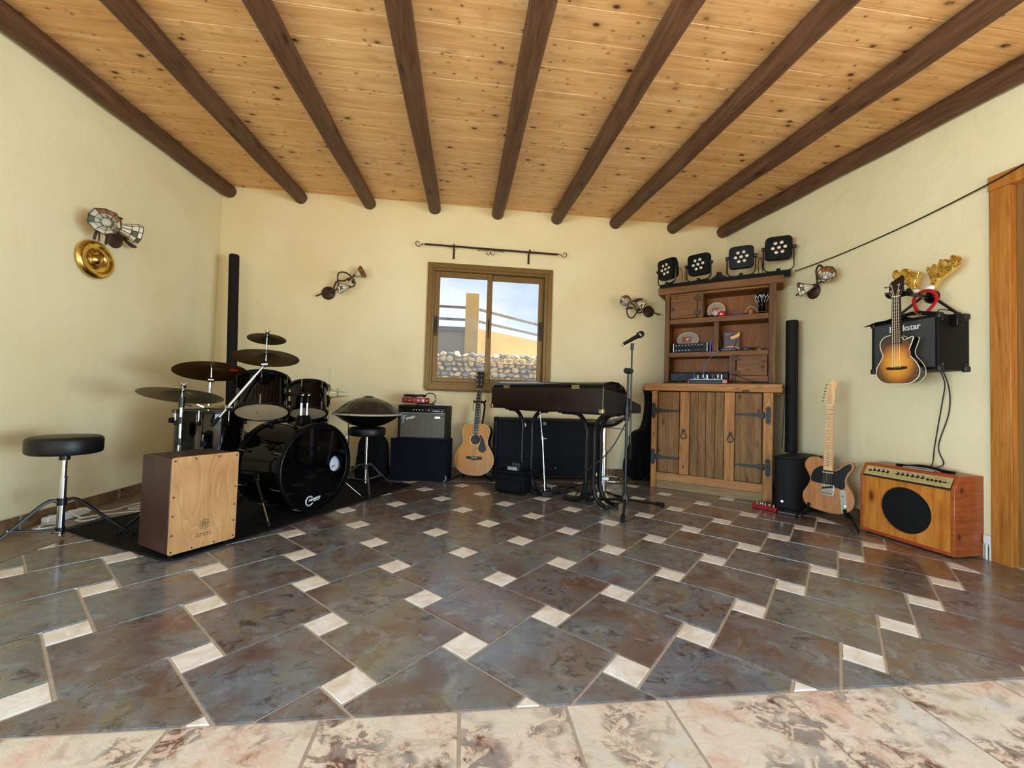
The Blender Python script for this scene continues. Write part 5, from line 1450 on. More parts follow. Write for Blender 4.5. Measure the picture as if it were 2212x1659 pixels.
obj('boom', MB().cyl((bx+0.028, by-0.008, 0.50), (bx+0.026, by-0.008, 1.215), 0.0062), 'black_metal', ms)
obj('boom_grip', MB().cyl((bx+0.028, by-0.008, 0.385), (bx+0.028, by-0.008, 0.505), 0.0115), 'rubber', ms)
obj('microphone_clip', MB().cyl((bx+0.026, by-0.008, 1.205), (bx+0.028, by-0.010, 1.255), 0.0125), 'black_plastic', ms)
mc = thing('microphone', 'black handheld microphone clipped on top of the tripod stand', 'microphone', (1.245, 2.97, 1.275))
a = V3(1.188, 3.005, 1.245); b2 = V3(1.290, 2.955, 1.310)
d = (b2-a).normalized()
obj('body', MB().cyl(a+d*0.01, b2, 0.0115, 0.0165), 'satin_black', mc)
obj('connector', MB().cyl(a-d*0.012, a+d*0.014, 0.010), 'chrome', mc)
obj('grille_head', MB(tilted(b2, d)).lathe([(0.017, -0.004), (0.024, 0.004), (0.026, 0.016), (0.024, 0.030), (0.016, 0.044), (0, 0.050)], 24), 'grille_black', mc)
obj('grille_ring', MB(tilted(b2, d)).lathe([(0.0255, 0.012), (0.0270, 0.015), (0.0270, 0.019), (0.0255, 0.022)], 24, cap=False), 'steel', mc)
o = obj('microphone_cable', MB().tube(smooth_pts([(1.255, 2.965, 0.75), (1.24, 2.97, 0.70), (1.21, 3.02, 0.60), (1.15, 3.05, 0.47), (1.07, 3.07, 0.37), (0.98, 3.12, 0.28), (0.90, 3.25, 0.16), (0.86, 3.33, 0.08), (0.80, 3.40, 0.06)], 6), 0.0045, 6), 'cable_black')
tag(o, 'black cable drooping from the microphone stand down to the pedal', 'cable')
for pts, lb in (([(0.87, 3.60, 0.008), (1.02, 3.74, 0.006), (1.15, 3.86, 0.006), (1.35, 3.98, 0.006), (1.60, 3.95, 0.006), (1.80, 3.86, 0.006)], 'black cable on the floor from the pedal to the dresser'),
                ([(1.30, 3.95, 0.008), (1.42, 3.93, 0.018), (1.55, 4.02, 0.008), (1.66, 4.12, 0.008), (1.50, 4.18, 0.008), (1.40, 4.10, 0.010)], 'black cable looped on the floor beside the wide black cabinet'),
                ([(1.02, 3.13, 0.008), (0.92, 3.25, 0.006), (0.97, 3.42, 0.006), (1.05, 3.62, 0.006), (1.0, 3.8, 0.006)], 'thin black cable on the floor beneath the piano legs')):
    o = obj('floor_cable', MB().tube(smooth_pts(pts, 6), 0.0045, 6), 'cable_black'); tag(o, lb, 'cable')
o = obj('leaning_cable', MB().tube(smooth_pts([(1.93, 3.93, 0.22), (1.87, 3.90, 0.14), (1.78, 3.88, 0.05), (1.66, 3.90, 0.008)], 6), 0.004, 6), 'cable_black'); tag(o, 'black cable hanging down beside the black gig bag', 'cable')

# gig bag leaning between wall and dresser
gg = thing('gig_bag', 'black guitar gig bag standing upright between the wall and the dresser', 'bag', (1.93, 4.15, 0))
gout = sm2([(1.93, 0.01), (1.80, 0.01), (1.72, 0.05), (1.705, 0.15), (1.735, 0.27), (1.765, 0.36), (1.765, 0.44), (1.81, 0.50), (1.875, 0.53), (1.905, 0.60), (1.925, 0.72), (1.93, 0.85), (1.915, 0.95), (1.93, 1.0), (1.97, 1.01), (1.99, 0.98), (1.99, 0.85), (1.99, 0.60), (2.0, 0.52), (2.02, 0.47), (2.02, 0.36), (2.03, 0.20), (2.02, 0.05), (1.99, 0.01)], 3)
t = MB(frame((0, 4.15, 0), (1, 0.0, 0), (0, 0, 1))); t.prism(gout, 0.09, -0.06, 'y'); obj('body', t, 'black_nylon', gg, bev=0.03, seg=4)
t = MB(); t.box(1.80, 1.95, 4.06, 4.10, 0.08, 0.36); obj('pocket', t, 'black_nylon', gg, bev=0.018, seg=3)
obj('piping', MB().tube(smooth_pts([(1.86, 4.055, 0.46), (1.84, 4.052, 0.30), (1.82, 4.052, 0.16), (1.83, 4.055, 0.06)], 4), 0.003, 5), 'rubber', gg)

# ================================================================== rustic dresser
TD = frame((1.818, 3.799, 0), (0.7703, -0.6377, 0), (0, 0, 1))
dr = thing('sideboard', 'rustic wooden sideboard with black strap hinges and ring pulls', 'cabinet', (1.818, 3.799, 0), TD)
def wb(name, x0, x1, y0, y1, z0, z1, mat, parent, bev=0.004, T=TD):
    t_ = MB(T).box(x0, x1, y0, y1, z0, z1); return obj(name, t_, mat, parent, bev=bev)
wb('carcass', 0.05, 0.94, 0.03, 0.48, 0.05, 0.92, 'hutch_wood', dr)
wb('side_panel', 0.0, 0.03, 0.04, 0.49, 0.0, 0.925, 'cab_dark', dr); wb('side_panel', 0.958, 0.988, 0.04, 0.49, 0.0, 0.925, 'cab_dark', dr)
wb('corner_post', -0.006, 0.046, -0.004, 0.05, 0.0, 0.925, 'cab_light', dr); wb('corner_post', 0.914, 0.985, -0.006, 0.05, 0.0, 0.925, 'cab_light', dr)
wb('worktop', -0.078, 1.05, -0.028, 0.50, 0.926, 0.996, 'cab_light_x', dr, 0.008)
wb('top_moulding', -0.05, 1.03, 0.12, 0.50, 0.902, 0.928, 'cab_dark', dr)
wb('bottom_rail', 0.046, 0.914, 0.004, 0.04, 0.076, 0.152, 'cab_light_x', dr); wb('plinth', 0.046, 0.914, 0.014, 0.05, 0.0, 0.074, 'cab_grey', dr)
dl = wb('door', 0.055, 0.245, 0.004, 0.028, 0.158, 0.918, 'cab_dark', dr)
wb('plank', 0.252, 0.335, -0.010, 0.026, 0.156, 0.920, 'cab_light', dl)
wb('plank', 0.057, 0.148, 0.001, 0.006, 0.160, 0.916, 'cab_dark', dl, 0.002); wb('plank', 0.151, 0.245, 0.0, 0.006, 0.160, 0.916, 'cab_dark', dl, 0.002)
for a_, b_ in ((0.339, 0.405), (0.408, 0.47), (0.473, 0.545), (0.548, 0.618)): wb('centre_plank', a_, b_, 0.002+0.003*((a_*100) % 2 > 1), 0.03, 0.154, 0.920, 'cab_dark', dr, 0.003)
dl2 = wb('door', 0.712, 0.904, 0.004, 0.028, 0.158, 0.918, 'cab_dark', dr)
wb('plank', 0.622, 0.702, -0.012, 0.026, 0.150, 0.922, 'cab_light', dl2)
wb('plank', 0.706, 0.748, 0.0, 0.006, 0.160, 0.916, 'cab_dark', dl2, 0.002); wb('plank', 0.752, 0.903, -0.001, 0.006, 0.160, 0.916, 'cab_dark', dl2, 0.002)
def strap(door_, uplate, ustrap, z_, ln):
    sg = 1 if ln > 0 else -1
    pl_ = [(uplate-0.020, z_+0.055), (uplate-0.012, z_+0.068), (uplate-0.006, z_+0.070), (uplate, z_+0.080), (uplate+0.006, z_+0.070), (uplate+0.012, z_+0.068), (uplate+0.020, z_+0.055), (uplate+0.016, z_+0.03), (uplate+0.020, z_), (uplate+0.016, z_-0.03), (uplate+0.020, z_-0.055), (uplate+0.012, z_-0.068), (uplate, z_-0.080), (uplate-0.012, z_-0.068), (uplate-0.020, z_-0.055), (uplate-0.016, z_-0.03), (uplate-0.020, z_), (uplate-0.016, z_+0.03)]
    h_ = obj('strap_hinge', MB(TD).prism(pl_, -0.004, -0.010, 'y'), 'forged_black', door_, bev=0.001)
    sp = [(ustrap, z_-0.024), (ustrap+sg*0.03, z_-0.022), (ustrap+sg*0.05, z_-0.013), (ustrap+ln, z_-0.008), (ustrap+ln, z_+0.008), (ustrap+sg*0.05, z_+0.013), (ustrap+sg*0.03, z_+0.022), (ustrap, z_+0.024)]
    if sg < 0: sp = list(reversed(sp))
    obj('strap', MB(TD).prism(sp, 0.002, -0.008, 'y'), 'forged_black', h_, bev=0.001)
    obj('knuckle', MB(TD).cyl((ustrap-sg*0.006, -0.010, z_-0.026), (ustrap-sg*0.006, -0.010, z_+0.026), 0.006, n_=10), 'forged_black', h_)
    for dz in (-0.05, 0, 0.05): obj('nail', MB(TD).ball((uplate, -0.011, z_+dz), 0.004, 8), 'forged_black', h_)
strap(dl, 0.014, 0.046, 0.737, 0.20); strap(dl, 0.014, 0.046, 0.297, 0.20)
strap(dl2, 0.951, 0.916, 0.733, -0.21); strap(dl2, 0.951, 0.916, 0.297, -0.21)
for dd, u_ in ((dl, 0.289), (dl2, 0.672)):
    yb_ = -0.012
    p = obj('ring_pull', MB(TD).tube(smooth_pts([(u_, yb_-0.014, 0.556), (u_-0.016, yb_-0.012, 0.530), (u_-0.024, yb_-0.010, 0.505), (u_, yb_-0.010, 0.484), (u_+0.024, yb_-0.010, 0.505), (u_+0.016, yb_-0.012, 0.530)], 4, True), 0.0038, 6, closed=True), 'forged_black', dd)
    obj('pull_rose', MB(TD).cyl((u_, yb_+0.002, 0.562), (u_, yb_-0.012, 0.562), 0.014), 'forged_black', p)
wb('keyhole_notch', 0.76, 0.815, -0.0295, -0.027, 0.928, 0.944, 'print_black', dr, 0.0)

# hutch on the sideboard
ht = thing('hutch', 'dark wooden shelf unit with two small doors standing on the sideboard', 'shelf', (2.2, 3.75, 0.997), TD @ Matrix.Translation((0.5, 0.3, 0.997)))
def hb(name, x0, x1, y0, y1, z0, z1, mat, parent=ht, bev=0.004): return wb(name, x0, x1, y0, y1, z0, z1, mat, parent, bev)
hb('side_post', 0.060, 0.106, 0.180, 0.225, 0.998, 1.90, 'hutch_wood'); hb('side_post', 0.944, 1.000, 0.180, 0.225, 0.998, 1.90, 'hutch_wood')
hb('side_panel', 0.066, 0.090, 0.22, 0.455, 0.998, 1.90, 'hutch_wood'); hb('side_panel', 0.968, 0.992, 0.22, 0.455, 0.998, 1.90, 'hutch_wood')
hb('cornice', -0.006, 1.056, 0.165, 0.462, 1.893, 1.962, 'hutch_wood_x', bev=0.008)
hb('top_rail', 0.09, 0.96, 0.20, 0.455, 1.872, 1.893, 'hutch_wood_x')
hb('back_panel', 0.09, 0.97, 0.438, 0.452, 0.998, 1.88, 'hutch_back')
hb('shelf', 0.106, 0.944, 0.186, 0.44, 1.590, 1.640, 'hutch_wood_x'); hb('shelf', 0.106, 0.944, 0.186, 0.44, 1.264, 1.310, 'hutch_wood_x')
hb('base_board', 0.09, 0.97, 0.21, 0.44, 0.998, 1.020, 'hutch_wood_x')
hb('divider', 0.358, 0.408, 0.19, 0.44, 1.641, 1.871, 'hutch_wood'); hb('divider', 0.502, 0.545, 0.19, 0.44, 1.311, 1.589, 'hutch_wood'); hb('divider', 0.636, 0.690, 0.19, 0.44, 1.021, 1.263, 'hutch_wood')
d1_ = hb('small_door', 0.112, 0.354, 0.186, 0.206, 1.645, 1.868, 'hutch_wood_x')
obj('ring_pull', MB(TD).tube([(0.138+0.010*math.cos(a), 0.180, 1.742+0.013*math.sin(a)) for a in [2*PI*i/16 for i in range(16)]], 0.003, 6, closed=True), 'forged_black', d1_)
for z_ in (1.69, 1.83): obj('hinge', MB(TD).box(0.330, 0.385, 0.178, 0.187, z_-0.018, z_+0.018), 'iron_brown', d1_, bev=0.002)
d2_ = hb('small_door', 0.696, 0.938, 0.186, 0.206, 1.080, 1.262, 'hutch_wood_x')
obj('ring_pull', MB(TD).tube([(0.900+0.010*math.cos(a), 0.180, 1.158+0.012*math.sin(a)) for a in [2*PI*i/16 for i in range(16)]], 0.003, 6, closed=True), 'forged_black', d2_)
for z_ in (1.11, 1.235): obj('hinge', MB(TD).box(0.66, 0.728, 0.178, 0.187, z_-0.015, z_+0.015), 'iron_brown', d2_, bev=0.002)
hb('lower_rail', 0.690, 0.944, 0.19, 0.22, 1.021, 1.078, 'hutch_wood_x')

# things on the hutch shelves
def on(u_, y_, z_): return TD @ Matrix.Translation((u_, y_, z_))
def plaque(label, u_, y_, zc, rx, rz, lean=0.15):
    T = on(u_, y_, zc) @ Matrix.Rotation(-lean, 4, 'X') @ Matrix.Rotation(PI/2, 4, 'X')
    rt = thing('oval_plaque', label, 'plaque', (0, 0, 0), T)
    S_ = Matrix.Diagonal((rx, rz, 1, 1))
    obj('disc', MB(T).lathe([(0.96, -0.004), (0.96, 0.004), (0, 0.004)], 40, S_), 'disc_grey', rt)
    obj('rim', MB(T).tube([(rx*math.cos(2*PI*i/40), rz*math.sin(2*PI*i/40), 0) for i in range(40)], 0.0055, 6, closed=True), 'maple', rt)
    return rt, T
p1_, T_ = plaque('round grey plaque with pale rim and white comb figure on the top shelf', 0.505, 0.33, 1.724, 0.076, 0.079)
t = MB(T_); t.box(-0.038, 0.028, -0.055, 0.028, 0.004, 0.007); obj('emblem', t, 'copper_brown', p1_)
t = MB(T_)
for i in range(6): t.box(-0.030+0.011*i, -0.024+0.011*i, -0.052, -0.012+0.010*((i*2) % 3), 0.007, 0.009)
obj('white_tines', t, 'print_white', p1_, smooth=False)
p2_, T_ = plaque('oval grey plaque with pale rim behind the rack mixer', 0.240, 0.40, 1.462, 0.100, 0.076)
t = MB(T_); t.box(-0.055, 0.032, -0.030, 0.032, 0.004, 0.007); obj('emblem', t, 'copper_brown', p2_)
t = MB(T_); t.box(-0.012, -0.004, -0.012, 0.008, 0.007, 0.009); t.box(0.0, 0.008, -0.006, 0.014, 0.007, 0.009); t.box(0.018, 0.024, 0.012, 0.018, 0.007, 0.009)
obj('white_marks', t, 'print_white', p2_, smooth=False)
T_ = on(0.480, 0.235, 1.641)
gl_ = thing('sunglasses', 'black folded sunglasses in front of the round grey plaque', 'sunglasses', (0, 0, 0), T_)
obj('frame', MB(T_).tube(smooth_pts([(-0.055, 0, 0.03), (-0.05, 0, 0.012), (-0.03, 0, 0.006), (-0.012, 0, 0.014), (0.0, 0, 0.026), (0.012, 0, 0.014), (0.03, 0, 0.006), (0.05, 0, 0.012), (0.055, 0, 0.03)], 4), 0.005, 6), 'satin_black', gl_)
obj('temples', MB(T_).tube([(-0.055, 0, 0.03), (-0.05, 0.03, 0.028), (0.045, 0.045, 0.012)], 0.0045, 6), 'satin_black', gl_)
T_ = on(0.566, 0.245, 1.641)
rc_ = thing('red_tin', 'small bright red tin with white mark on the top shelf', 'tin', (0, 0, 0), T_)
obj('tin_body', MB(T_).lathe([(0.028, 0), (0.030, 0.004), (0.030, 0.048), (0.028, 0.052), (0.0, 0.053)], 24), 'red_felt', rc_)
t = MB(T_); t.box(-0.018, 0.008, -0.0312, -0.029, 0.018, 0.025); t.box(-0.008, -0.002, -0.0312, -0.029, 0.024, 0.036); obj('mark', t, 'print_white', rc_, smooth=False)
T_ = on(0.680, 0.26, 1.641)
sk_ = thing('drum_sticks', 'dark slender flute lying on the top shelf between tin and brass cup', 'flute', (0, 0, 0), T_)
obj('tube', MB(T_).cyl((-0.075, 0.01, 0.010), (0.075, -0.005, 0.012), 0.008), 'book_blue', sk_); obj('head_joint', MB(T_).cyl((0.065, -0.004, 0.012), (0.10, -0.01, 0.013), 0.011), 'rosewood', sk_)
sk_.name = 'flute'; WM['flute'] = WM['drum_sticks']
T_ = on(0.800, 0.25, 1.641)
bl_ = thing('brass_cup', 'small copper coloured cup with a looped pale cord', 'cup', (0, 0, 0), T_)
obj('cup', MB(T_).lathe([(0.020, 0), (0.023, 0.004), (0.024, 0.048), (0.020, 0.050), (0.0, 0.048)], 20), 'copper_brown', bl_)
obj('cord', MB(T_).tube(smooth_pts([(-0.045, 0.01, 0.015), (-0.030, 0.01, 0.060), (0.0, 0.01, 0.082), (0.035, 0.005, 0.06), (0.055, 0.0, 0.03), (0.07, -0.005, 0.012)], 4), 0.0035, 6), 'rope', bl_)
T_ = on(0.888, 0.26, 1.641)
dj_ = thing('toy_djembe', 'small goblet drum laced with white cord at the right of the top shelf', 'drum', (0, 0, 0), T_)
obj('goblet', MB(T_).lathe([(0.036, 0), (0.038, 0.004), (0.026, 0.045), (0.022, 0.085), (0.030, 0.105), (0.050, 0.140), (0.054, 0.175), (0.050, 0.180), (0, 0.181)], 28), 'gloss_black', dj_)
t = MB(T_)
for i in range(10):
    a = 2*PI*i/10; a2 = a+PI/10
    t.tube([(0.056*math.cos(a), 0.056*math.sin(a), 0.172), (0.052*math.cos(a2), 0.052*math.sin(a2), 0.140), (0.033*math.cos(a2), 0.033*math.sin(a2), 0.108)], 0.0016, 4)
    t.tube([(0.056*math.cos(a), 0.056*math.sin(a), 0.172), (0.052*math.cos(a-PI/10), 0.052*math.sin(a-PI/10), 0.140)], 0.0016, 4)
obj('lacing', t, 'print_white', dj_)
obj('foot_pattern', MB(T_).tube([(0.0345*math.cos(2*PI*i/30), 0.0345*math.sin(2*PI*i/30), 0.016+0.008*(i % 2)) for i in range(30)], 0.0015, 4, closed=True), 'disc_grey', dj_)
T_ = on(0.295, 0.205, 1.311)
rm_ = thing('rack_mixer', 'black rack mixer with rows of small knobs on the middle shelf', 'mixer', (0, 0, 0), T_)
obj('chassis', MB(T_).box(-0.145, 0.145, 0.0, 0.16, 0.002, 0.086), 'satin_black', rm_, bev=0.004)
for sx in (-1, 1): obj('rack_ear', MB(T_).box(sx*0.152-0.005, sx*0.152+0.005, -0.004, 0.01, 0.002, 0.088), 'steel', rm_, bev=0.002)
for r_ in range(3):
    for i in range(9 if r_ else 5):
        big = r_ == 1
        obj('knob', MB(T_).cyl((-0.125+0.029*i, 0.0, 0.018+0.026*r_), (-0.125+0.029*i, -0.010, 0.018+0.026*r_), 0.009 if big else 0.004, n_=10), 'rubber' if big else 'steel', rm_)
T_ = on(0.470, 0.22, 1.311) @ Matrix.Rotation(0.08, 4, 'Y')
o = obj('book', MB(T_).box(-0.008, 0.008, 0, 0.13, 0.001, 0.105), 'book_blue', bev=0.002); tag(o, 'thin blue book standing right of the rack mixer', 'book')
o = obj('book', MB(on(0.492, 0.22, 1.311)).box(-0.005, 0.007, 0, 0.13, 0.001, 0.095), 'book_red', bev=0.002); tag(o, 'thin dark red book standing against the middle divider', 'book')
T_ = on(0.645, 0.33, 1.311)
bx_ = thing('software_box', 'dark square box with a glowing planet print on the middle shelf', 'box', (0, 0, 0), T_)
obj('carton', MB(T_).box(-0.070, 0.066, 0.0, 0.04, 0.001, 0.200), 'print_planet', bx_, bev=0.001)
t = MB(T_); nn_ = 14
o1 = [(-0.058+0.150*math.sin(a), 0.205-0.085*math.cos(a)) for a in [0.35+i*0.95/nn_ for i in range(nn_+1)]]
arc = [(min(0.064, x_), min(0.198, z_)) for x_, z_ in o1]
inn = [(min(0.064, -0.058+0.125*math.sin(a)), min(0.198, 0.215-0.070*math.cos(a))) for a in [0.35+i*0.95/nn_ for i in range(nn_+1)]]
t.prism(arc+list(reversed(inn)), 0.0, -0.001, 'y'); obj('flare_print', t, 'print_flare', bx_, smooth=False)
t = MB(T_); low = [(-0.068+0.134*i/12, 0.045+0.018*math.sin(PI*i/12)) for i in range(13)]
t.prism([(-0.068, 0.030)]+low+[(0.064, 0.030)], 0.0, -0.001, 'y'); obj('horizon_print', t, 'print_orange', bx_, smooth=False)
t = MB(T_); t.box(-0.060, -0.008, -0.001, 0.0, 0.176, 0.180); t.box(-0.060, -0.022, -0.001, 0.0, 0.166, 0.169); obj('title_lines', t, 'disc_grey', bx_, smooth=False)
T_ = on(0.625, 0.215, 1.311)
rt_ = thing('router', 'black router with two aerials in front of the planet print box', 'router', (0, 0, 0), T_)
obj('housing', MB(T_).box(-0.065, 0.065, 0.0, 0.10, 0.001, 0.030), 'black_plastic', rt_, bev=0.005)
for x_, tx in ((-0.066, -0.066), (0.045, 0.068)): obj('aerial', MB(T_).cyl((x_, 0.02, 0.028), (tx, 0.03, 0.11), 0.004), 'black_plastic', rt_)
for i in range(4): obj('button', MB(T_).cyl((-0.035+0.016*i, 0.0, 0.016), (-0.035+0.016*i, -0.003, 0.016), 0.003, n_=8), 'steel', rt_)
T_ = on(0.80, 0.23, 1.311)
ad_ = thing('power_adapter', 'black adapter with coiled lead at the right of the middle shelf', 'adapter', (0, 0, 0), T_)
obj('block', MB(T_).box(-0.060, -0.010, 0.0, 0.045, 0.001, 0.034), 'black_plastic', ad_, bev=0.008)
obj('lead', MB(T_).tube(smooth_pts([(-0.01, 0.02, 0.02), (0.03, 0.0, 0.025), (0.07, 0.02, 0.012), (0.04, 0.05, 0.008), (0.0, 0.03, 0.03), (0.05, 0.01, 0.02), (0.12, 0.02, 0.008)], 5), 0.004, 6), 'cable_black', ad_)
obj('plug', MB(T_).cyl((0.055, -0.01, 0.009), (0.085, -0.005, 0.009), 0.006), 'chrome', ad_)
# desk mixer with plugs at the front edge
T_ = on(0.325, 0.03, 0.997)
mx_ = thing('desk_mixer', 'small audio mixer with red side and many plugs on the worktop', 'mixer', (0, 0, 0), T_)
obj('chassis', MB(T_).box(0.0, 0.27, -0.02, 0.13, 0.002, 0.038), 'satin_black', mx_, bev=0.003)
obj('face', MB(T_).box(0.004, 0.266, -0.016, 0.126, 0.038, 0.041), 'steel', mx_)
obj('end_cheek', MB(T_).box(0.271, 0.315, -0.02, 0.12, 0.002, 0.040), 'red_paint', mx_, bev=0.004); obj('end_cheek', MB(T_).box(-0.012, -0.001, -0.02, 0.12, 0.002, 0.034), 'red_paint', mx_, bev=0.003)
for i in range(9):
    for j in range(2): obj('knob', MB(T_).cyl((0.022+0.027*i, 0.0+0.028*j, 0.041), (0.022+0.027*i, 0.0+0.028*j, 0.055), 0.006, n_=8), 'disc_grey' if (i+j) % 3 else 'rubber', mx_)
for i, (u_, mt_) in enumerate(((0.030, 'cable_blue'), (0.062, 'print_white'), (0.108, 'chrome'), (0.142, 'chrome'), (0.168, 'rubber'), (0.186, 'red_paint'), (0.232, 'chrome'), (0.262, 'chrome'))):
    obj('plug', MB(T_).cyl((u_, 0.06, 0.038), (u_, 0.055, 0.085), 0.0065, 0.005, 10), mt_, mx_)
for nm, pts, mt_, lb in (
    ('patch_cable', [(0.030, 0.055, 0.085), (0.035, 0.08, 0.115), (0.075, 0.10, 0.125), (0.11, 0.05, 0.17), (0.15, 0.10, 0.24), (0.225, 0.10, 0.312)], 'cable_blue', 'blue cable rising from the desk mixer to the shelf above, left of two'),
    ('patch_cable', [(0.108, 0.055, 0.085), (0.112, 0.07, 0.14), (0.12, 0.07, 0.18), (0.16, 0.10, 0.25), (0.235, 0.10, 0.315)], 'cable_blue', 'blue green cable rising straighter from the desk mixer, right of two')):
    o = obj(nm, MB(T_).tube(smooth_pts(pts, 6), 0.0028, 6), mt_); tag(o, lb, 'cable')
for pts, lb in (([(0.06, 0.055, 0.085), (0.055, 0.09, 0.12), (-0.03, 0.12, 0.10), (-0.13, 0.06, 0.04), (-0.23, -0.02, 0.006)], 'black cable arching left from the desk mixer to the worktop corner'),
                ([(0.142, 0.055, 0.085), (0.13, 0.09, 0.11), (0.02, 0.13, 0.09), (-0.10, 0.09, 0.02), (-0.25, 0.02, 0.006)], 'black cable behind the desk mixer, lower of the left arching pair'),
                ([(0.262, 0.055, 0.085), (0.28, 0.06, 0.095), (0.38, 0.09, 0.075), (0.50, 0.08, 0.03), (0.64, 0.05, 0.008)], 'black cable running right from the desk mixer past the small door')):
    o = obj('audio_cable', MB(T_).tube(smooth_pts(pts, 6), 0.0028, 6), 'cable_black'); tag(o, lb, 'cable')
o = obj('keyboard_case', MB(TD).box(0.10, 0.63, 0.24, 0.42, 1.021, 1.115), 'satin_black', bev=0.008); tag(o, 'long flat black case lying at the back behind the desk mixer', 'case')
o = obj('power_cable', MB().tube(smooth_pts([tuple(TD @ Vector(p)) for p in [(0.60, 0.10, 1.04), (0.80, 0.05, 1.01), (0.98, 0.02, 1.003), (1.045, 0.0, 0.99), (1.062, -0.01, 0.93), (1.06, -0.005, 0.75), (1.055, 0.02, 0.62), (1.05, 0.10, 0.46)]], 8), 0.0035, 6), 'cable_black')
tag(o, 'black cable over the worktop edge down to the right loudspeaker', 'cable')

# light bar with four spotlights
lb_ = thing('light_bar', 'long black metal bar on top of the hutch carrying four spotlights', 'bar', (2.3, 3.7, 1.963), TD @ Matrix.Translation((0.55, 0.27, 1.963)))
obj('bar', MB(TD).box(-0.01, 1.105, 0.24, 0.29, 1.9625, 2.018), 'satin_black', lb_, bev=0.004)
obj('centre_block', MB(TD).cyl((0.535, 0.262, 2.018), (0.535, 0.262, 2.075), 0.024, n_=8), 'black_metal', lb_)
for sx in (-1, 1): obj('gusset', MB(TD).prism([(0.535+sx*0.02, 2.018), (0.535+sx*0.075, 2.018), (0.535+sx*0.02, 2.055)] if sx > 0 else [(0.515, 2.018), (0.515, 2.055), (0.46, 2.018)], 0.275, 0.250, 'y'), 'black_metal', lb_)
def spot(u_, zc, n_, tiltd, label):
    c = TD @ Vector((u_, 0.265, zc)); nv = Vector((n_[0], n_[1], -math.sin(math.radians(tiltd)))).normalized()
    rt = thing('spotlight', label, 'spotlight', c, None, 'spotlights on the light bar')
    xr = Vector((0, 0, 1)).cross(nv).normalized()*1
    up_ = nv.cross(xr).normalized()
    T = Matrix(((xr.x, up_.x, nv.x, c.x), (xr.y, up_.y, nv.y, c.y), (xr.z, up_.z, nv.z, c.z), (0, 0, 0, 1)))
    hs = 0.103
    oc = round_corners([(-hs, -hs), (hs, -hs), (hs, hs), (-hs, hs)], 0.045, 4)
    obj('housing', MB(T).prism(oc, -0.045, 0.022, 'z', inset=0.004), 'satin_black', rt)
    obj('rear_fins', MB(T).prism([(x_*0.8, y_*0.8) for x_, y_ in oc], -0.075, -0.045, 'z'), 'black_metal', rt)
    obj('edge_band', MB(T).prism([(x_*1.012, y_*1.012) for x_, y_ in oc], -0.038, -0.002, 'z'), 'rubber', rt)
    for k in range(7):
        a = math.radians(60*k+5); r_ = 0.0 if k == 6 else 0.047
        l_ = obj('lens', MB(T).lathe([(0.0155, 0.020), (0.0155, 0.0245), (0.013, 0.028), (0.006, 0.0305), (0, 0.031)], 18, Matrix.Translation((r_*math.cos(a), r_*math.sin(a), 0))), 'mirror_lens', rt)
        obj('lens_core', MB(T).ball((r_*math.cos(a), r_*math.sin(a), 0.0305), 0.0035, 8), 'rubber', l_)
    zb = 2.022-c.z
    f = Vector((xr.x, xr.y, 0)).normalized()
    def Wp(s_, z_): return Vector((c.x, c.y, c.z+z_))+f*s_
    pts = [Wp(-0.116, 0.0), Wp(-0.116, zb+0.04), Wp(-0.100, zb+0.010), Wp(-0.07, zb), Wp(0.07, zb), Wp(0.100, zb+0.010), Wp(0.116, zb+0.04), Wp(0.116, 0.0)]
    obj('yoke', MB().tube(pts, 0.009, 8, flat=0.5), 'black_metal', rt)
    for s_ in (-1, 1): obj('yoke_knob', MB().cyl(Wp(s_*0.104, 0), Wp(s_*0.132, 0), 0.016, n_=10), 'black_plastic', rt)
    obj('mount_nut', MB().cyl(Wp(0, zb-0.002), Wp(0, zb+0.022), 0.017, n_=8), 'black_metal', rt)
spot(0.052, 2.178, (-0.95, -0.31), 8, 'leftmost spotlight of the row, turned far to the left')
spot(0.352, 2.182, (-0.80, -0.60), 8, 'second spotlight from the left, turned slightly left')
spot(0.718, 2.196, (-0.60, -0.80), 6, 'third spotlight from the left, facing the room')
spot(1.012, 2.232, (-0.56, -0.83), 4, 'rightmost and highest spotlight of the row, facing the room')
for a_, b_, lb2 in ((0.15, 0.28, 'thin black lead between the two left spotlights'), (0.84, 0.91, 'thin black leads between the two right spotlights')):
    pts = [TD @ Vector(p) for p in [(a_, 0.30, 2.17), (a_+0.03, 0.29, 2.175), (a_+0.045, 0.28, 2.12), (a_+0.05, 0.27, 2.025)]]
    t = MB(); t.tube(smooth_pts(pts, 5), 0.003, 5)
    pts = [TD @ Vector(p) for p in [(b_, 0.30, 2.16), (b_-0.04, 0.29, 2.165), (b_-0.055, 0.28, 2.12), (b_-0.05, 0.27, 2.025)]]
    t.tube(smooth_pts(pts, 5), 0.003, 5)
    o = obj('spotlight_lead', t, 'cable_black'); tag(o, lb2, 'cable')
o = obj('wall_cable', MB().tube(smooth_pts([(2.70, 3.10, 2.00), (2.88, 3.30, 2.012), (2.915, 2.90, 2.025), (2.915, 2.41, 2.055), (2.90, 1.98, 2.10), (2.895, 1.75, 2.14), (2.89, 1.3, 2.2)][1:], 6), 0.0045, 6), 'cable_black')
tag(o, 'black cable stretched along the right wall from light bar to door', 'cable')

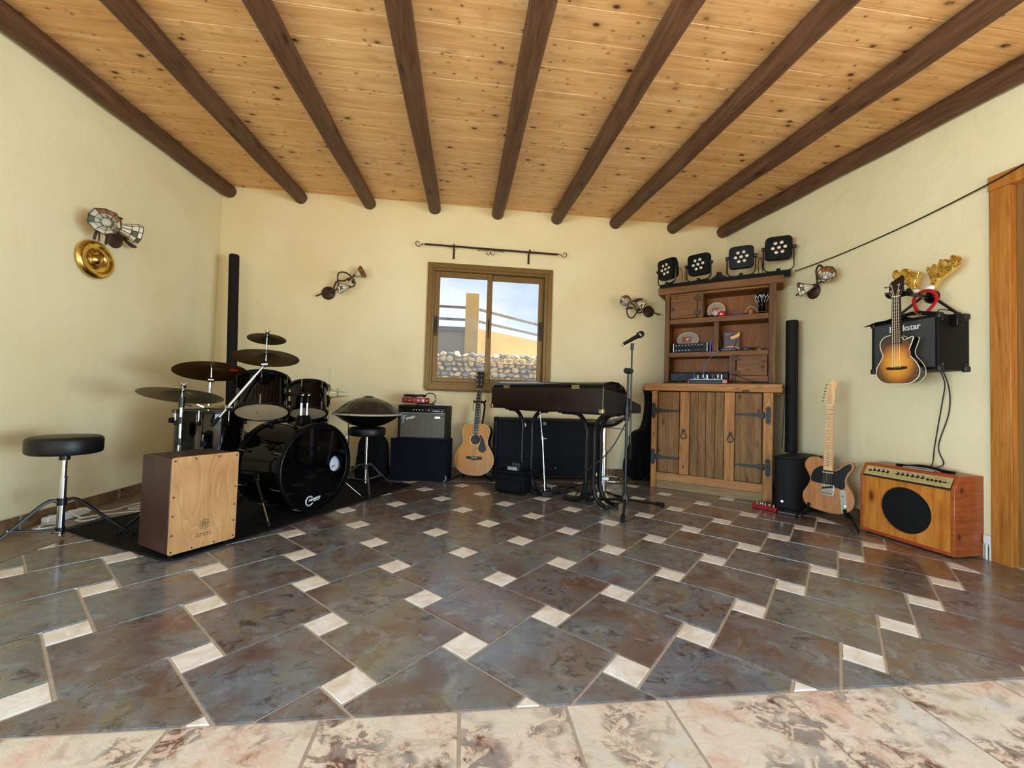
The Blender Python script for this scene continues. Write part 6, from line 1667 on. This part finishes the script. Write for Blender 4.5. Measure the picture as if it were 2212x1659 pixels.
# ================================================================== right loudspeaker, guitar, amplifiers
cs2 = column_speaker('thin black column loudspeaker on a bass cabinet beside the dresser', 2.800, 3.235, 0.42, 1.552, 0.046, 0.0)
TSb = frame((2.463, 3.013, 0), (0.70, -0.714, 0), (0, 0, 1))
obj('bass_cabinet', MB(TSb).prism([(0.0, 0.0), (0.02, -0.035), (0.07, -0.055), (0.13, -0.05), (0.175, -0.015), (0.30, 0.22), (0.22, 0.40), (0.08, 0.34)], 0.012, 0.412, 'z'), 'grille_black', cs2, bev=0.01)
obj('bass_cabinet_top', MB(TSb).prism([(0.0, 0.0), (0.02, -0.035), (0.07, -0.055), (0.13, -0.05), (0.175, -0.015), (0.30, 0.22), (0.22, 0.40), (0.08, 0.34)], 0.412, 0.424, 'z', inset=0.004), 'tolex', cs2)
obj('badge', MB(TSb).cyl((0.06, -0.062, 0.085), (0.06, -0.066, 0.085), 0.009), 'steel', cs2)
t = MB(TSb)
for u_, y_ in ((0.03, 0.0), (0.18, 0.0), (0.12, 0.25)): t.cyl((u_, y_, 0), (u_, y_, 0.013), 0.015)
obj('rubber_feet', t, 'rubber', cs2)

rp3 = thing('effect_pedal', 'long red effect pedal with chrome switches on the floor before the dresser', 'pedal', (2.36, 3.0, 0), frame((2.315, 3.065, 0), (0.50, -0.866, 0), (0, 0, 1)))
T_ = WM[rp3.name]
obj('housing', MB(T_).box(0.0, 0.175, 0.0, 0.062, 0.003, 0.034), 'red_paint', rp3, bev=0.003)
for u_ in (0.03, 0.09, 0.15): obj('foot_switch', MB(T_).cyl((u_, 0.02, 0.034), (u_, 0.02, 0.052), 0.007, n_=10), 'chrome', rp3)
for u_ in (0.045, 0.06, 0.11): obj('knob', MB(T_).cyl((u_, 0.045, 0.034), (u_, 0.045, 0.044), 0.005, n_=8), 'print_white', rp3)
rp4 = thing('volume_pedal', 'flat black pedal on the floor right of the long red pedal', 'pedal', (2.45, 2.87, 0), frame((2.405, 2.905, 0), (0.62, -0.785, 0), (0, 0, 1)))
T_ = WM[rp4.name]
obj('base', MB(T_).box(0.0, 0.15, 0.0, 0.07, 0.002, 0.02), 'black_plastic', rp4, bev=0.003)
obj('treadle', MB(T_).prism([(0.0, 0.020), (0.012, 0.040), (0.13, 0.030), (0.15, 0.022)], 0.062, 0.006, 'y'), 'rubber', rp4, bev=0.002)
o = obj('pedal_cable', MB().tube(smooth_pts([(2.36, 3.03, 0.03), (2.42, 3.04, 0.05), (2.47, 2.97, 0.035), (2.455, 2.90, 0.03)], 6), 0.003, 6), 'cable_black'); tag(o, 'short black cable curving from the red pedal to the black pedal', 'cable')

# electric guitar
TT = guitar_T((2.606, 2.683, 0.066), (0.141, -0.137, 0.961), (0.468, -0.884, 0)) @ Matrix.Diagonal((0.96, 0.96, 0.96, 1))
eg = thing('electric_guitar', 'natural wood electric guitar with black pickguard leaning on its stand', 'guitar', (2.715, 2.795, 0.035), TT)
eo = sm2([(0, 0), (0.085, 0.008), (0.142, 0.045), (0.163, 0.105), (0.150, 0.168), (0.122, 0.215), (0.112, 0.250), (0.128, 0.300), (0.153, 0.345), (0.152, 0.375), (0.125, 0.388), (0.090, 0.366), (0.058, 0.330), (0.030, 0.318), (0.0, 0.322), (-0.025, 0.345), (-0.035, 0.385), (-0.070, 0.402), (-0.120, 0.395), (-0.150, 0.358), (-0.150, 0.315), (-0.125, 0.265), (-0.115, 0.225), (-0.132, 0.175), (-0.160, 0.120), (-0.155, 0.060), (-0.115, 0.018)], 3)
obj('body', MB(TT).prism(eo, 0.044, 0.0, 'y'), 'ash_natural', eg, bev=0.005, seg=3)
pgo = sm2([(-0.032, 0.340), (-0.070, 0.322), (-0.098, 0.285), (-0.106, 0.220), (-0.060, 0.210), (0.0, 0.203), (0.060, 0.192), (0.096, 0.184), (0.106, 0.225), (0.103, 0.255), (0.118, 0.305), (0.141, 0.345), (0.139, 0.372), (0.122, 0.374), (0.090, 0.350), (0.055, 0.315), (0.0, 0.312)], 2)
obj('pickguard', MB(TT).prism(pgo, 0.0, -0.0025, 'y'), 'pick_black', eg)
for u_, z_ in ((-0.098, 0.225), (-0.09, 0.29), (0.095, 0.19), (0.10, 0.255), (0.13, 0.365), (0.03, 0.203)): obj('screw', MB(TT).ball((u_, -0.003, z_), 0.0028, 6), 'chrome', eg)
obj('bridge_plate', MB(TT).box(-0.042, 0.042, -0.005, 0.0, 0.122, 0.208), 'chrome', eg, bev=0.002)
obj('bridge_pickup', MB(TT).prism([(-0.036, 0.168), (0.034, 0.188), (0.036, 0.204), (-0.034, 0.184)], -0.004, -0.010, 'y'), 'pick_black', eg, bev=0.002)
for i in range(3): obj('saddle', MB(TT).cyl((-0.034+0.023*i, -0.009, 0.142), (-0.014+0.023*i, -0.009, 0.142), 0.004, n_=8), 'cap_metal', eg)
obj('neck_pickup', MB(TT).box(-0.036, 0.036, -0.010, 0.0, 0.288, 0.302), 'chrome', eg, bev=0.004)
TTc = TT @ Matrix.Translation((0.098, 0, 0.10)) @ Matrix.Rotation(-0.10, 4, 'Y')
cp_ = obj('control_plate', MB(TTc).prism(round_corners([(-0.017, -0.085), (0.017, -0.085), (0.017, 0.085), (-0.017, 0.085)], 0.016, 4), 0.0, -0.003, 'y'), 'chrome', eg)
for z_ in (-0.03, -0.065): obj('knob', MB(TTc).cyl((0, -0.003, z_), (0, -0.020, z_), 0.0095, n_=18), 'chrome', cp_)
obj('selector', MB(TTc).tube([(0, -0.003, 0.035), (0.002, -0.018, 0.04)], 0.004, 6), 'pick_black', cp_)
obj('neck', MB(TT).prism([(-0.028, 0.318), (0.028, 0.318), (0.021, 0.800), (-0.021, 0.800)], 0.020, -0.006, 'y'), 'maple', eg, bev=0.003)
fbe = obj('fingerboard', MB(TT).prism([(-0.028, 0.312), (0.028, 0.312), (0.021, 0.800), (-0.021, 0.800)], -0.006, -0.010, 'y'), 'maple', eg, smooth=False)
for k in range(1, 22):
    z_ = 0.800-0.648*(1-2**(-k/12)); w_ = 0.021+(0.80-z_)/0.488*0.007
    obj('fret', MB(TT).box(-w_, w_, -0.0115, -0.0095, z_-0.001, z_+0.001), 'rosewood', fbe, smooth=False)
for k in (3, 5, 7, 9, 12, 15, 17, 19, 21):
    z_ = 0.800-0.648*(1-2**(-(k-0.5)/12))
    for u_ in ((-0.009, 0.009) if k == 12 else (0,)): obj('dot', MB(TT).cyl((u_, -0.0098, z_), (u_, -0.0106, z_), 0.0032, n_=10), 'print_black', fbe)
obj('nut', MB(TT).box(-0.021, 0.021, -0.013, -0.006, 0.800, 0.804), 'bone', eg)
ho = sm2([(-0.021, 0.804), (0.021, 0.804), (0.027, 0.835), (0.031, 0.88), (0.030, 0.925), (0.040, 0.950), (0.040, 0.978), (0.018, 0.992), (-0.006, 0.980), (-0.012, 0.955), (-0.022, 0.93), (-0.032, 0.85), (-0.034, 0.825)], 3)
obj('headstock', MB(TT).prism(ho, 0.008, -0.006, 'y'), 'maple', eg, bev=0.002)
for k in range(6):
    z_ = 0.832+0.0245*k; u_ = -0.020+0.0042*k
    t = MB(TT); t.cyl((u_, -0.006, z_), (u_, -0.018, z_), 0.0045, n_=10); t.cyl((u_-0.012, 0.003, z_), (u_-0.024, 0.003, z_), 0.0028, n_=6); t.ball((u_-0.028, 0.003, z_), 0.0075, 8, sz=0.7)
    obj('tuner', t, 'chrome', eg)
for i in range(6): obj('string', MB(TT).tube([(-0.0265+0.0106*i, -0.0135, 0.142), (-0.017+0.0068*i, -0.0135, 0.802), (-0.020+0.0042*i, -0.014, 0.832+0.0245*i)], 0.00055, 4), 'fret_steel', eg)
for u_, z_ in ((0.150, 0.375), (0.08, 0.0)): obj('strap_button', MB(TT).ball((u_*0.98, 0.022, z_+(0.012 if z_ > 0.1 else 0.008)), 0.007, 8), 'chrome', eg)
obj('strap_button', MB(TT).ball((-0.055, 0.022, 0.406), 0.008, 8), 'pick_black', eg)
es = thing('guitar_stand', 'low black folding stand under the natural wood electric guitar', 'stand', (2.72, 2.80, 0))
for f0, f1 in (((2.53, 2.78, 0.06), (2.78, 2.90, 0.012)), ((2.70, 2.56, 0.06), (2.84, 2.76, 0.012))):
    obj('rear_leg', MB().tube([f0, f1], 0.008, 6), 'black_metal', es)
def PT(u_, y_, z_): return TT @ Vector((u_, y_, z_))
for u_, ft2 in ((-0.115, (2.47, 2.80, 0.010)), (0.115, (2.60, 2.44, 0.010))):
    a = PT(u_, 0.06, 0.02); b2 = PT(u_, -0.018, 0.012); c2_ = PT(u_*0.95, -0.022, 0.05)
    obj('cradle_arm', MB().tube(smooth_pts([a, a.lerp(b2, 0.5)-V3(0, 0, 0.01), b2, c2_], 4), 0.0085, 8), 'rubber', es)
    l_ = obj('leg', MB().tube([a, Vector(ft2)], 0.008, 8), 'black_metal', es)
    obj('rubber_foot', MB().ball(ft2, 0.010, 8), 'rubber', l_)
obj('cross_bar', MB().tube([PT(-0.115, 0.06, 0.02), PT(0.115, 0.06, 0.02)], 0.008, 6), 'black_metal', es)

# wooden combo amplifier
TW = frame((2.662, 2.488, 0), (0.10, -0.995, 0), (0, 0, 1))
ca = thing('combo_amplifier', 'orange brown wooden combo amplifier with big round black speaker opening', 'amplifier', (2.662, 2.488, 0), TW)
def side_prof(): return [(0.0, 0.012), (0.0, 0.378), (0.042, 0.456), (0.235, 0.456), (0.235, 0.012)]
for u0, u1 in ((0.0, 0.020), (0.482, 0.502)):
    t = MB(TW); t.prism(side_prof(), u0, u1, 'x'); obj('side_panel', t, 'combo_side', ca, bev=0.003)
t = MB(TW); t.box(0.020, 0.482, 0.046, 0.235, 0.436, 0.456); t.prism([(0.030, 0.436), (0.042, 0.456), (0.06, 0.456), (0.06, 0.436)], 0.020, 0.482, 'x'); obj('top_board', t, 'combo_edge', ca, bev=0.002)
obj('bottom_board', MB(TW).box(0.020, 0.482, 0.0, 0.235, 0.012, 0.032), 'combo_edge', ca, bev=0.002)
obj('back_board', MB(TW).box(0.020, 0.482, 0.222, 0.232, 0.032, 0.436), 'combo_side', ca)
# front baffle with a round hole
t = MB(TW); N_ = 48; sx0, sx1, sz0, sz1 = 0.020, 0.482, 0.032, 0.376; hx, hz, hr = 0.256, 0.205, 0.137
def sqp(a):
    dx, dz = math.cos(a), math.sin(a); k_ = 1e9
    if dx > 1e-9: k_ = min(k_, (sx1-hx)/dx)
    if dx < -1e-9: k_ = min(k_, (sx0-hx)/dx)
    if dz > 1e-9: k_ = min(k_, (sz1-hz)/dz)
    if dz < -1e-9: k_ = min(k_, (sz0-hz)/dz)
    return (hx+dx*k_, hz+dz*k_)
angs = sorted([2*PI*i/N_ for i in range(N_)]+[math.atan2(z_-hz, x_-hx) % (2*PI) for x_ in (sx0, sx1) for z_ in (sz0, sz1)])
K_ = len(angs); vs = []
for a in angs: vs.append((hx+hr*math.cos(a), 0.004, hz+hr*math.sin(a)))
for a in angs: p = sqp(a); vs.append((p[0], 0.004, p[1]))
for a in angs: vs.append((hx+hr*math.cos(a), 0.020, hz+hr*math.sin(a)))
fs = [(i, i+K_, (i+1) % K_+K_, (i+1) % K_) for i in range(K_)]+[(i, (i+1) % K_, (i+1) % K_+2*K_, i+2*K_) for i in range(K_)]
t.add(vs, fs); obj('front_baffle', t, 'combo_front', ca, ang=30)
obj('speaker_grille', MB(TW).lathe([(0.139, 0.0), (0.139, 0.002), (0.10, 0.004), (0, 0.006)], 48, Matrix.Translation((hx, 0.021, hz)) @ Matrix.Rotation(PI/2, 4, 'X')), 'grille_black', ca)
# slanted control panel
TCp = TW @ frame((0.02, 0.002, 0.384), (1, 0, 0), (0, 0.42, 0.78)) if False else TW @ Matrix.Translation((0.020, 0.002, 0.382)) @ Matrix.Rotation(-math.atan2(0.040, 0.074), 4, 'X')
cp2 = obj('control_panel', MB(TCp).box(0.004, 0.458, -0.002, 0.004, 0.004, 0.066), 'panel_gold', ca)
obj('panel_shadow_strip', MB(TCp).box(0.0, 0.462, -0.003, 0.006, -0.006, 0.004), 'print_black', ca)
for i, u_ in enumerate((0.055, 0.081, 0.107, 0.133, 0.190, 0.216, 0.242, 0.268, 0.294, 0.320)):
    k_ = obj('knob', MB(TCp).cyl((u_, -0.002, 0.040), (u_, -0.016, 0.040), 0.0095, 0.008, 14), 'print_black', cp2)
    obj('knob_cap', MB(TCp).cyl((u_, -0.016, 0.040), (u_, -0.0175, 0.040), 0.0062, n_=12), 'mirror_lens', k_)
for u_ in (0.034, 0.348, 0.368, 0.388, 0.408): obj('jack', MB(TCp).cyl((u_, -0.002, 0.034), (u_, -0.006, 0.034), 0.0075, n_=12), 'print_black', cp2)
for u_ in (0.012, 0.446): obj('screw', MB(TCp).cyl((u_, -0.002, 0.034), (u_, -0.003, 0.034), 0.0025, n_=8), 'print_black', cp2)
obj('power_switch', MB(TCp).box(0.420, 0.438, -0.006, -0.002, 0.029, 0.038), 'print_black', cp2, bev=0.002)
t = MB(TCp)
for i in range(14): t.box(0.050+0.027*i, 0.064+0.027*i, -0.0025, -0.002, 0.018, 0.0205)
t.box(0.09, 0.12, -0.0025, -0.002, 0.056, 0.058); t.box(0.23, 0.26, -0.0025, -0.002, 0.056, 0.058); t.box(0.375, 0.43, -0.0025, -0.002, 0.052, 0.055)
obj('panel_print', t, 'copper_brown', cp2, smooth=False)
hn = obj('handle', MB(TW).tube(smooth_pts([(0.155, 0.12, 0.460), (0.20, 0.12, 0.463), (0.26, 0.12, 0.474), (0.32, 0.12, 0.474), (0.38, 0.12, 0.463), (0.42, 0.12, 0.460)], 4), 0.008, 8, flat=1.0), 'rubber', ca)
for u_ in (0.165, 0.405): obj('handle_cap', MB(TW).box(u_-0.028, u_+0.028, 0.108, 0.132, 0.456, 0.470), 'satin_black', hn, bev=0.004)
t = MB(TW)
for u_, y_ in ((0.04, 0.03), (0.46, 0.03), (0.04, 0.20), (0.46, 0.20)): t.cyl((u_, y_, 0.0), (u_, y_, 0.013), 0.013)
obj('rubber_feet', t, 'rubber', ca)
o = obj('coiled_lead', MB(TW).tube(smooth_pts([(0.215, 0.06, 0.461), (0.26, 0.085, 0.461), (0.34, 0.085, 0.461), (0.37, 0.06, 0.461), (0.32, 0.045, 0.461), (0.25, 0.04, 0.461), (0.22, 0.05, 0.463), (0.27, 0.075, 0.468), (0.35, 0.07, 0.468), (0.40, 0.05, 0.462)], 6), 0.0036, 6), 'disc_grey')
tag(o, 'pale grey lead coiled on the wooden combo amplifier', 'cable')

# amplifier hung on the right wall
wa = thing('guitar_amplifier', 'black guitar amplifier with white lettering, hung high on the right wall', 'amplifier', (2.82, 2.26, 1.06))
t = MB(); t.box(2.728, 2.929, 2.07, 2.462, 1.056, 1.382); obj('cabinet', t, 'tolex', wa, bev=0.008)
t = MB(frame((2.718, 2.462, 0), (0, -1, 0), (0, 0, 1))); ring(t, 0.0, 0.392, 1.056, 1.382, 0.018, 0, 0.02); obj('front_frame', t, 'tolex', wa, bev=0.004)
obj('grille', MB().box(2.7215, 2.73, 2.085, 2.445, 1.073, 1.365), 'grille_grey', wa)
for y_, z_ in ((2.075, 1.065), (2.075, 1.373), (2.457, 1.065), (2.457, 1.373)):
    obj('corner_guard', MB().cbox((2.733, y_, z_), (0.038, 0.026, 0.036)), 'black_plastic', wa, bev=0.008)
for x_, z_ in ((2.91, 1.065), (2.91, 1.373)):
    obj('corner_guard', MB().cbox((x_, 2.075, z_), (0.038, 0.026, 0.036)), 'black_plastic', wa, bev=0.008)
TBk = Matrix(((0, 0, -1, 2.7195), (-1, 0, 0, 2.257), (0, 1, 0, 1.325), (0, 0, 0, 1)))
text('lettering', 'Blackstar', 0.054, 'print_white', wa, TBk, 0.001, bold=0.0006, sx=0.92)
for x_, z_ in ((2.745, 1.35), (2.90, 1.35), (2.745, 1.09), (2.90, 1.09), (2.84, 1.33)): obj('screw', MB().ball((x_, 2.069, z_), 0.004, 8), 'chrome', wa)
obj('jack_socket', MB().cyl((2.80, 2.2, 1.050), (2.80, 2.2, 1.058), 0.012), 'print_black', wa)
obj('carry_strap', MB().tube(smooth_pts([(2.76, 2.46, 1.385), (2.76, 2.42, 1.388), (2.76, 2.30, 1.412), (2.76, 2.22, 1.415), (2.76, 2.10, 1.388)], 5), 0.012, 6, flat=0.5), 'rubber', wa)
tr_ = thing('amplifier_tray_cover', 'black fabric flap lying over the left end of the hung amplifier', 'cloth', (2.78, 2.44, 1.385))
t = MB(); n1_ = 10; vs = []; fs = []
for i in range(n1_+1):
    for j in range(5):
        vs.append((2.70+0.055*j, 2.50-0.027*i, 1.386+0.012*math.sin(i*0.5+1)*math.sin(j*1.1)**2+(0.004 if i > 2 else -0.004*(3-i))))
k0 = len(vs); vs += [(p[0], p[1], p[2]-0.004) for p in vs]
for i in range(n1_):
    for j in range(4):
        a = i*5+j; f = (a, a+5, a+6, a+1); fs += [f, tuple(k0+q for q in reversed(f))]
edge = [i for i in range(5)]+[i*5+4 for i in range(1, n1_+1)]+[n1_*5+j for j in (3, 2, 1, 0)]+[i*5 for i in range(n1_-1, 0, -1)]
for i in range(len(edge)): a, b2 = edge[i], edge[(i+1) % len(edge)]; fs.append((a, b2, b2+k0, a+k0))
t.add(vs, fs); obj('flap', t, 'black_nylon', tr_, ang=80)
tr_.name = 'cloth_flap'; WM['cloth_flap'] = WM['amplifier_tray_cover']

# wall hook arm and hanging bars
hk = thing('wall_hanger', 'black metal guitar hanger arm with round plate on the right wall', 'hanger', (2.93, 2.25, 1.53))
obj('wall_plate', MB().lathe([(0.042, 0), (0.040, 0.014), (0.028, 0.028), (0, 0.032)], 24, tilted((2.93, 2.262, 1.535), (-1, 0, 0))), 'satin_black', hk)
obj('arm', MB().tube(smooth_pts([(2.90, 2.262, 1.535), (2.78, 2.215, 1.525), (2.66, 2.165, 1.512), (2.575, 2.135, 1.508)], 5), 0.013, 8), 'black_metal', hk)
obj('yoke', MB().tube(smooth_pts([(2.545, 2.092, 1.520), (2.550, 2.088, 1.505), (2.575, 2.10, 1.500), (2.580, 2.135, 1.500), (2.575, 2.175, 1.496), (2.545, 2.195, 1.495), (2.53, 2.200, 1.515)], 4), 0.010, 8), 'rubber', hk)
obj('brace_bar', MB().tube([(2.90, 2.24, 1.53), (2.82, 2.04, 1.372)], 0.0085, 6), 'black_metal', hk)
obj('brace_bar', MB().tube([(2.86, 2.27, 1.53), (2.79, 2.40, 1.395)], 0.0085, 6), 'black_metal', hk)
obj('bar_lug', MB().cbox((2.82, 2.052, 1.345), (0.045, 0.035, 0.07)), 'black_metal', hk, bev=0.004)
obj('clip', MB().tube([(2.74, 2.215, 1.425), (2.74, 2.19, 1.395), (2.74, 2.175, 1.402)], 0.004, 6), 'cap_metal', hk)

# small sunburst bass ukulele
TU = guitar_T((2.535, 2.143, 0.968), (-0.01, -0.035, 1.0), (0.32, -0.947, 0))
uk = thing('ukulele', 'small sunburst bass ukulele with cutaway hanging before the wall amplifier', 'ukulele', (2.535, 2.143, 0.968), TU)
uo = sm2([(0, 0), (0.060, 0.005), (0.095, 0.040), (0.101, 0.082), (0.086, 0.125), (0.062, 0.160), (0.056, 0.195), (0.066, 0.230), (0.074, 0.262), (0.070, 0.272), (0.034, 0.256), (0.026, 0.270), (0.0, 0.290), (-0.028, 0.290), (-0.062, 0.278), (-0.079, 0.245), (-0.076, 0.205), (-0.066, 0.170), (-0.080, 0.132), (-0.097, 0.092), (-0.097, 0.045), (-0.062, 0.006)], 3)
obj('body', MB(TU).prism(uo, 0.072, 0.001, 'y'), 'gloss_black', uk, bev=0.004)
obj('sunburst_top', MB(TU).prism(inset_poly(uo, 0.003), 0.001, -0.002, 'y'), 'sunburst', uk, smooth=False)
for y_ in (0.0, 0.072): obj('binding', MB(TU).tube([(p[0], y_, p[1]) for p in uo], 0.0022, 6, closed=True), 'bone', uk)
obj('soundhole', MB(TU).lathe([(0.015, 0.0), (0.015, 0.0012), (0.0, 0.0012)], 20, Matrix.Translation((-0.045, -0.002, 0.248)) @ Matrix.Rotation(PI/2, 4, 'X')), 'iron_brown', uk)
obj('side_soundhole', MB(TU).lathe([(0.010, 0.0), (0.010, 0.0012), (0.0, 0.0012)], 20, Matrix.Translation((0.054, -0.002, 0.175)) @ Matrix.Rotation(PI/2, 4, 'X') @ Matrix.Diagonal((1, 2.6, 1, 1))), 'copper_brown', uk)
obj('bridge', MB(TU).prism([(-0.048, 0.098), (0.048, 0.102), (0.048, 0.088), (0.02, 0.082), (-0.02, 0.082), (-0.048, 0.084)], 0.0, -0.009, 'y'), 'rosewood', uk, bev=0.002)
obj('neck', MB(TU).prism([(-0.022, 0.26), (0.022, 0.26), (0.017, 0.515), (-0.017, 0.515)], 0.016, -0.004, 'y'), 'rosewood', uk, bev=0.003)
fbu = obj('fingerboard', MB(TU).prism([(-0.024, 0.235), (0.024, 0.235), (0.0175, 0.515), (-0.0175, 0.515)], -0.003, -0.008, 'y'), 'rosewood', uk, smooth=False)
for k in range(1, 17):
    z_ = 0.515-0.44*(1-2**(-k/12)); w_ = 0.0175+(0.515-z_)/0.28*0.0065
    obj('fret', MB(TU).box(-w_, w_, -0.0092, -0.0075, z_-0.0008, z_+0.0008), 'fret_steel', fbu, smooth=False)
obj('nut', MB(TU).box(-0.020, 0.020, -0.011, -0.003, 0.515, 0.519), 'bone', uk)
obj('headstock', MB(TU).prism([(-0.021, 0.519), (0.021, 0.519), (0.034, 0.545), (0.036, 0.628), (0.030, 0.640), (-0.024, 0.606), (-0.034, 0.585), (-0.034, 0.545)], 0.008, -0.004, 'y'), 'rosewood', uk, bev=0.003)
for sx in (-1, 1):
    for k in range(2):
        z_ = 0.548+0.034*k; t = MB(TU); t.cyl((sx*0.018, -0.004, z_), (sx*0.018, -0.015, z_), 0.006, n_=10); t.cyl((sx*0.03, 0.004, z_), (sx*0.045, 0.004, z_), 0.003, n_=6); t.ball((sx*0.050, 0.004, z_), 0.009, 8, sz=0.6)
        obj('tuner', t, 'chrome', uk)
for i in range(4): obj('string', MB(TU).tube([(-0.018+0.012*i, -0.011, 0.093), (-0.012+0.008*i, -0.011, 0.517), ((-0.018 if i < 2 else 0.018), -0.010, 0.548+0.034*(i if i < 2 else 3-i))], 0.0010, 4), 'bone', uk)
obj('output_jack', MB(TU).ball((0.062, 0.05, 0.012), 0.007, 8), 'chrome', uk)

# golden antler headband
ah = thing('antler_headband', 'red headband with shiny golden antlers hanging on the guitar hanger', 'headband', (2.80, 2.18, 1.53))
aR = [(2.181, 1.564), (2.164, 1.596), (2.191, 1.678), (2.181, 1.695), (2.166, 1.681), (2.154, 1.703), (2.137, 1.692), (2.130, 1.665), (2.122, 1.715), (2.110, 1.717), (2.099, 1.707), (2.089, 1.713), (2.071, 1.698), (2.062, 1.722), (2.044, 1.719), (2.031, 1.698), (2.035, 1.668), (2.062, 1.638), (2.099, 1.617), (2.132, 1.596), (2.157, 1.555)]
aL = [(2.269, 1.566), (2.301, 1.604), (2.323, 1.640), (2.368, 1.659), (2.392, 1.690), (2.392, 1.721), (2.368, 1.735), (2.346, 1.707), (2.334, 1.725), (2.301, 1.720), (2.288, 1.689), (2.274, 1.700), (2.253, 1.679), (2.232, 1.684), (2.234, 1.656), (2.250, 1.626), (2.255, 1.598), (2.242, 1.565)]
m_, n, b = nodes('foil_crinkle')
f = noise(n, coords(n), 26, 3, 0.5, 0.6)
n.links.new(ramp(n, f, [(0.3, rgb(226, 184, 84)), (0.7, rgb(252, 226, 150))]), b.inputs['Base Color'])
bump(n, b, f, 0.9, 0.012); setp(b, 0.16, 1.0)
for P_ in (aR, aL):
    t = MB(); t.prism(sm2(P_, 2), 2.79, 2.825, 'x'); o = obj('antler', t, 'foil_crinkle', ah, bev=0.011, seg=4, ang=80)
bnd = [(2.185, 1.410), (2.216, 1.424), (2.237, 1.463), (2.242, 1.499), (2.226, 1.528), (2.190, 1.542), (2.155, 1.538), (2.126, 1.515), (2.116, 1.481), (2.131, 1.451), (2.155, 1.425), (2.168, 1.415)]
obj('band', MB().tube(smooth_pts([(2.77, y_, z_) for y_, z_ in bnd], 4), 0.011, 8, flat=0.35), 'red_felt', ah)
for y_, z_ in ((2.245, 1.555), (2.165, 1.558)): obj('fur_tuft', MB().ball((2.785, y_, z_), 0.018, 12, sx=1.0, sy=1.5), 'print_white', ah)
for pts, lb in (([(2.85, 2.16, 1.056), (2.88, 2.16, 0.98), (2.915, 2.20, 0.87), (2.92, 2.245, 0.60), (2.90, 2.24, 0.50), (2.86, 2.22, 0.474)], 'thin dark wire from the hung amplifier to the combo, left of two'),
                ([(2.84, 2.14, 1.056), (2.89, 2.145, 0.95), (2.92, 2.17, 0.80), (2.92, 2.225, 0.60), (2.91, 2.19, 0.50), (2.85, 2.18, 0.474)], 'thin dark wire from the hung amplifier to the combo, right of two')):
    o = obj('amplifier_wire', MB().tube(smooth_pts(pts, 6), 0.0032, 6), 'cable_black'); tag(o, lb, 'cable')
o = obj('curled_lead', MB().tube(smooth_pts([(2.82, 2.14, 1.386), (2.82, 2.15, 1.415), (2.83, 2.14, 1.425), (2.85, 2.10, 1.41), (2.86, 2.06, 1.387)], 5), 0.0032, 6), 'cable_black'); tag(o, 'short black lead curling over the hung amplifier', 'cable')
sk = thing('wall_socket', 'white cable outlet low on the right wall beside the door frame', 'socket', (2.92, 1.975, 0.1))
obj('plate', MB().box(2.912, 2.929, 1.969, 2.004, 0.085, 0.135), 'white_plastic', sk, bev=0.004)
for y_ in (1.975, 1.992): obj('conduit', MB().cyl((2.921, y_, 0.0), (2.921, y_, 0.09), 0.006), 'white_plastic', sk)
